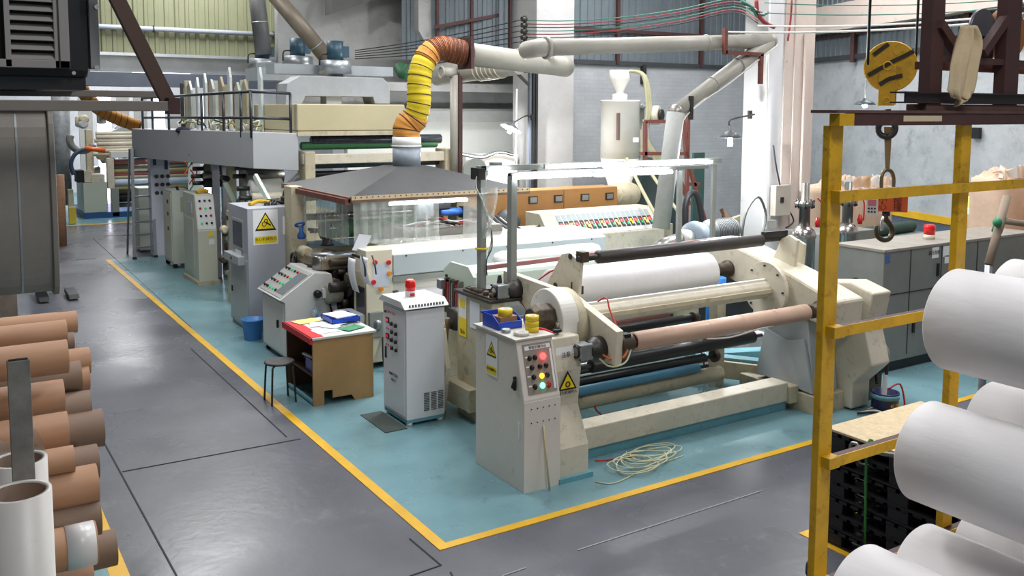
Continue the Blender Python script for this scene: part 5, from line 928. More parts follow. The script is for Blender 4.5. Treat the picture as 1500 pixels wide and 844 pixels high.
# things seen through the curtain and on the calender
Sv = T('servo_pump', 'blue and black pump motor with looping cable behind the clear curtain', 'pump', (3.4, 5.9, 1.6))
q = px(640, 300, 5.7); box(q.x-.35, q.x-.1, 5.6, 5.8, q.z-.18, q.z+.1).build('steel_block', steelw, Sv, .008); box(q.x-.08, q.x+.18, 5.62, 5.78, q.z-.05, q.z+.12).build('black_block', blackp, Sv); cyl((q.x+.05, 5.7, q.z-.1), (q.x+.4, 5.65, q.z-.12), .06, n=16).build('blue_motor', M('deep_blue_motor', (44, 90, 160), .4), Sv); box(q.x+.36, q.x+.46, 5.58, 5.72, q.z-.2, q.z-.04).build('connector', blackp, Sv)
path([(q.x+.44, 5.6, q.z-.15), (q.x+.42, 5.55, q.z-.35), (q.x+.52, 5.5, q.z-.48), (q.x+.75, 5.5, q.z-.32), (q.x+.68, 5.6, q.z-.14), (q.x+.5, 5.62, q.z-.1)], .018).build('cable', wire_b, Sv); box(q.x-.6, q.x+.9, 5.4, 6.2, 1.0, q.z-.3).build('machine_bed', M('dull_bed', (150, 146, 138), .5, var=.25), Sv)
for i in range(9): path([(q.x-.6+.12*i, 5.6, q.z-.26), (q.x-.3+.1*i, 5.45, q.z-.2+.05*math.sin(i)), (q.x+.1+.08*i, 5.5, q.z-.28)], .012).build('loose_wire', (wire_w, wire_b, redhose)[i % 3], Sv)
# pipe stand with brown post right of the tower
Ps = T('vent_stack', 'mottled pale vent pipe with T head beside a brown post right of the yellow duct', 'pipe', (4.7, 9, 0))
q = px(666, 120, 8.8); cyl((q.x, 8.8, 1.7), (q.x, 8.8, q.z+.12), .085, n=18).build('stack_pipe', cloudy, Ps); a = px(648, 106, 8.8); cyl((a.x-.02, 8.8, a.z), (q.x, 8.8, a.z), .09, n=18).build('side_outlet', cloudy, Ps); MB().torus((a.x-.02, 8.8, a.z), (1, 0, 0), .1, .02, 20, 6).build('outlet_ring', cloudy, Ps)
q = px(674, 120, 8.7); MB().bar((q.x, 8.7, 1.0), (q.x, 8.7, 4.5), .07, .05).build('brown_post', maroon, Ps); MB().lathe((q.x+.2, 8.6, 2.1), (0, -1, 0), [(.22, 0), (.25, .05), (.25, .12)], 22).build('fan_scroll', greyd, Ps)
for (a, b, m) in (((0, 0, 1.8), (0, 0, 2.3), greyd),): box(q.x-.25, q.x+.5, 8.6, 9.2, 1.2, 1.85).build('fan_base', cream2, Ps)
q = px(780, 150, 9.9); U_ = T('conduit_rack', 'black conduits and grey angle running up the pale rear column', 'conduit', (q.x, 9.9, 0))
for k, (dx, m) in enumerate(((-.02, M('slate_conduit', (88, 94, 104), .5)), (.07, wire_b), (.14, wire_b))): box(q.x+dx, q.x+dx+.05, 9.98, 10.05, 1.5, px(780, 105, 9.9).z).build('conduit', m, U_)
MB().bar(px(678, 112, 9.9), px(782, 104, 9.9), .05, .05).build('bracket_arm', darkst, U_); MB().bar(px(757, 107, 9.9), px(775, 125, 9.9), .05, .05).build('bracket_arm', darkst, U_)
box(px(682, 0, 10.5).x, px(760, 0, 10.5).x, 10.5, 10.9, 0, px(720, 226, 10.5).z).build('white_tank', white_p, None, .03, label='white box tank standing left of the rear column', cat='tank')
for k in range(3): path([px(672, 224+k, 10.3), px(705, 228+k*2, 10.3), px(730, 222+k, 10.3), px(752, 226+k, 10.3)], .02).build('draped_cable', (wire_b, wire_w, wire_b)[k], None, label='cables draped over the white box tank', cat='cable', group='cables over the white tank')
cyl(px(757, 130, 10.0), px(755, 240, 10.0), .02, n=8).build('white_hose', wire_w, None, label='white hose hanging in front of the pale room wall', cat='hose')
# big dark pipes at top
q0, q1 = px(372, -40, 13.4), px(386, 80, 13.4); G1 = T('exhaust_duct', 'vertical dark grey duct dropping to the small dark fan', 'duct', tuple(q1)); cyl(q0, q1, .17, n=22).build('duct_run', M('dark_duct', (104, 104, 104), .5, .3, var=.2), G1); MB().torus(q0.lerp(q1, .6), q1-q0, .175, .012, 22, 5).build('joint_band', steelw, G1)
q0, q1 = px(400, -10, 11.2), px(478, 84, 11.2); G2 = T('exhaust_duct', 'sloping brown-grey duct above the arched hood', 'duct', tuple(q1)); cyl(q0, q1, .15, n=22).build('duct_run', M('brown_grey_duct', (128, 118, 104), .5, .3, var=.25), G2); MB().torus(q0.lerp(q1, .8), q1-q0, .155, .012, 22, 5).build('joint_band', steelw, G2)
path([px(585, 98, 10.8), px(592, 108, 10.6), px(600, 100, 10.6)], .12, 14, 6).build('green_duct', M('dark_green_duct', (36, 84, 52), .6, var=.3), None, label='short dark green flexible duct behind the yellow duct', cat='duct')
# vertical lamellae row (dryer plates) on the platform
random.seed(5)
for i, (pxx, pt, m) in enumerate(((276, 118, 0), (287, 113, 1), (298, 107, 1), (308, 116, 0), (322, 112, 2), (334, 98, 1), (346, 120, 0), (357, 116, 2), (379, 98, 1))):
    Y = 14.2-.42*i; q = px(pxx, pt, Y); w_ = .09 if m == 1 else .16
    mb = MB().prism([(q.y-w_, 2.8), (q.y-w_, q.z-.2), (q.y, q.z), (q.y+w_, q.z-.12), (q.y+w_, 2.8)], 'X', q.x, q.x+.05)
    mb.build('drying_plate', (M('pale_plate', (176, 180, 170), .4, var=.15), M('white_curved_plate', (206, 214, 212), .35), M('tan_plate', (166, 156, 128), .5))[m], None, .01, label='upright curved plate standing on the platform behind the handrail', cat='plate', group='upright plates on the platform')
for i in range(16):
    Y = 14.4-.3*i; q = px(262+8*i, 170+6*math.sin(i*1.7), Y); q.z = 2.84; path([q, q+Vector((.1*math.sin(i), .1, .1+.1*abs(math.sin(i*2.3)))), q+Vector((.15*math.cos(i*2), .2, .08)), q+Vector((.2*math.cos(i), .3, .22*abs(math.sin(i*1.3))))], .014).build('loose_hose', (wire_w, wire_b, clearhose, M('olive_hose', (120, 120, 60), .5))[i % 4], None, label='tangled thin hose on the platform floor behind the handrail', cat='hose', group='tangled hoses on the platform')
for i, (pxx, pt, wpx, m) in enumerate(((300, 120, 9, M('brown_plate', (110, 80, 62), .5)), (311, 118, 8, M('pale_plate', (176, 180, 170), .4)), (329, 124, 9, M('tan_plate', (166, 156, 128), .5)), (341, 122, 7, M('brown_plate', (110, 80, 62), .5)), (352, 117, 12, M('pale_plate', (176, 180, 170), .4)), (270, 118, 10, M('tan_plate', (166, 156, 128), .5)), (264, 122, 5, darkst))):
    Y = 14.9-.1*i; a_ = px(pxx, pt, Y); b_ = px(pxx+wpx, pt, Y); box(a_.x, b_.x, Y, Y+.05, 2.79, a_.z).build('flat_panel', m, None, .005, label='flat upright panel standing behind the curved plates on the platform', cat='panel', group='flat panels on the platform')
box(px(386, 0, 12.6).x, px(470, 0, 12.6).x, 12.6, 13.2, px(420, 116, 12.6).z, px(420, 92, 12.6).z).build('side_duct', M('duct_grey', (150, 156, 160), .5), Tw)
# rollers bay behind narrow cabinets
Rb = T('printing_unit', 'pale side plates with steel and black rollers under the platform', 'machine', (2, 12.5, 0))
for (pa, pb, py, r, m, Y) in ((300, 345, 207, .09, black, 12.4), (296, 345, 222, .08, M('dark_steel_roller', (80, 84, 92), .3, .6), 12.3), (300, 345, 236, .09, black, 12.2), (298, 345, 247, .09, M('olive_roller', (130, 130, 108), .4), 12.1), (296, 345, 258, .07, steel, 12.0), (298, 345, 268, .09, black, 12.0), (334, 345, 232, .16, white_p, 11.8), (360, 410, 246, .06, black, 9.8), (358, 414, 258, .17, steel, 10.2), (365, 413, 276, .15, white_p, 9.4), (368, 413, 290, .09, cream, 9.3), (358, 460, 232, .05, M('reddish_roller', (150, 96, 88), .4), 10.4)):
    q = px(pa, py, Y); q2 = px(pb, py, Y); o = MB().lathe((q.x, Y, q.z), (1, 0, 0), [(r*.7, 0), (r, .02), (r, q2.x-q.x-.02), (r*.7, q2.x-q.x)], 20).build('roller', m, Rb); cyl((q.x-.2, Y, q.z), (q.x, Y, q.z), .04, n=8).build('journal', darkst, o)
for (pa, pb, pt, Y, m) in ((304, 311, 200, 11.9, M('pale_violet_grey', (196, 196, 208), .4)), (319, 324, 235, 11.9, M('pale_violet_grey', (196, 196, 208), .4)), (327, 333, 205, 11.5, greencab), (346, 351, 245, 11.0, greyd)):
    box(px(pa, 0, Y).x, px(pb, 0, Y).x+.05, Y, Y+.12, 0, px(pa, pt, Y).z).build('side_plate', m, Rb, .01)
q = px(341, 200, 10.8); box(q.x-.1, q.x+.05, 10.8, 10.95, 0, 2.3).build('side_plate', cream2, Rb, .01); box(q.x+.2, q.x+2.2, 11.0, 12.5, 0, 1.2).build('machine_base', cream2, Rb, .01)
MB().bar(px(330, 268, 10.6), px(345, 300, 10.6), .06, .08).build('lever_arm', palegreen, Rb); q = px(333, 262, 10.6); cyl(q, q+Vector((0, .3, 0)), .05).build('lever_knob', blackp, Rb)
for i in range(7): q = px(270+random.random()*14, 215+random.random()*45, 12.0); path([q, q+Vector((.06, 0, -.12)), q+Vector((-.03, 0, -.28))], .012).build('wire_bundle', (redhose, wire_w, greent, M('orange_hose', (226, 110, 40), .4))[i % 4], Rb)
for i in range(14): q = px(325+random.random()*28, 300+random.random()*100, 9.6); MB().lathe(q, random.choice(((1, 0, 0), (0, -1, 0), (0, 0, 1))), [(.04, 0), (.07, .02), (.07, .12), (.04, .14)], 12).build(random.choice(('fitting', 'gear', 'valve')), random.choice((oily, darkst, cream2, steel)), Rb)
box(px(328, 0, 9.4).x, px(338, 0, 9.4).x, 9.4, 9.6, 0, px(330, 310, 9.4).z).build('post', cream2, Rb); box(1.5, 3.4, 9.7, 10.6, 0, 1.15).build('machine_base', cream2, Rb, .01)
# ================================================================== FAR LINE (left background)
Fl = T('far_coating_line', 'distant cream coating machine on a blue base with bright rollers at the far end', 'machine', (2, 24, 0))
FY = 23.4
def fb(a, b, t, bo, Y, m, nm, dy=.6, bev=.01): return box(px(a, 0, Y).x, px(b, 0, Y).x, Y, Y+dy, px((a+b)/2, bo, Y).z, px((a+b)/2, t, Y).z).build(nm, m, Fl, bev)
fb(111, 205, 311, 320, FY, M('deep_blue_base', (34, 84, 140), .5), 'blue_base', 3); fb(111, 147, 268, 312, FY, greencab, 'cabinet', 1.5); fb(113, 124, 252, 268, FY, cream, 'head_box'); fb(124, 144, 256, 268, FY, cream, 'motor_case'); fb(102, 113, 250, 268, FY, blackp, 'dark_box')
fb(148, 158, 232, 277, FY, cream, 'slanted_arm', .3); fb(153, 164, 276, 318, FY, greyd, 'side_frame', .3); fb(118, 128, 190, 256, FY+.6, cream2, 'column', .3); fb(88, 96, 278, 318, FY, cream2, 'post', .2); fb(154, 205, 222, 231, FY, offw, 'cover_strip', .3)
for i in range(10):
    m = (M('pinkish_roller', (190, 130, 120), .4), steel, M('khaki_roller', (176, 160, 110), .4), M('rose_roller', (170, 90, 96), .4), cream2, M('pale_blue_roller', (190, 206, 224), .3), M('khaki_roller', (176, 160, 110), .4), darkst, black, steel)[i]
    py = (238, 245, 251, 256, 260, 268, 276, 283, 291, 301)[i]; q = px(163, py, FY+.2); r = (.09, .09, .09, .07, .07, .12, .09, .09, .12, .07)[i]; cyl((q.x, FY+.2, q.z), (q.x+2.2, FY+.2, q.z), r, n=14).build('roller', m, Fl)
for i in range(7): q = px(140, 196+5*i, FY+.4); cyl((q.x+.1*math.sin(i*3), FY+.4, q.z), (q.x+1.6, FY+.4, q.z), .06+.02*(i % 2), n=10).build('cream_pipe', cream, Fl)
MB().torus(px(120, 205, FY), (0, 1, 0), .32, .1, 22, 8, 1.2, 4.4).build('curved_grey_hose', M('grey_hose', (130, 130, 128), .5), Fl)
path([px(108, 256, FY-.2), px(104, 240, FY-.2), px(110, 226, FY-.2), px(124, 218, FY-.2)], .06).build('blue_hose', M('dark_blue_hose', (60, 76, 96), .5), Fl); cyl(px(124, 217, FY-.2), px(154, 221, FY-.2), .07, n=12).build('orange_sleeve', M('orange_hose', (216, 96, 50), .4), Fl)
MB().prism([(px(140, 0, FY).x, px(140, 200, FY).z), (px(195, 0, FY).x, px(195, 200, FY).z), (px(190, 0, FY).x, px(190, 182, FY).z)], 'Y', FY+.5, FY+1.2).build('sloping_cover', greyp, Fl)
for k in range(14): q = px(84+random.random()*100, 170+random.random()*80, FY+1); MB().lathe(q, random.choice(((1, 0, 0), (0, -1, 0), (0, 0, 1))), [(.08, 0), (.14, .04), (.14, .3), (.08, .34)], 10).build(random.choice(('fitting', 'valve', 'bracket')), random.choice((cream, cream2, darkst, steel, greyp)), Fl)
mb = MB(); cyl(px(88, 120, FY+.8), px(92, 300, FY+.8), .25, n=14).build('mottled_pipe', M('mottled_grey_pipe', (140, 144, 146), .5, var=.3, scale=8), Fl)
OD = T('flexible_duct', 'far orange ribbed duct sloping down behind the bracket arm', 'duct', tuple(px(150, 165, 20)))
dq2 = spl([px(118, 128, 19.5), px(130, 145, 19.5), px(150, 163, 19.5), px(175, 175, 19.5), px(205, 186, 19.5)], 7); ribduct(dq2, .16, duct_o, OD, 'duct_sleeve', 2, ribm, .1)
box(px(90, 0, 21.9).x, px(101, 0, 21.9).x, 22.2, 22.35, .02, px(95, 304, 22.2).z).build('yellow_crate', M('yellow_crate', (216, 196, 70), .5), None, .005, label='small yellow slotted box on the far teal floor', cat='box')
for k, pxx in enumerate((80, 85)): q = px(pxx+3, 323, 18); cyl((q.x, 18, 0), (q.x, 18, px(85, 256, 18).z), .13 if k else .1, n=18).build('paper_tube', kraft, None, label=('slim cardboard tube standing upright in the aisle beyond the steel duct', 'stout cardboard tube standing upright beside the slim one in the aisle')[k], cat='tube')
# white doors of the far bay
FB = T('bright_partition', 'row of bright upright panels in the far bay behind the platform rail', 'partition', (3, 26.2, 2.3))
for i in range(8): box(.9+i*.55, 1.3+i*.55, 26.2, 26.3, 0, 3.7).build('panel', (far_e if i % 3 == 1 else M('white_room_wall', (226, 226, 220), .7)), FB)  # every third panel emits: brightness of the far bay put into its material
# ---- pallet jack
q = at(100, 432, Z=0); J = T('pallet_truck', 'green and dark blue electric pallet truck parked behind the steel duct', 'truck', (q.x, q.y, 0))
box(q.x-.55, q.x-.12, q.y+.1, q.y+.7, .1, .62).build('battery_case', M('dark_navy', (38, 42, 62), .4), J, .03); box(q.x-.53, q.x-.14, q.y+.12, q.y+.68, .62, .72).build('green_hood', M('truck_green', (40, 130, 84), .4), J, .03)
for dx in (-.5, -.05): MB().prism([(q.y-.6, .03), (q.y-.5, .09), (q.y+.1, .11), (q.y+.1, .03)], 'X', q.x+dx, q.x+dx+.16).build('fork', blackp, J, .005)
path([(q.x-.3, q.y+.7, .5), (q.x-.3, q.y+.95, 1.0), (q.x-.3, q.y+1.05, 1.15)], .02).build('tiller', darkst, J); MB().torus((q.x-.3, q.y+1.08, 1.2), (0, 1, .3), .1, .02, 18, 6).build('handle_loop', blackp, J)
# ================================================================== YELLOW RACK (right foreground)
RY = -2.7
R_ = T('steel_rack', 'tall yellow steel rack with maroon top beams at the right foreground', 'rack', (1.3, RY, 0))
pa = at(1207.5, 300, Y=RY).x; pa2 = at(1234.5, 300, Y=RY+.0).x; pb = at(1385.5, 300, Y=RY).x; pb2 = at(1411.5, 300, Y=RY).x
wq = .05
lA, rA = at(1206.5, 230, Y=RY+wq).x, at(1234.5, 230, Y=RY).x
# channel posts: long face to -Y, short face to -X
xA = at(1215, 230, Y=RY).x; xB = at(1408, 230, Y=RY).x
ztop = at(1236, 184, Y=RY).z
def post(x0, x1, y0, y1): return box(x0, x1, y0, y1, 0, ztop).build('post', yel, R_, .004)
post(xA, rA, RY, RY+.045); post(at(1408, 230, Y=RY).x, at(1422, 230, Y=RY).x, RY, RY+.045)
zs = [at(a, b, Y=RY).z for a, b in ((1230, 294), (1224, 490), (1216, 679))] + [at(1216, 679, Y=RY).z-.66]
xe = 4.2
for i, z in enumerate(zs):
    h = .055
    box(rA-.03, xe, RY-.05, RY-.045, z, z+h).build('beam_face', yel, R_); b = box(rA-.03, xe, RY-.045, RY, z+h-.012, z+h-.004).build('beam_top', maroon, R_)
    box(xA+.02, rA, RY-.055, RY, z-.005, z+h).build('beam_end_plate', yel, R_, .003)
    box(xA-.0, rA-.01, RY-3.0, RY-.055, z-.25, z-.2).build('side_bar', yel, R_) if i == 3 else None
zt = ztop
box(xA-.01, rA+.0, RY-.06, RY-.0, zt, zt+.06).build('yellow_cap', yel, R_); box(rA, xe, RY-.055, RY+.0, zt, zt+.062).build('top_beam', maroon, R_, .003)
box(xA-.03, xe, RY-.06, RY+.1, zt+.062, zt+.078).build('top_plate', M('rusty_flat_plate', (92, 66, 58), .7, var=.3, scale=8), R_)
box(at(1310, 160, Y=RY).x, at(1366, 160, Y=RY).x, RY-.058, RY-.056, zt+.02, zt+.05).build('peeling_paint', M('cream_flake', (206, 190, 158), .6), R_)
# supports under the rolls (continue beyond the frame)
for i, (z) in enumerate((1.86, 1.2, .58)):
    for x in (1.1, 1.85): box(x, x+.06, RY-2.6, RY-1.0, z-.06, z).build('roll_arm', yel, R_)
box(.9, 2.9, RY-1.05, RY-.95, 0, 3.0) if False else None
for x in (1.1, 1.85): box(x, x+.06, RY-2.66, RY-2.6, 0, 3.0).build('post', yel, R_)
def nroll(pl, pt, r_px, Y, lab, L=1.5):
    """roll whose far end rim has its left edge at pl and its top at pt"""
    l = at(pl[0], pl[1], Y=Y); t = at(pt[0], pt[1], Y=Y); r = r_px
    c = Vector((l.x+r, Y, t.z-r)); o = T('nonwoven_roll', lab, 'roll', tuple(c), 'nonwoven rolls stored in the yellow rack')
    MB().lathe(c, (0, -1, 0), [(.05, .004), (r-.012, 0), (r, .012), (r, L), (r-.02, L)], 64).build('wound_web', papr, o)
    MB().pipe(c+Vector((0, .03, 0)), c-Vector((0, L+.05, 0)), .05, .038).build('core_tube', kraft, o); return o
NY = -3.0
nroll((1350, 455), (1400, 393), .262, NY, 'large wrinkled white roll highest in the yellow rack, in front of its rear post')
nroll((1308, 655), (1362, 586), .258, NY, 'white roll below the highest one, third from the floor in the rack')
nroll((1304, 815), (1345, 769), .24, NY, 'white roll at the bottom edge, right of the lowest one')
nroll((1209, 850), (1258, 799), .25, NY, 'lowest white roll beside the yellow rack post')
nroll((1409, 605), (1445, 560), .25, -2.9, 'white roll behind the big middle roll at the right edge of the photo')
nroll((1394, 790), (1410, 749), .2, -2.85, 'white roll mostly hidden between the middle roll and the bottom roll')
nroll((1444, 410), (1475, 380), .25, -2.8, 'film wrapped grey-white roll partly behind the highest roll')
MB().ball(at(1193, 835, Y=-2.6), .05, 10, (1, 1, 1.4)).build('rag', M('dark_rag', (34, 40, 54), .9), None, label='dark rag beside the foot of the yellow rack post', cat='rag')
# ---- pallets
pz0 = 0
for k in range(7):
    z = k*.122; o = T('pallet', ('lowest', 'second lowest', 'third lowest', 'middle', 'third highest', 'second highest', 'topmost')[k]+' black plastic pallet of the stack behind the yellow rack', 'pallet', (3.05, -2.0, z), 'stacked black pallets')
    x0, x1, y0, y1 = 2.45+.01*(k % 2), 3.65, -2.6, -1.4
    mb = MB()
    for i in range(13): mb.box(x0, x1, y0+i*.0975, y0+i*.0975+.03, z+.1, z+.12)
    for i in range(13): mb.box(x0+i*.0975, x0+i*.0975+.03, y0, y1, z+.1, z+.12)
    mb.build('deck', blackp, o); mb = MB()
    for x in (x0, (x0+x1)/2-.06, x1-.12): mb.box(x, x+.12, y0, y1, z+.003, z+.02)
    mb.build('runners', blackp, o)
    for i in range(3):
        for j in range(3): box(x0+i*.53, x0+i*.53+.14, y0+j*.52, y0+j*.52+.16, z+.02, z+.1).build('block', blackp, o, .006)
box(2.46, 3.62, -2.58, -1.38, .856, .872).build('osb_sheet', osb, None, label='rough tan chipboard sheet on top of the black pallet stack', cat='board')
for y, l in ((-1.75, 'left green strap tied down the side of the pallet stack'), (-2.32, 'right green strap tied down the side of the pallet stack')): path([(2.5, y, .875), (2.44, y, .86), (2.435, y-.01, .5), (2.438, y-.02, .12)], .009, 6, 2).build('strap', M('green_strap', (50, 130, 60), .5), None, label=l, cat='strap')
cl = T('cable_clamp', 'steel clamp end with dark cable lying on the pallet stack edge', 'clamp', (2.43, -1.72, .86)); MB().torus((2.40, -1.68, .82), (1, 0, 0), .035, .014, 16, 6).build('clamp_ring', steel, cl); path([(2.4, -1.72, .83), (2.38, -1.9, .86), (2.42, -2.05, .87)], .018).build('clamp_arm', steel, cl)
# ---- maroon frame with winch on top of the rack
TYY = RY+.02
Mt = T('hoist_frame', 'maroon steel frame with grey pulley standing on the rack top beam', 'frame', (at(1430, 130, Y=TYY).x, TYY, ztop+.08))
def qx(x, y, Y=TYY): return at(x, y, Y=Y)
zb_ = ztop+.08; 
for a, b in ((1364, 1382), (1474, 1494)): box(qx(a, 80).x, qx(b, 80).x, TYY, TYY+.07, zb_, 4.1).build('upright', maroon, Mt, .003)
for a, b in ((83, 92), (92, 100)): pass
box(qx(1374, 88).x, xe, TYY+.01, TYY+.05, qx(1430, 93).z, qx(1430, 84).z).build('cross_bar', maroon, Mt); box(qx(1374, 88).x, xe, TYY+.09, TYY+.14, qx(1430, 103).z, qx(1430, 92).z).build('cross_bar', rust, Mt)
MB().bar(qx(1376, 36), qx(1402, 76), .05, .05).build('diagonal', maroon, Mt); MB().bar(qx(1472, 28), qx(1438, 78), .05, .05).build('diagonal', maroon, Mt)
box(qx(1322, 140).x, xe, TYY-.02, TYY-.01, qx(1400, 151).z, qx(1400, 137).z).build('base_channel_web', M('near_black_steel', (44, 34, 36), .6), Mt)
for yy in (137, 151): box(qx(1318, 140).x, xe, TYY-.04, TYY+.06, qx(1400, yy).z-.004, qx(1400, yy).z+.004).build('base_channel_flange', M('near_black_steel', (44, 34, 36), .6), Mt)
box(qx(1350, 140).x, xe, TYY-.03, TYY+.09, zb_-.004, qx(1400, 153).z).build('base_plank', M('rusty_flat_plate', (92, 66, 58), .7), Mt)
q = qx(1436, 46, TYY+.12); MB().lathe((q.x, q.y, q.z), (0, -1, 0), [(.13, 0), (.13, .02)], 30).build('grey_pulley', M('pulley_grey', (104, 104, 110), .4, .4), Mt); q2 = qx(1462, 42, TYY+.25)
MB().lathe((q2.x, q2.y, q2.z-.04), (0, -1, 0), [(.14, 0), (.16, .02), (.16, .08), (.14, .1)], 26).build('rusty_drum', M('rusty_orange', (150, 96, 52), .7, var=.3), Mt)
box(qx(1440, 60).x, qx(1480, 60).x, TYY+.1, TYY+.3, qx(1450, 85).z, qx(1450, 50).z).build('motor_casing', M('near_black_steel', (44, 34, 36), .6), Mt)
def ragfn(u, v):
    top = qx(1417, 38, TYY-.09); L = .44; w = .075+.1*math.sin(min(1, v*3)*1.57)-.03*v-(.0 if v < .9 else (v-.9)*.9)
    return (top.x+(u-.5)*w*1.25-.05*v+.02*math.sin(v*4)+.01*math.sin(v*9), top.y+.022*math.sin(u*11+v*2)+.008*math.sin(u*27)-.015, top.z-L*v*(1-.12*abs(u-.5)*2))
MB().grid(18, 20, ragfn).build('cloth_rag', fabric, None, solid=.006, label='beige cloth rag draped over the pulley on the rack top', cat='rag')
# ---- crane hook block
HY = -.5
q = at(1304, 98, Y=HY); HB = T('hook_block', 'round yellow hoist block with black stripes hanging on steel ropes', 'hoist', tuple(q))
r = 36.5*dep(q)/FPX; dcam = Vector((math.sin(math.radians(25)), math.cos(math.radians(25)), 0)); dcam = Vector((.8, .6, 0)).normalized()
n_ = -dcam; rr_ = Vector((-n_.y, n_.x, 0)); 
for s_ in (-.09, .05): MB().lathe(q+dcam*s_, dcam, [(r*.97, 0), (r, .008), (r, .03), (r*.97, .038)], 40).build('side_disc', yelhook, HB)
MB().lathe(q+dcam*-.05, dcam, [(r*.85, 0), (r*.85, .1)], 32).build('sheave', darkst, HB)
fo = q-dcam*.095; ex = Vector((dcam.y, -dcam.x, 0)); uz = Vector((0, 0, 1))
def on(x, y): return fo+ex*x*r+uz*y*r-dcam*.004
MB().bar(on(-.1, .05), on(-.1, -1.55), .62*r, .02, up=dcam).build('hanger_plate', yelhook, HB, .004); MB().bar(fo+dcam*.17+ex*-.02*r, fo+dcam*.17+ex*-.02*r-uz*1.5*r, .62*r, .02, up=dcam).build('hanger_plate', yelhook, HB)
MB().torus(on(-.1, .02)-dcam*.012, dcam, .16*r, .03*r, 20, 6).build('axle_ring', yelhook, HB); MB().torus(on(-.1, -1.35)-dcam*.012, dcam, .11*r, .02*r, 18, 6).build('pin_ring', yelhook, HB)
for k, pts in enumerate((((-.65, .45), (-.4, .65), (-.1, .88)), ((-.82, -.35), (-.4, -.1), (0, .15), (.5, .4), (.82, .58)), ((-.38, -.72), (-.05, -.5), (.45, -.36)))):
    mb = MB()
    for i in range(len(pts)-1): mb.bar(on(*pts[i])-dcam*.0135, on(*pts[i+1])-dcam*.0135, .17*r, .003, up=dcam)
    mb.build('black_stripe', M('sprayed_black', (44, 36, 22), .7, var=.3, scale=20), HB)
for px_ in (1271, 1341):
    b = at(px_, 95, Y=HY); cyl(Vector((b.x, b.y, b.z)), Vector((b.x, b.y, 7.9)), .012, n=8).build('steel_rope', blackp, HB)
hk = q-uz*1.6*r; MB().torus(at(1299, 188, Y=HY), dcam, .075, .026, 20, 8, -2.4, 2.4 if False else 3.3).build('upper_hook', darkst, HB); cyl(at(1300, 160, Y=HY), at(1300, 176, Y=HY), .03).build('hook_shank', darkst, HB)
MB().torus(at(1299, 189, Y=HY), dcam, .072, .026, 24, 8).build('upper_hook_ring', darkst, HB)
Sl = T('sling_scale', 'crane scale assembly with orange sign and lower hook hanging from a canvas sling', 'scale', tuple(at(1300, 300, Y=HY)))
a, b = at(1301, 186, Y=HY), at(1300, 250, Y=HY); MB().add([a-ex*.035, a+ex*.035, b+ex*.018, b-ex*.018]+[v+dcam*.015 for v in (a-ex*.035, a+ex*.035, b+ex*.018, b-ex*.018)], [(0, 1, 2, 3), (7, 6, 5, 4), (0, 4, 5, 1), (1, 5, 6, 2), (2, 6, 7, 3), (3, 7, 4, 0)]).build('canvas_sling', sling, Sl)
path([at(1291, 278, Y=HY), at(1291, 262, Y=HY), at(1294, 252, Y=HY), at(1300, 249, Y=HY), at(1306, 252, Y=HY), at(1309, 262, Y=HY), at(1308, 278, Y=HY)], .018, 10).build('shackle', M('brass_steel', (130, 116, 90), .35, .7), Sl)
c = at(1305, 300, Y=HY); c.z = at(1305, 300, Y=HY).z
ow = (1328-1286)*dep(c)/FPX; oh = .155; oc = at(1306, 296, Y=HY)-dcam*.08; rx = ex
bd = quad(oc, ex, uz, ow, oh, .06); bdo = bd.build('orange_sign', orangep, Sl)
face = oc-dcam*0
for s_, dx, dy in (('小', -.3, .2), ('心', -.3, -.24), ('碰', .18, .2), ('撞', .18, -.24)):
    text(s_, .075, oc+ex*dx*ow+uz*dy*oh-dcam*.062, ex, uz, M('dark_brown_ink', (70, 36, 20), .6), bdo)
sc_ = at(1277, 300, Y=HY)-dcam*.1; so = quad(sc_, ex, uz, .1, .15, .04).build('digital_readout', offw, Sl); quad(sc_+uz*.03-dcam*.042, ex, uz, .07, .055, .002).build('display', M('pink_display', (206, 120, 130), .3), so)
for i in range(6): quad(sc_+ex*(-.025+.025*(i % 3))-uz*(.02+.03*(i//3))-dcam*.042, ex, uz, .015, .015, .003).build('key', btn_k, so)
h0 = at(1296, 312, Y=HY); path([at(1296, 312, Y=HY), at(1297, 321, Y=HY), at(1302, 327, Y=HY), at(1307, 337, Y=HY), at(1304, 348, Y=HY), at(1295, 352, Y=HY), at(1286, 347, Y=HY), at(1283, 337, Y=HY), at(1284, 331, Y=HY)], lambda t: .03-.012*t, 12).build('lower_hook', M('hook_steel', (96, 84, 66), .4, .7), Sl)
path([at(1296, 314, Y=HY), at(1292, 325, Y=HY), at(1292, 338, Y=HY)], .014).build('safety_latch', chrome, Sl); cyl(at(1298, 300, Y=HY), at(1298, 316, Y=HY), .035).build('swivel', darkst, Sl)
# ================================================================== RIGHT BACKGROUND
GC = T('oven_cabinet', 'wide dull grey metal cabinet with round port and handled doors behind the rack', 'cabinet', (8, 1.6, 0))
gy0, gz = 1.1, 1.52; gm = M('zinc_grey_cabinet', (128, 130, 126), .42, .15, var=.14, scale=2)
gx = at(1290, 500, Y=gy0).x
box(gx, 9.9, gy0, 1.8, .14, gz).build('body', gm, GC, .008); box(gx+.05, 9.85, gy0+.05, 1.75, 0, .14).build('dark_base', blackp, GC); box(gx-.01, 9.91, gy0-.01, 1.81, gz, gz+.03).build('top_sheet', M('stained_top', (150, 144, 134), .5, var=.2, dirt=(120, 96, 80), damt=.2), GC)
cyl((gx-.012, 1.48, 1.08), (gx-.002, 1.48, 1.08), .075, n=28).build('round_port', hole, GC)
for a in (1333, 1378, 1430): x = at(a, 400, Y=gy0).x; box(x-.006, x+.006, gy0-.006, gy0, .2, gz).build('door_seam', darkst, GC)
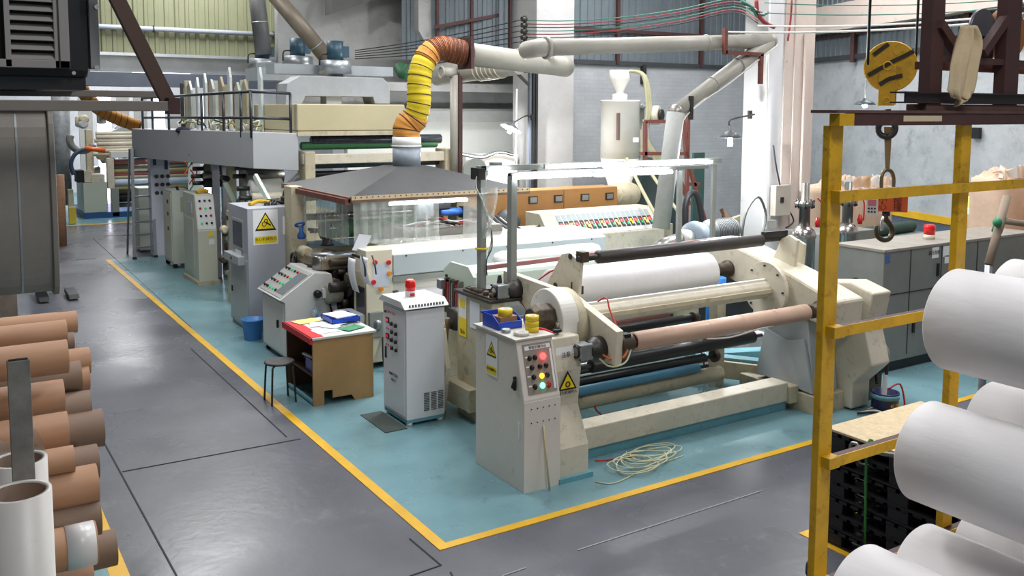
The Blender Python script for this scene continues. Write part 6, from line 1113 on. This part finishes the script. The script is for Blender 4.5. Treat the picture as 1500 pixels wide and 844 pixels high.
box(gx, 9.9, gy0-.006, gy0, .98, .992).build('panel_seam', darkst, GC)
for a, b in ((1337, 478), (1373, 395)): c = at(a, b, Y=gy0); box(c.x-.02, c.x+.02, gy0-.02, gy0, c.z-.08, c.z+.08).build('door_handle', blackp, GC)
for a, b, w, m in ((1300, 379, .1, M('blue_mark', (70, 100, 160), .5)), (1370, 370, .14, label_w), (1386, 368, .14, label_w), (1387, 380, .1, label_w)): c = at(a, b, Y=gy0); quad((c.x, gy0-.002, c.z), (1, 0, 0), (0, 0, 1), w, w).build('sticker', m, GC)
text('高压危险', .06, (at(1386, 0, Y=gy0).x, gy0-.006, at(0+1386, 368, Y=gy0).z), (1, 0, 0), (0, 0, 1), ink, GC, 'sticker_lettering')
c = at(1361, 350, Z=gz+.03); bk = T('beacon', 'red capped beacon on top of the wide grey cabinet', 'beacon', tuple(c)); MB().lathe(c, (0, 0, 1), [(.07, 0), (.07, .06)], 18).build('beacon_base', cream, bk); MB().lathe(c+Vector((0, 0, .06)), (0, 0, 1), [(.07, 0), (.07, .1), (.06, .13)], 18).build('lens', redl, bk)
c = at(1413, 355, Y=1.35); sg = T('signal_light', 'slim stacked signal light lit orange and green beside the rack post', 'lamp', (c.x, 1.35, gz+.03)); cyl((c.x, 1.35, gz+.03), (c.x, 1.35, 1.85), .015, n=8).build('pole', steelw, sg)
for z, m in ((1.85, lamp_g), (1.93, lamp_o), (2.01, lamp_o)): cyl((c.x, 1.35, z), (c.x, 1.35, z+.075), .03, n=12).build('light_segment', m, sg)
def vessel(px_, y, ztop_, lab):
    x = at(px_, 300, Y=y).x; v = T('pressure_vessel', lab, 'vessel', (x, y, 0)); s_ = .15
    MB().lathe((x, y, 0), (0, 0, 1), [(s_, .0), (s_, ztop_-.65), (s_*1.06, ztop_-.64), (s_*1.06, ztop_-.6), (s_*.95, ztop_-.55), (s_*.55, ztop_-.48)], 30).build('shell', M('stainless_vessel', (176, 170, 166), .22, .9, var=.15), v)
    MB().lathe((x, y, 0), (0, 0, 1), [(s_*.5, ztop_-.48), (s_*.5, ztop_-.22), (s_*.85, ztop_-.21), (s_*.85, ztop_-.16), (.05, ztop_-.15), (.05, ztop_+.1)], 26).build('neck', steel, v)
    for i in range(8): a = i*.785; cyl((x+s_*.78*math.cos(a), y+s_*.78*math.sin(a), ztop_-.24), (x+s_*.78*math.cos(a), y+s_*.78*math.sin(a), ztop_-.13), .014, n=6).build('flange_bolt', darkst, v)
    MB().lathe((x+.15, y-.1, ztop_-.5), (0, 0, 1), [(.03, 0), (.04, .06), (.02, .14)], 10).build('red_valve', redp, v); path([(x+.12, y-.1, ztop_-.1), (x+.2, y-.12, ztop_-.2), (x+.2, y-.12, ztop_-.45)], .01).build('red_tube', redhose, v)
vessel(1179, 2.5, 2.16, 'stainless vessel with flanged neck between the column and the yellow post'); vessel(1242, 2.65, 2.12, 'stainless vessel with flanged neck right of the yellow post')
path([(5.6, 2.5, 1.0), (6.7, 2.3, .98), (7.2, 2.2, .98)], .025, 8, 1).build('handrail_pipe', darkst, None, label='dark horizontal pipe in front of the stainless vessels', cat='pipe')
box(7.7, 8.9, 2.9, 3.6, 0, 1.45).build('metal_cabinet', gm, None, .01, label='grey sheet cabinet behind the right stainless vessel', cat='cabinet')
MB().lathe((8.95, 3.2, 1.35), (1, .1, 0), [(.06, 0), (.09, .05), (.09, 1.5), (.04, 1.6)], 14).build('green_roll', M('dark_green_roll', (40, 66, 56), .7, var=.3), None, label='dark green rolled sheet lying behind the wide grey cabinet', cat='roll'); box(9.0, 10.6, 2.95, 3.5, 0, 1.26).build('tarped_crate', M('grey_green_tarp', (110, 124, 118), .7), None, .03, label='grey-green covered crate under the dark green rolled sheet', cat='crate')
random.seed(21)
def bag(x0, x1, y0, y1, z0, z1, lab, top=True):
    o = T('bulk_bag', lab, 'bag', ((x0+x1)/2, (y0+y1)/2, z0), None); n = 12; nz = 10
    mb = MB(); v = []; fs = []
    def sq(t, zf):
        a = t*2*math.pi; c, s_ = math.cos(a), math.sin(a); e = .45; k = 1+.05*math.sin(zf*3.1)-.02*math.sin(a*5+zf*9)
        return ((x0+x1)/2+(x1-x0)/2*k*math.copysign(abs(c)**e, c), (y0+y1)/2+(y1-y0)/2*k*math.copysign(abs(s_)**e, s_))
    for j in range(nz+1):
        for i in range(40): p = sq(i/40, j/nz); v.append((p[0], p[1], z0+(z1-z0)*j/nz))
    for j in range(nz):
        for i in range(40): fs.append((j*40+i, j*40+(i+1) % 40, (j+1)*40+(i+1) % 40, (j+1)*40+i))
    fs += [tuple(range(40))[::-1], tuple(range(nz*40, nz*40+40))]
    mb.add(v, fs, True).build('bag_body', bagf, o)
    if top:
        ph = random.random()*9
        def crump(u, v):
            e_ = min(u, 1-u, v, 1-v); h = .16*min(1, e_*5)*(.45+.55*abs(math.sin(u*11+ph)*math.cos(v*5+u*7+ph)))+.05*math.sin(u*37+v*13+ph)*min(1, e_*6)
            return (x0+.06+(x1-x0-.12)*u, y0+.04+(y1-y0-.08)*v, z1-.02+h)
        MB().grid(34, 12, crump, False).build('crumpled_top', bagf, o)
        for i in range(5): cx_ = x0+.2+(x1-x0-.4)*i/4; MB().grid(6, 6, lambda u, v, cx_=cx_, i=i: (cx_+(u-.5)*.26*(1-.4*v), y0+.1+.12*math.sin(u*5+i), z1+.02+.14*v*(1+.4*math.sin(u*9+i*2))), False).build('liner_fold', (M('white_liner', (216, 212, 204), .6), bagf, M('tan_liner', (196, 160, 120), .7))[i % 3], o, solid=.004)
        for x in (x0+.08, x1-.08): path([(x, y0+.05, z1-.1), (x, y0+.1, z1+.12), (x+.08*(1 if x < (x0+x1)/2 else -1), y0+.3, z1+.1)], .02).build('lifting_loop', bagf, o)
bag(9.05, 10.55, 3.7, 4.5, 1.0, 1.98, 'upper pinkish bulk bag with crumpled top left of the orange sign'); bag(8.95, 10.5, 3.7, 4.5, 0, 1.0, 'lower pinkish bulk bag under the crumpled one left of the orange sign', False)
bag(10.5, 11.5, 1.85, 2.5, .95, 2.2, 'upper pinkish bulk bag right of the rear rack post'); bag(10.5, 11.5, 1.85, 2.5, 0, .93, 'lower pinkish bulk bag right of the rear rack post', False)
bag(10.4, 11.5, .6, 1.45, .95, 2.15, 'upper pinkish bulk bag at the right edge of the photo'); bag(10.4, 11.5, .6, 1.45, 0, .93, 'lower pinkish bulk bag at the right edge of the photo', False)
TJ = T('taped_poles', 'grey cardboard poles joined by green tape in front of the bulk bags', 'pole', tuple(at(1462, 330, Y=-.2)))
cyl(at(1475, 288, Y=-.2), at(1448, 388, Y=-.25), .045, n=16).build('upright_pole', M('grey_brown_tube', (146, 130, 112), .7, var=.15), TJ); cyl(at(1466, 323, Y=-.22), at(1530, 332, Y=-.3), .035, n=14).build('cross_pole', M('grey_brown_tube', (146, 130, 112), .7), TJ)
cyl(at(1467, 318, Y=-.2), at(1460, 340, Y=-.2), .055, n=16).build('tape_wrap', greent, TJ); MB().ball(at(1461, 326, Y=-.24), .05, 12).build('tape_knot', greent, TJ); cyl(at(1448, 388, Y=-.25), Vector((at(1448, 388, Y=-.25).x, -.25, 0)), .04, n=12).build('steel_leg', steelw, TJ)
# motor and paint can beside the winder
mo = T('drive_motor', 'dusty grey finned motor on the right side of the winder housing', 'motor', (5.75, .75, 0)); MB().lathe((5.5, .7, .46), (1, 0, 0), [(.14, 0), (.18, .02), (.18, .3), (.15, .34)], 26).build('motor_body', M('dusty_motor', (150, 142, 130), .6, var=.2), mo)
for i in range(10): MB().torus((5.53+i*.026, .7, .46), (1, 0, 0), .182, .006, 26, 4).build('fin', darkst, mo)
MB().lathe((5.84, .7, .46), (1, 0, 0), [(.18, 0), (.19, .02), (.17, .12), (.08, .14)], 26).build('fan_cover', M('dusty_motor', (150, 142, 130), .6), mo); box(5.55, 5.72, .62, .78, .62, .7).build('terminal_box', darkst, mo); box(5.48, 5.85, .55, .85, 0, .28).build('motor_foot', oily, mo)
path([(5.6, .6, .68), (5.62, .5, .5), (5.7, .5, .2)], .018).build('cable', wire_b, mo); path([(5.75, .58, .68), (5.85, .5, .5), (5.85, .5, .15)], .018).build('cable', wire_b, mo)
can = T('paint_can', 'dark blue open paint can with white brush beside the winder motor', 'can', (5.42, .2, 0)); MB().lathe((5.42, .2, .02), (0, 0, 1), [(.12, 0), (.135, .01), (.14, .2), (.146, .205), (.146, .215), (.13, .215), (.125, .05), (.01, .04)], 28, False).build('can_wall', M('dark_blue_can', (44, 48, 100), .35, var=.3), can)
MB().lathe((5.42, .2, .17), (0, 0, 1), [(.147, 0), (.147, .05)], 28, False).build('can_rim', tealp, can, solid=.003); MB().bar((5.4, .2, .06), (5.47, .24, .4), .05, .01).build('brush', offw, can); path([(5.47, .2, .25), (5.6, .15, .3), (5.62, .1, .1), (5.58, .1, .02)], .01).build('red_hose', redhose, can); text('6L.10', .05, (5.39, .058, .12), (1, -.2, 0), (0, 0, 1), label_y, can)
for i in range(6): path([(5.1+.05*i, .3, .02), (5.2+.04*i, .15+.03*i, .06), (5.3+.03*i, .05, .015)], .012).build('wire_scrap', (wire_b, wire_w)[i % 2], None, label='dirty wire scraps on the floor left of the paint can', cat='wire', group='wire scraps by the paint can')
# white drum seen through the winder
box(5.6, 6.0, 2.3, 2.7, 0, .35).build('carton_drum', M('dirty_white_drum', (190, 180, 180), .6, var=.3), None, .02, label='dirty white drum on the floor seen through the winder', cat='drum'); cyl((5.7, 3.0, 0), (5.7, 3.0, 1.0), .13, n=20).build('gas_cylinder', M('bright_blue_cylinder', (20, 110, 190), .4), None, label='bright blue cylinder seen through the winder under the turret shaft', cat='cylinder')
# ================================================================== LEFT FOREGROUND
def ltube(px_r, ytop, ybot, X, lab, mat=kraft, L=1.7, wrap=False):
    t = at(px_r, ytop, X=X); b = at(px_r, ybot, X=X); c = (t+b)/2; c.x = X; r = (ytop-ybot)*-.5*dep(c)/FPX
    r = min(r, .16); o = T('cardboard_tube', lab, 'tube', tuple(c), 'cardboard tubes piled at the left')
    MB().pipe((X-L, c.y, c.z), (X, c.y, c.z), r, r*.86, 32).build('tube_wall', mat, o)
    if wrap: MB().pipe((X-.16, c.y, c.z), (X-.01, c.y, c.z), r*1.03, r*1.01, 32).build('film_wrap', M('white_film_wrap', (222, 218, 216), .3), o)
TL = [(112, 455, 487, -2.16, kraft, 'pale cardboard tube farthest back at the top of the pile'), (85, 457, 488, -2.27, kraft, 'pale cardboard tube just in front of the farthest one'), (97, 468, 504, -2.3, kraft, 'cardboard tube with a dark stain near the top of the pile'),
 (108, 486, 512, -2.2, kraftd, 'short end of a tube peeking out right of the stained tube'), (104, 498, 532, -2.22, kraftd, 'dark thin tube end right of the large tube'), (98.5, 497, 546, -2.38, kraft, 'large smooth cardboard tube left of the upper steel stanchion top'),
 (131, 508, 547, -2.14, kraft, 'light tube end sticking out to the right above the floor'), (118, 528, 572, -2.22, kraftd, 'grey-brown tube in the middle of the pile'), (130, 535, 571, -2.16, kraft, 'small orange tube end right of the grey-brown tube'),
 (71, 547, 575, -2.4, kraft, 'thin tube showing between the two large ones'), (93, 555, 604, -2.4, kraft, 'large tube crossing behind the front stanchion'), (132, 571, 619, -2.18, kraftd, 'grey-brown tube right of the front stanchion'),
 (109, 587, 640, -2.28, kraftd, 'dull tube end below the middle of the pile'), (150, 598, 653, -2.12, kraftd, 'dark tube reaching farthest toward the aisle'), (99, 602, 655, -2.42, kraft, 'large tube below the one crossing the stanchion'),
 (108, 652, 692, -2.42, kraft, 'tube right of the upright wrapped rolls'), (143, 650, 700, -2.2, kraftd, 'dark tube low beside the floor line'), (142, 679, 738, -2.3, kraft, 'wide tube in the lower part of the pile'), (146, 728, 782, -2.3, kraftd, 'dark tube under the wide lower tube'),
 (141, 763, 824, -2.36, kraft, 'tube with its end wrapped in shiny white film'), (169, 775, 827, -2.2, kraftd, 'grey tube behind the film-wrapped tube end'), (136, 822, 862, -2.36, kraft, 'lowest tube at the bottom edge of the photo')]
for (a, b, c, X, m, l) in TL: ltube(a, b, c, X, l, m, wrap='shiny' in l)
TR = T('tube_rack', 'steel back frame holding the ends of the cardboard tube pile', 'rack', (-3.95, .8, 0)); box(-4.0, -3.93, -1.6, 3.0, 0, 1.9).build('back_plate', greyd, TR)
for y_ in (-1.4, .7, 2.8): box(-4.1, -4.0, y_-.05, y_+.05, 0, 1.95).build('upright', greyd, TR)
def stan(px_, pt, X_, lab, w=33):
    l = at(px_-w/2, pt, Y=X_); r_ = at(px_+w/2, pt, Y=X_); o = T('stanchion', lab, 'post', (l.x, X_, 0)); m_ = M('worn_steel_channel', (132, 128, 122), .55, .2, var=.3, scale=12)
    box(l.x, r_.x, X_, X_+.03, 0, l.z).build('web', m_, o, .002); box(l.x+.006, r_.x-.006, X_+.006, X_+.026, l.z, l.z+.003).build('dark_end', hole, o)
stan(27, 531, -2.2, 'worn steel channel stanchion standing in front of the tube pile', 34); stan(11, 413, 2.6, 'steel channel stanchion behind the tube pile under the steel duct', 26)
for cx, cy, rx_, lab, fold in ((27, 673, 38, 'upright white film-wrapped roll with hollow core, the farther of two', True), (27, 720, 44, 'upright white wrapped roll with hollow core nearest the camera at bottom left', False)):
    r = .1; D_ = r*FPX/rx_; d = ray(cx, cy); c = CAM+d*(D_/d.dot(_fw)) if True else None
    o = T('wrapped_roll', lab, 'roll', (c.x, c.y, 0)); MB().pipe((c.x, c.y, 0), (c.x, c.y, c.z), r, r*.84, 44).build('roll_wall', M('wrapped_roll_film', (206, 202, 196), .4, var=.08, dirt=(150, 140, 128), damt=.04), o); MB().pipe((c.x, c.y, .02), (c.x, c.y, c.z-.004), r*.84, r*.8, 36).build('paper_core', kraftd, o)
    if fold: MB().grid(14, 4, lambda u, v, c=c: (c.x+(r+.004)*math.cos(.1+u*2.9)*(1-.25*v), c.y+(r+.004)*math.sin(.1+u*2.9)*(1-.35*v), c.z-.01+.085*v*(1+.25*math.sin(u*8)))).build('film_flap', vinyl, o)
# ---- steel duct, bracket, cooler
SD = T('steel_duct', 'big bulging stainless sheet duct hanging at the left edge', 'duct', (-3.5, -1.6, 2.5))
e = at(84, 300, Y=-2.0).x; prof = []
for i in range(21):
    a = -math.pi/2+math.pi*i/20; prof.append((-1.9-.1*abs(math.cos(a))**.5, 2.86+.34*math.sin(a)))
prof = [(-1.2, 2.52)]+prof[:]+[(-1.2, 3.2)]
sm = M('brushed_stainless_duct', (140, 134, 126), .5, .35, var=.2, scale=3, bump=.1, bscale=5)
MB().prism(prof, 'X', -5.6, e-.01).build('duct_shell', sm, SD); MB().prism([(a-.012, b+(.012 if b > 2.86 else -.012)) for a, b in prof], 'X', e-.02, e+.0).build('end_flange', sm, SD, .004); MB().prism([(a-.003, b) for a, b in prof], 'X', e-.125, e-.118).build('vertical_seam', steelw, SD)
BR = T('wall_bracket', 'grey angle bracket beam with brown diagonal strut carrying the air cooler', 'bracket', (-3, -2.1, 3.2))
bY = -2.15; z0 = at(200, 163, Y=bY).z; z1 = at(200, 148, Y=bY).z; bx = at(257, 150, Y=bY).x; bm_ = M('bracket_grey', (134, 126, 118), .6, .2, var=.15)
box(-5.6, bx, bY-.05, bY, z0, z1).build('front_beam', bm_, BR, .003); z2 = at(60, 141, Y=bY+.5).z; z3 = at(60, 131, Y=bY+.5).z; box(-5.6, at(235, 0, Y=bY+.5).x, bY+.5, bY+.56, z2, z3).build('rear_beam', bm_, BR, .003)
MB().bar(at(152, -40, Y=bY+.02), at(248, 152, Y=bY+.02), .042, .05).build('diagonal_strut', M('brown_strut', (84, 62, 52), .6, var=.2), BR); box(bx-.035, bx+.005, bY-.055, bY+.02, z0-.01, z1+.012).build('corner_gusset', maroon, BR)
AC = T('air_cooler', 'black framed evaporative cooler with grey louvred grille at the top left', 'cooler', (-3.2, -1.9, 3.3))
ay = -2.05; ax1 = at(132, 60, Y=ay).x; zb = at(60, 131, Y=ay).z; zg = at(60, 100, Y=ay).z; gx1 = at(100, 60, Y=ay).x; gx0 = at(9, 60, Y=ay).x
box(-4.4, ax1-.0, ay, ay+.9, zb+.04, 4.4).build('black_casing', M('black_casing', (22, 23, 28), .45), AC, .03); box(-4.4, at(126, 100, Y=ay).x, ay+.02, ay+.9, zb, zb+.05).build('black_tray', M('black_casing', (22, 23, 28), .45), AC)
gm2 = M('grille_grey', (150, 146, 142), .5, var=.08)
box(at(133, 60, Y=ay).x, at(147, 60, Y=ay).x, ay+.02, ay+.06, at(140, 101, Y=ay).z, 4.4).build('corner_angle', M('corner_angle_grey', (150, 150, 150), .4, .3), AC, .002)
for yy in (10, 99): q = at(142, yy, Y=ay); cyl((q.x, ay-.0, q.z), (q.x, ay+.02, q.z), .009, n=8).build('bolt', chrome, AC)
q = at(108, 107, Y=ay); cyl((q.x, ay-.006, q.z), (q.x, ay+.002, q.z), .007, n=8).build('bolt', chrome, AC)
g = box(gx0-.005, gx0+.012, ay-.03, ay, zg, 4.4).build('grille_frame', gm2, AC); box(at(78, 60, Y=ay).x, gx1, ay-.03, ay, zg, 4.4).build('grille_frame', gm2, AC, .002); box(-4.4, gx1, ay-.03, ay, zg, zg+.028).build('grille_frame', gm2, AC, .002)
box(at(84, 60, Y=ay).x, at(86, 60, Y=ay).x, ay-.034, ay-.03, zg, 4.4).build('frame_groove', darkst, AC); box(-4.4, at(80, 0, Y=ay).x, ay-.002, ay+.001, zg, 4.4).build('dark_backing', hole, AC)
sp = at(40, 20, Y=ay).z-at(40, 34.5, Y=ay).z
for i in range(34):
    z = at(40, 88, Y=ay).z+i*sp*.98; MB().add([(gx0, ay-.028, z-.0), (at(79, 60, Y=ay).x, ay-.028, z), (at(79, 60, Y=ay).x, ay-.003, z+sp*.68), (gx0, ay-.003, z+sp*.68)], [(0, 1, 2, 3)]).build('louvre_slat', gm2, AC, solid=.0025) if z < 4.38 else None
# ================================================================== OVERHEAD CABLES
def sag(a, b, s, n_=5): a, b = Vector(a), Vector(b); return [a.lerp(b, i/n_)-Vector((0, 0, s*4*(i/n_)*(1-i/n_))) for i in range(n_+1)]
IN = T('insulator_bracket', 'dark rack of insulators on the column where the overhead cables turn', 'bracket', tuple(at(768, 60, Y=9.9))); q0, q1 = at(769, 23, Y=9.9), at(769, 66, Y=9.9); MB().bar(q0, q1, .06, .05).build('bar', darkst, IN)
for i in range(5): cyl(at(764, 28+9*i, Y=9.85), at(771, 28+9*i, Y=9.85), .05, n=10).build('insulator', darkst, IN)
grp = 'overhead cables across the siding'
for i in range(6):
    m = (wire_g, wire_r, wire_b, wire_g, wire_r, wire_b)[i]; a = at(771, 30+5*i, Y=9.8); b = at(1075, 0+4*i-2, Y=4.5); c = at(1110, 14+4*i, Y=3.7)
    path(sag(a, b, .12)[:-1]+[b, c], .009, 6).build('overhead_cable', m, None, label='thin coloured overhead cable running from the insulators to the square column', cat='cable', group=grp)
for i in range(5):
    a = at(764, 29+8*i, Y=9.8); b = at(520, 74+3*i, Y=12.4); path(sag(a, b, .05), .01, 6).build('overhead_cable', wire_b, None, label='dark overhead cable running left from the insulators', cat='cable', group='dark cables left of the insulators')
for i, (a_, b_, m, l) in enumerate((((1060, 47), (1500, 28), wire_w, 'upper white cable from the column across the right wall'), ((1110, 38), (1500, 20), wire_w, 'lower white cable from the column across the right wall'), ((1120, 4), (1500, -2), wire_g, 'green cable high above the hook block'), ((1120, 19), (1500, 10), wire_g, 'green cable just below the highest one'))):
    a = at(a_[0], a_[1], Y=3.6); b = at(b_[0], b_[1], Y=.6); path(sag(a, b, .06), .007 if i > 1 else .014, 6).build('overhead_cable', m, None, label=l, cat='cable')
path([at(1108, 0, Y=3.7), at(1110, 20, Y=3.7), at(1120, 33, Y=3.7), at(1134, 40, Y=3.7)], .03, 8).build('cable_bundle', wire_r, None, label='tangled red cable bundle at the top of the square column', cat='cable')
for i in range(7): path([at(1085+4*i, 2+3*i, Y=3.7), at(1100+3*i, 10+2*i, Y=3.68), at(1108+3*i, 24-i, Y=3.7)], .018, 6).build('cable_splice', (wire_g, wire_b, wire_w)[i % 3], None, label='green and white spliced cable ends bunched on the column head', cat='cable', group='spliced cables on the column head')
path([at(1160, 0, Y=3.7), at(1158, 30, Y=3.72), at(1154, 60, Y=3.72)], .016, 6).build('red_drop_cable', wire_r, None, label='red cable dropping down the pinkish column face', cat='cable')
S(box(8.45, 14, 3.0, 3.4, 4.75, 5.3), 'trim_60', conc) if False else None

d_ = ray(1434, 195); nn = Vector((wn.x, wn.y, 0)); t_ = (wa-CAM).dot(nn)/d_.dot(nn); q = CAM+d_*t_+nn*.03
SB = T('wall_switch', 'small black switch box fixed high on the whitewashed right wall', 'switch', tuple(q)); quad(q, -wd, (0, 0, 1), .2, .2, .06).build('switch_box', blackp, SB); quad(q+wd*.14, -wd, (0, 0, 1), .08, .08, .06).build('side_knob', blackp, SB)
# ================================================================== LIGHT
def area(name, loc, sx, sy, power, col=(1, 1, 1), tgt=None):
    l = bpy.data.lights.new(name, 'AREA'); l.shape = 'RECTANGLE'; l.size = sx; l.size_y = sy; l.energy = power; l.color = col
    o = bpy.data.objects.new(name, l); COL.objects.link(o); o.location = loc
    if tgt: o.rotation_euler = (Vector(tgt)-Vector(loc)).to_track_quat('-Z', 'Y').to_euler()
    return o
for (x, y, e) in LIGHTS: area('overhead_fill', (x, y, 7.6), 2.2, 2.2, e, (.98, .985, 1))  # area lights added high out of view to fill the hall, no lamp bodies
w = bpy.data.worlds.new('world'); SC.world = w; w.use_nodes = True
w.node_tree.nodes['Background'].inputs[0].default_value = (.8, .85, .9, 1); w.node_tree.nodes['Background'].inputs[1].default_value = .3
SC.view_settings.view_transform = 'Standard'; SC.view_settings.look = 'None'; SC.view_settings.exposure = EXPO; SC.view_settings.gamma = 1; SC.view_settings.use_curve_mapping = False
for o in list(bpy.data.objects):
    if '_w' in o: del o['_w']
    if o.parent and 'category' in o: del o['category']
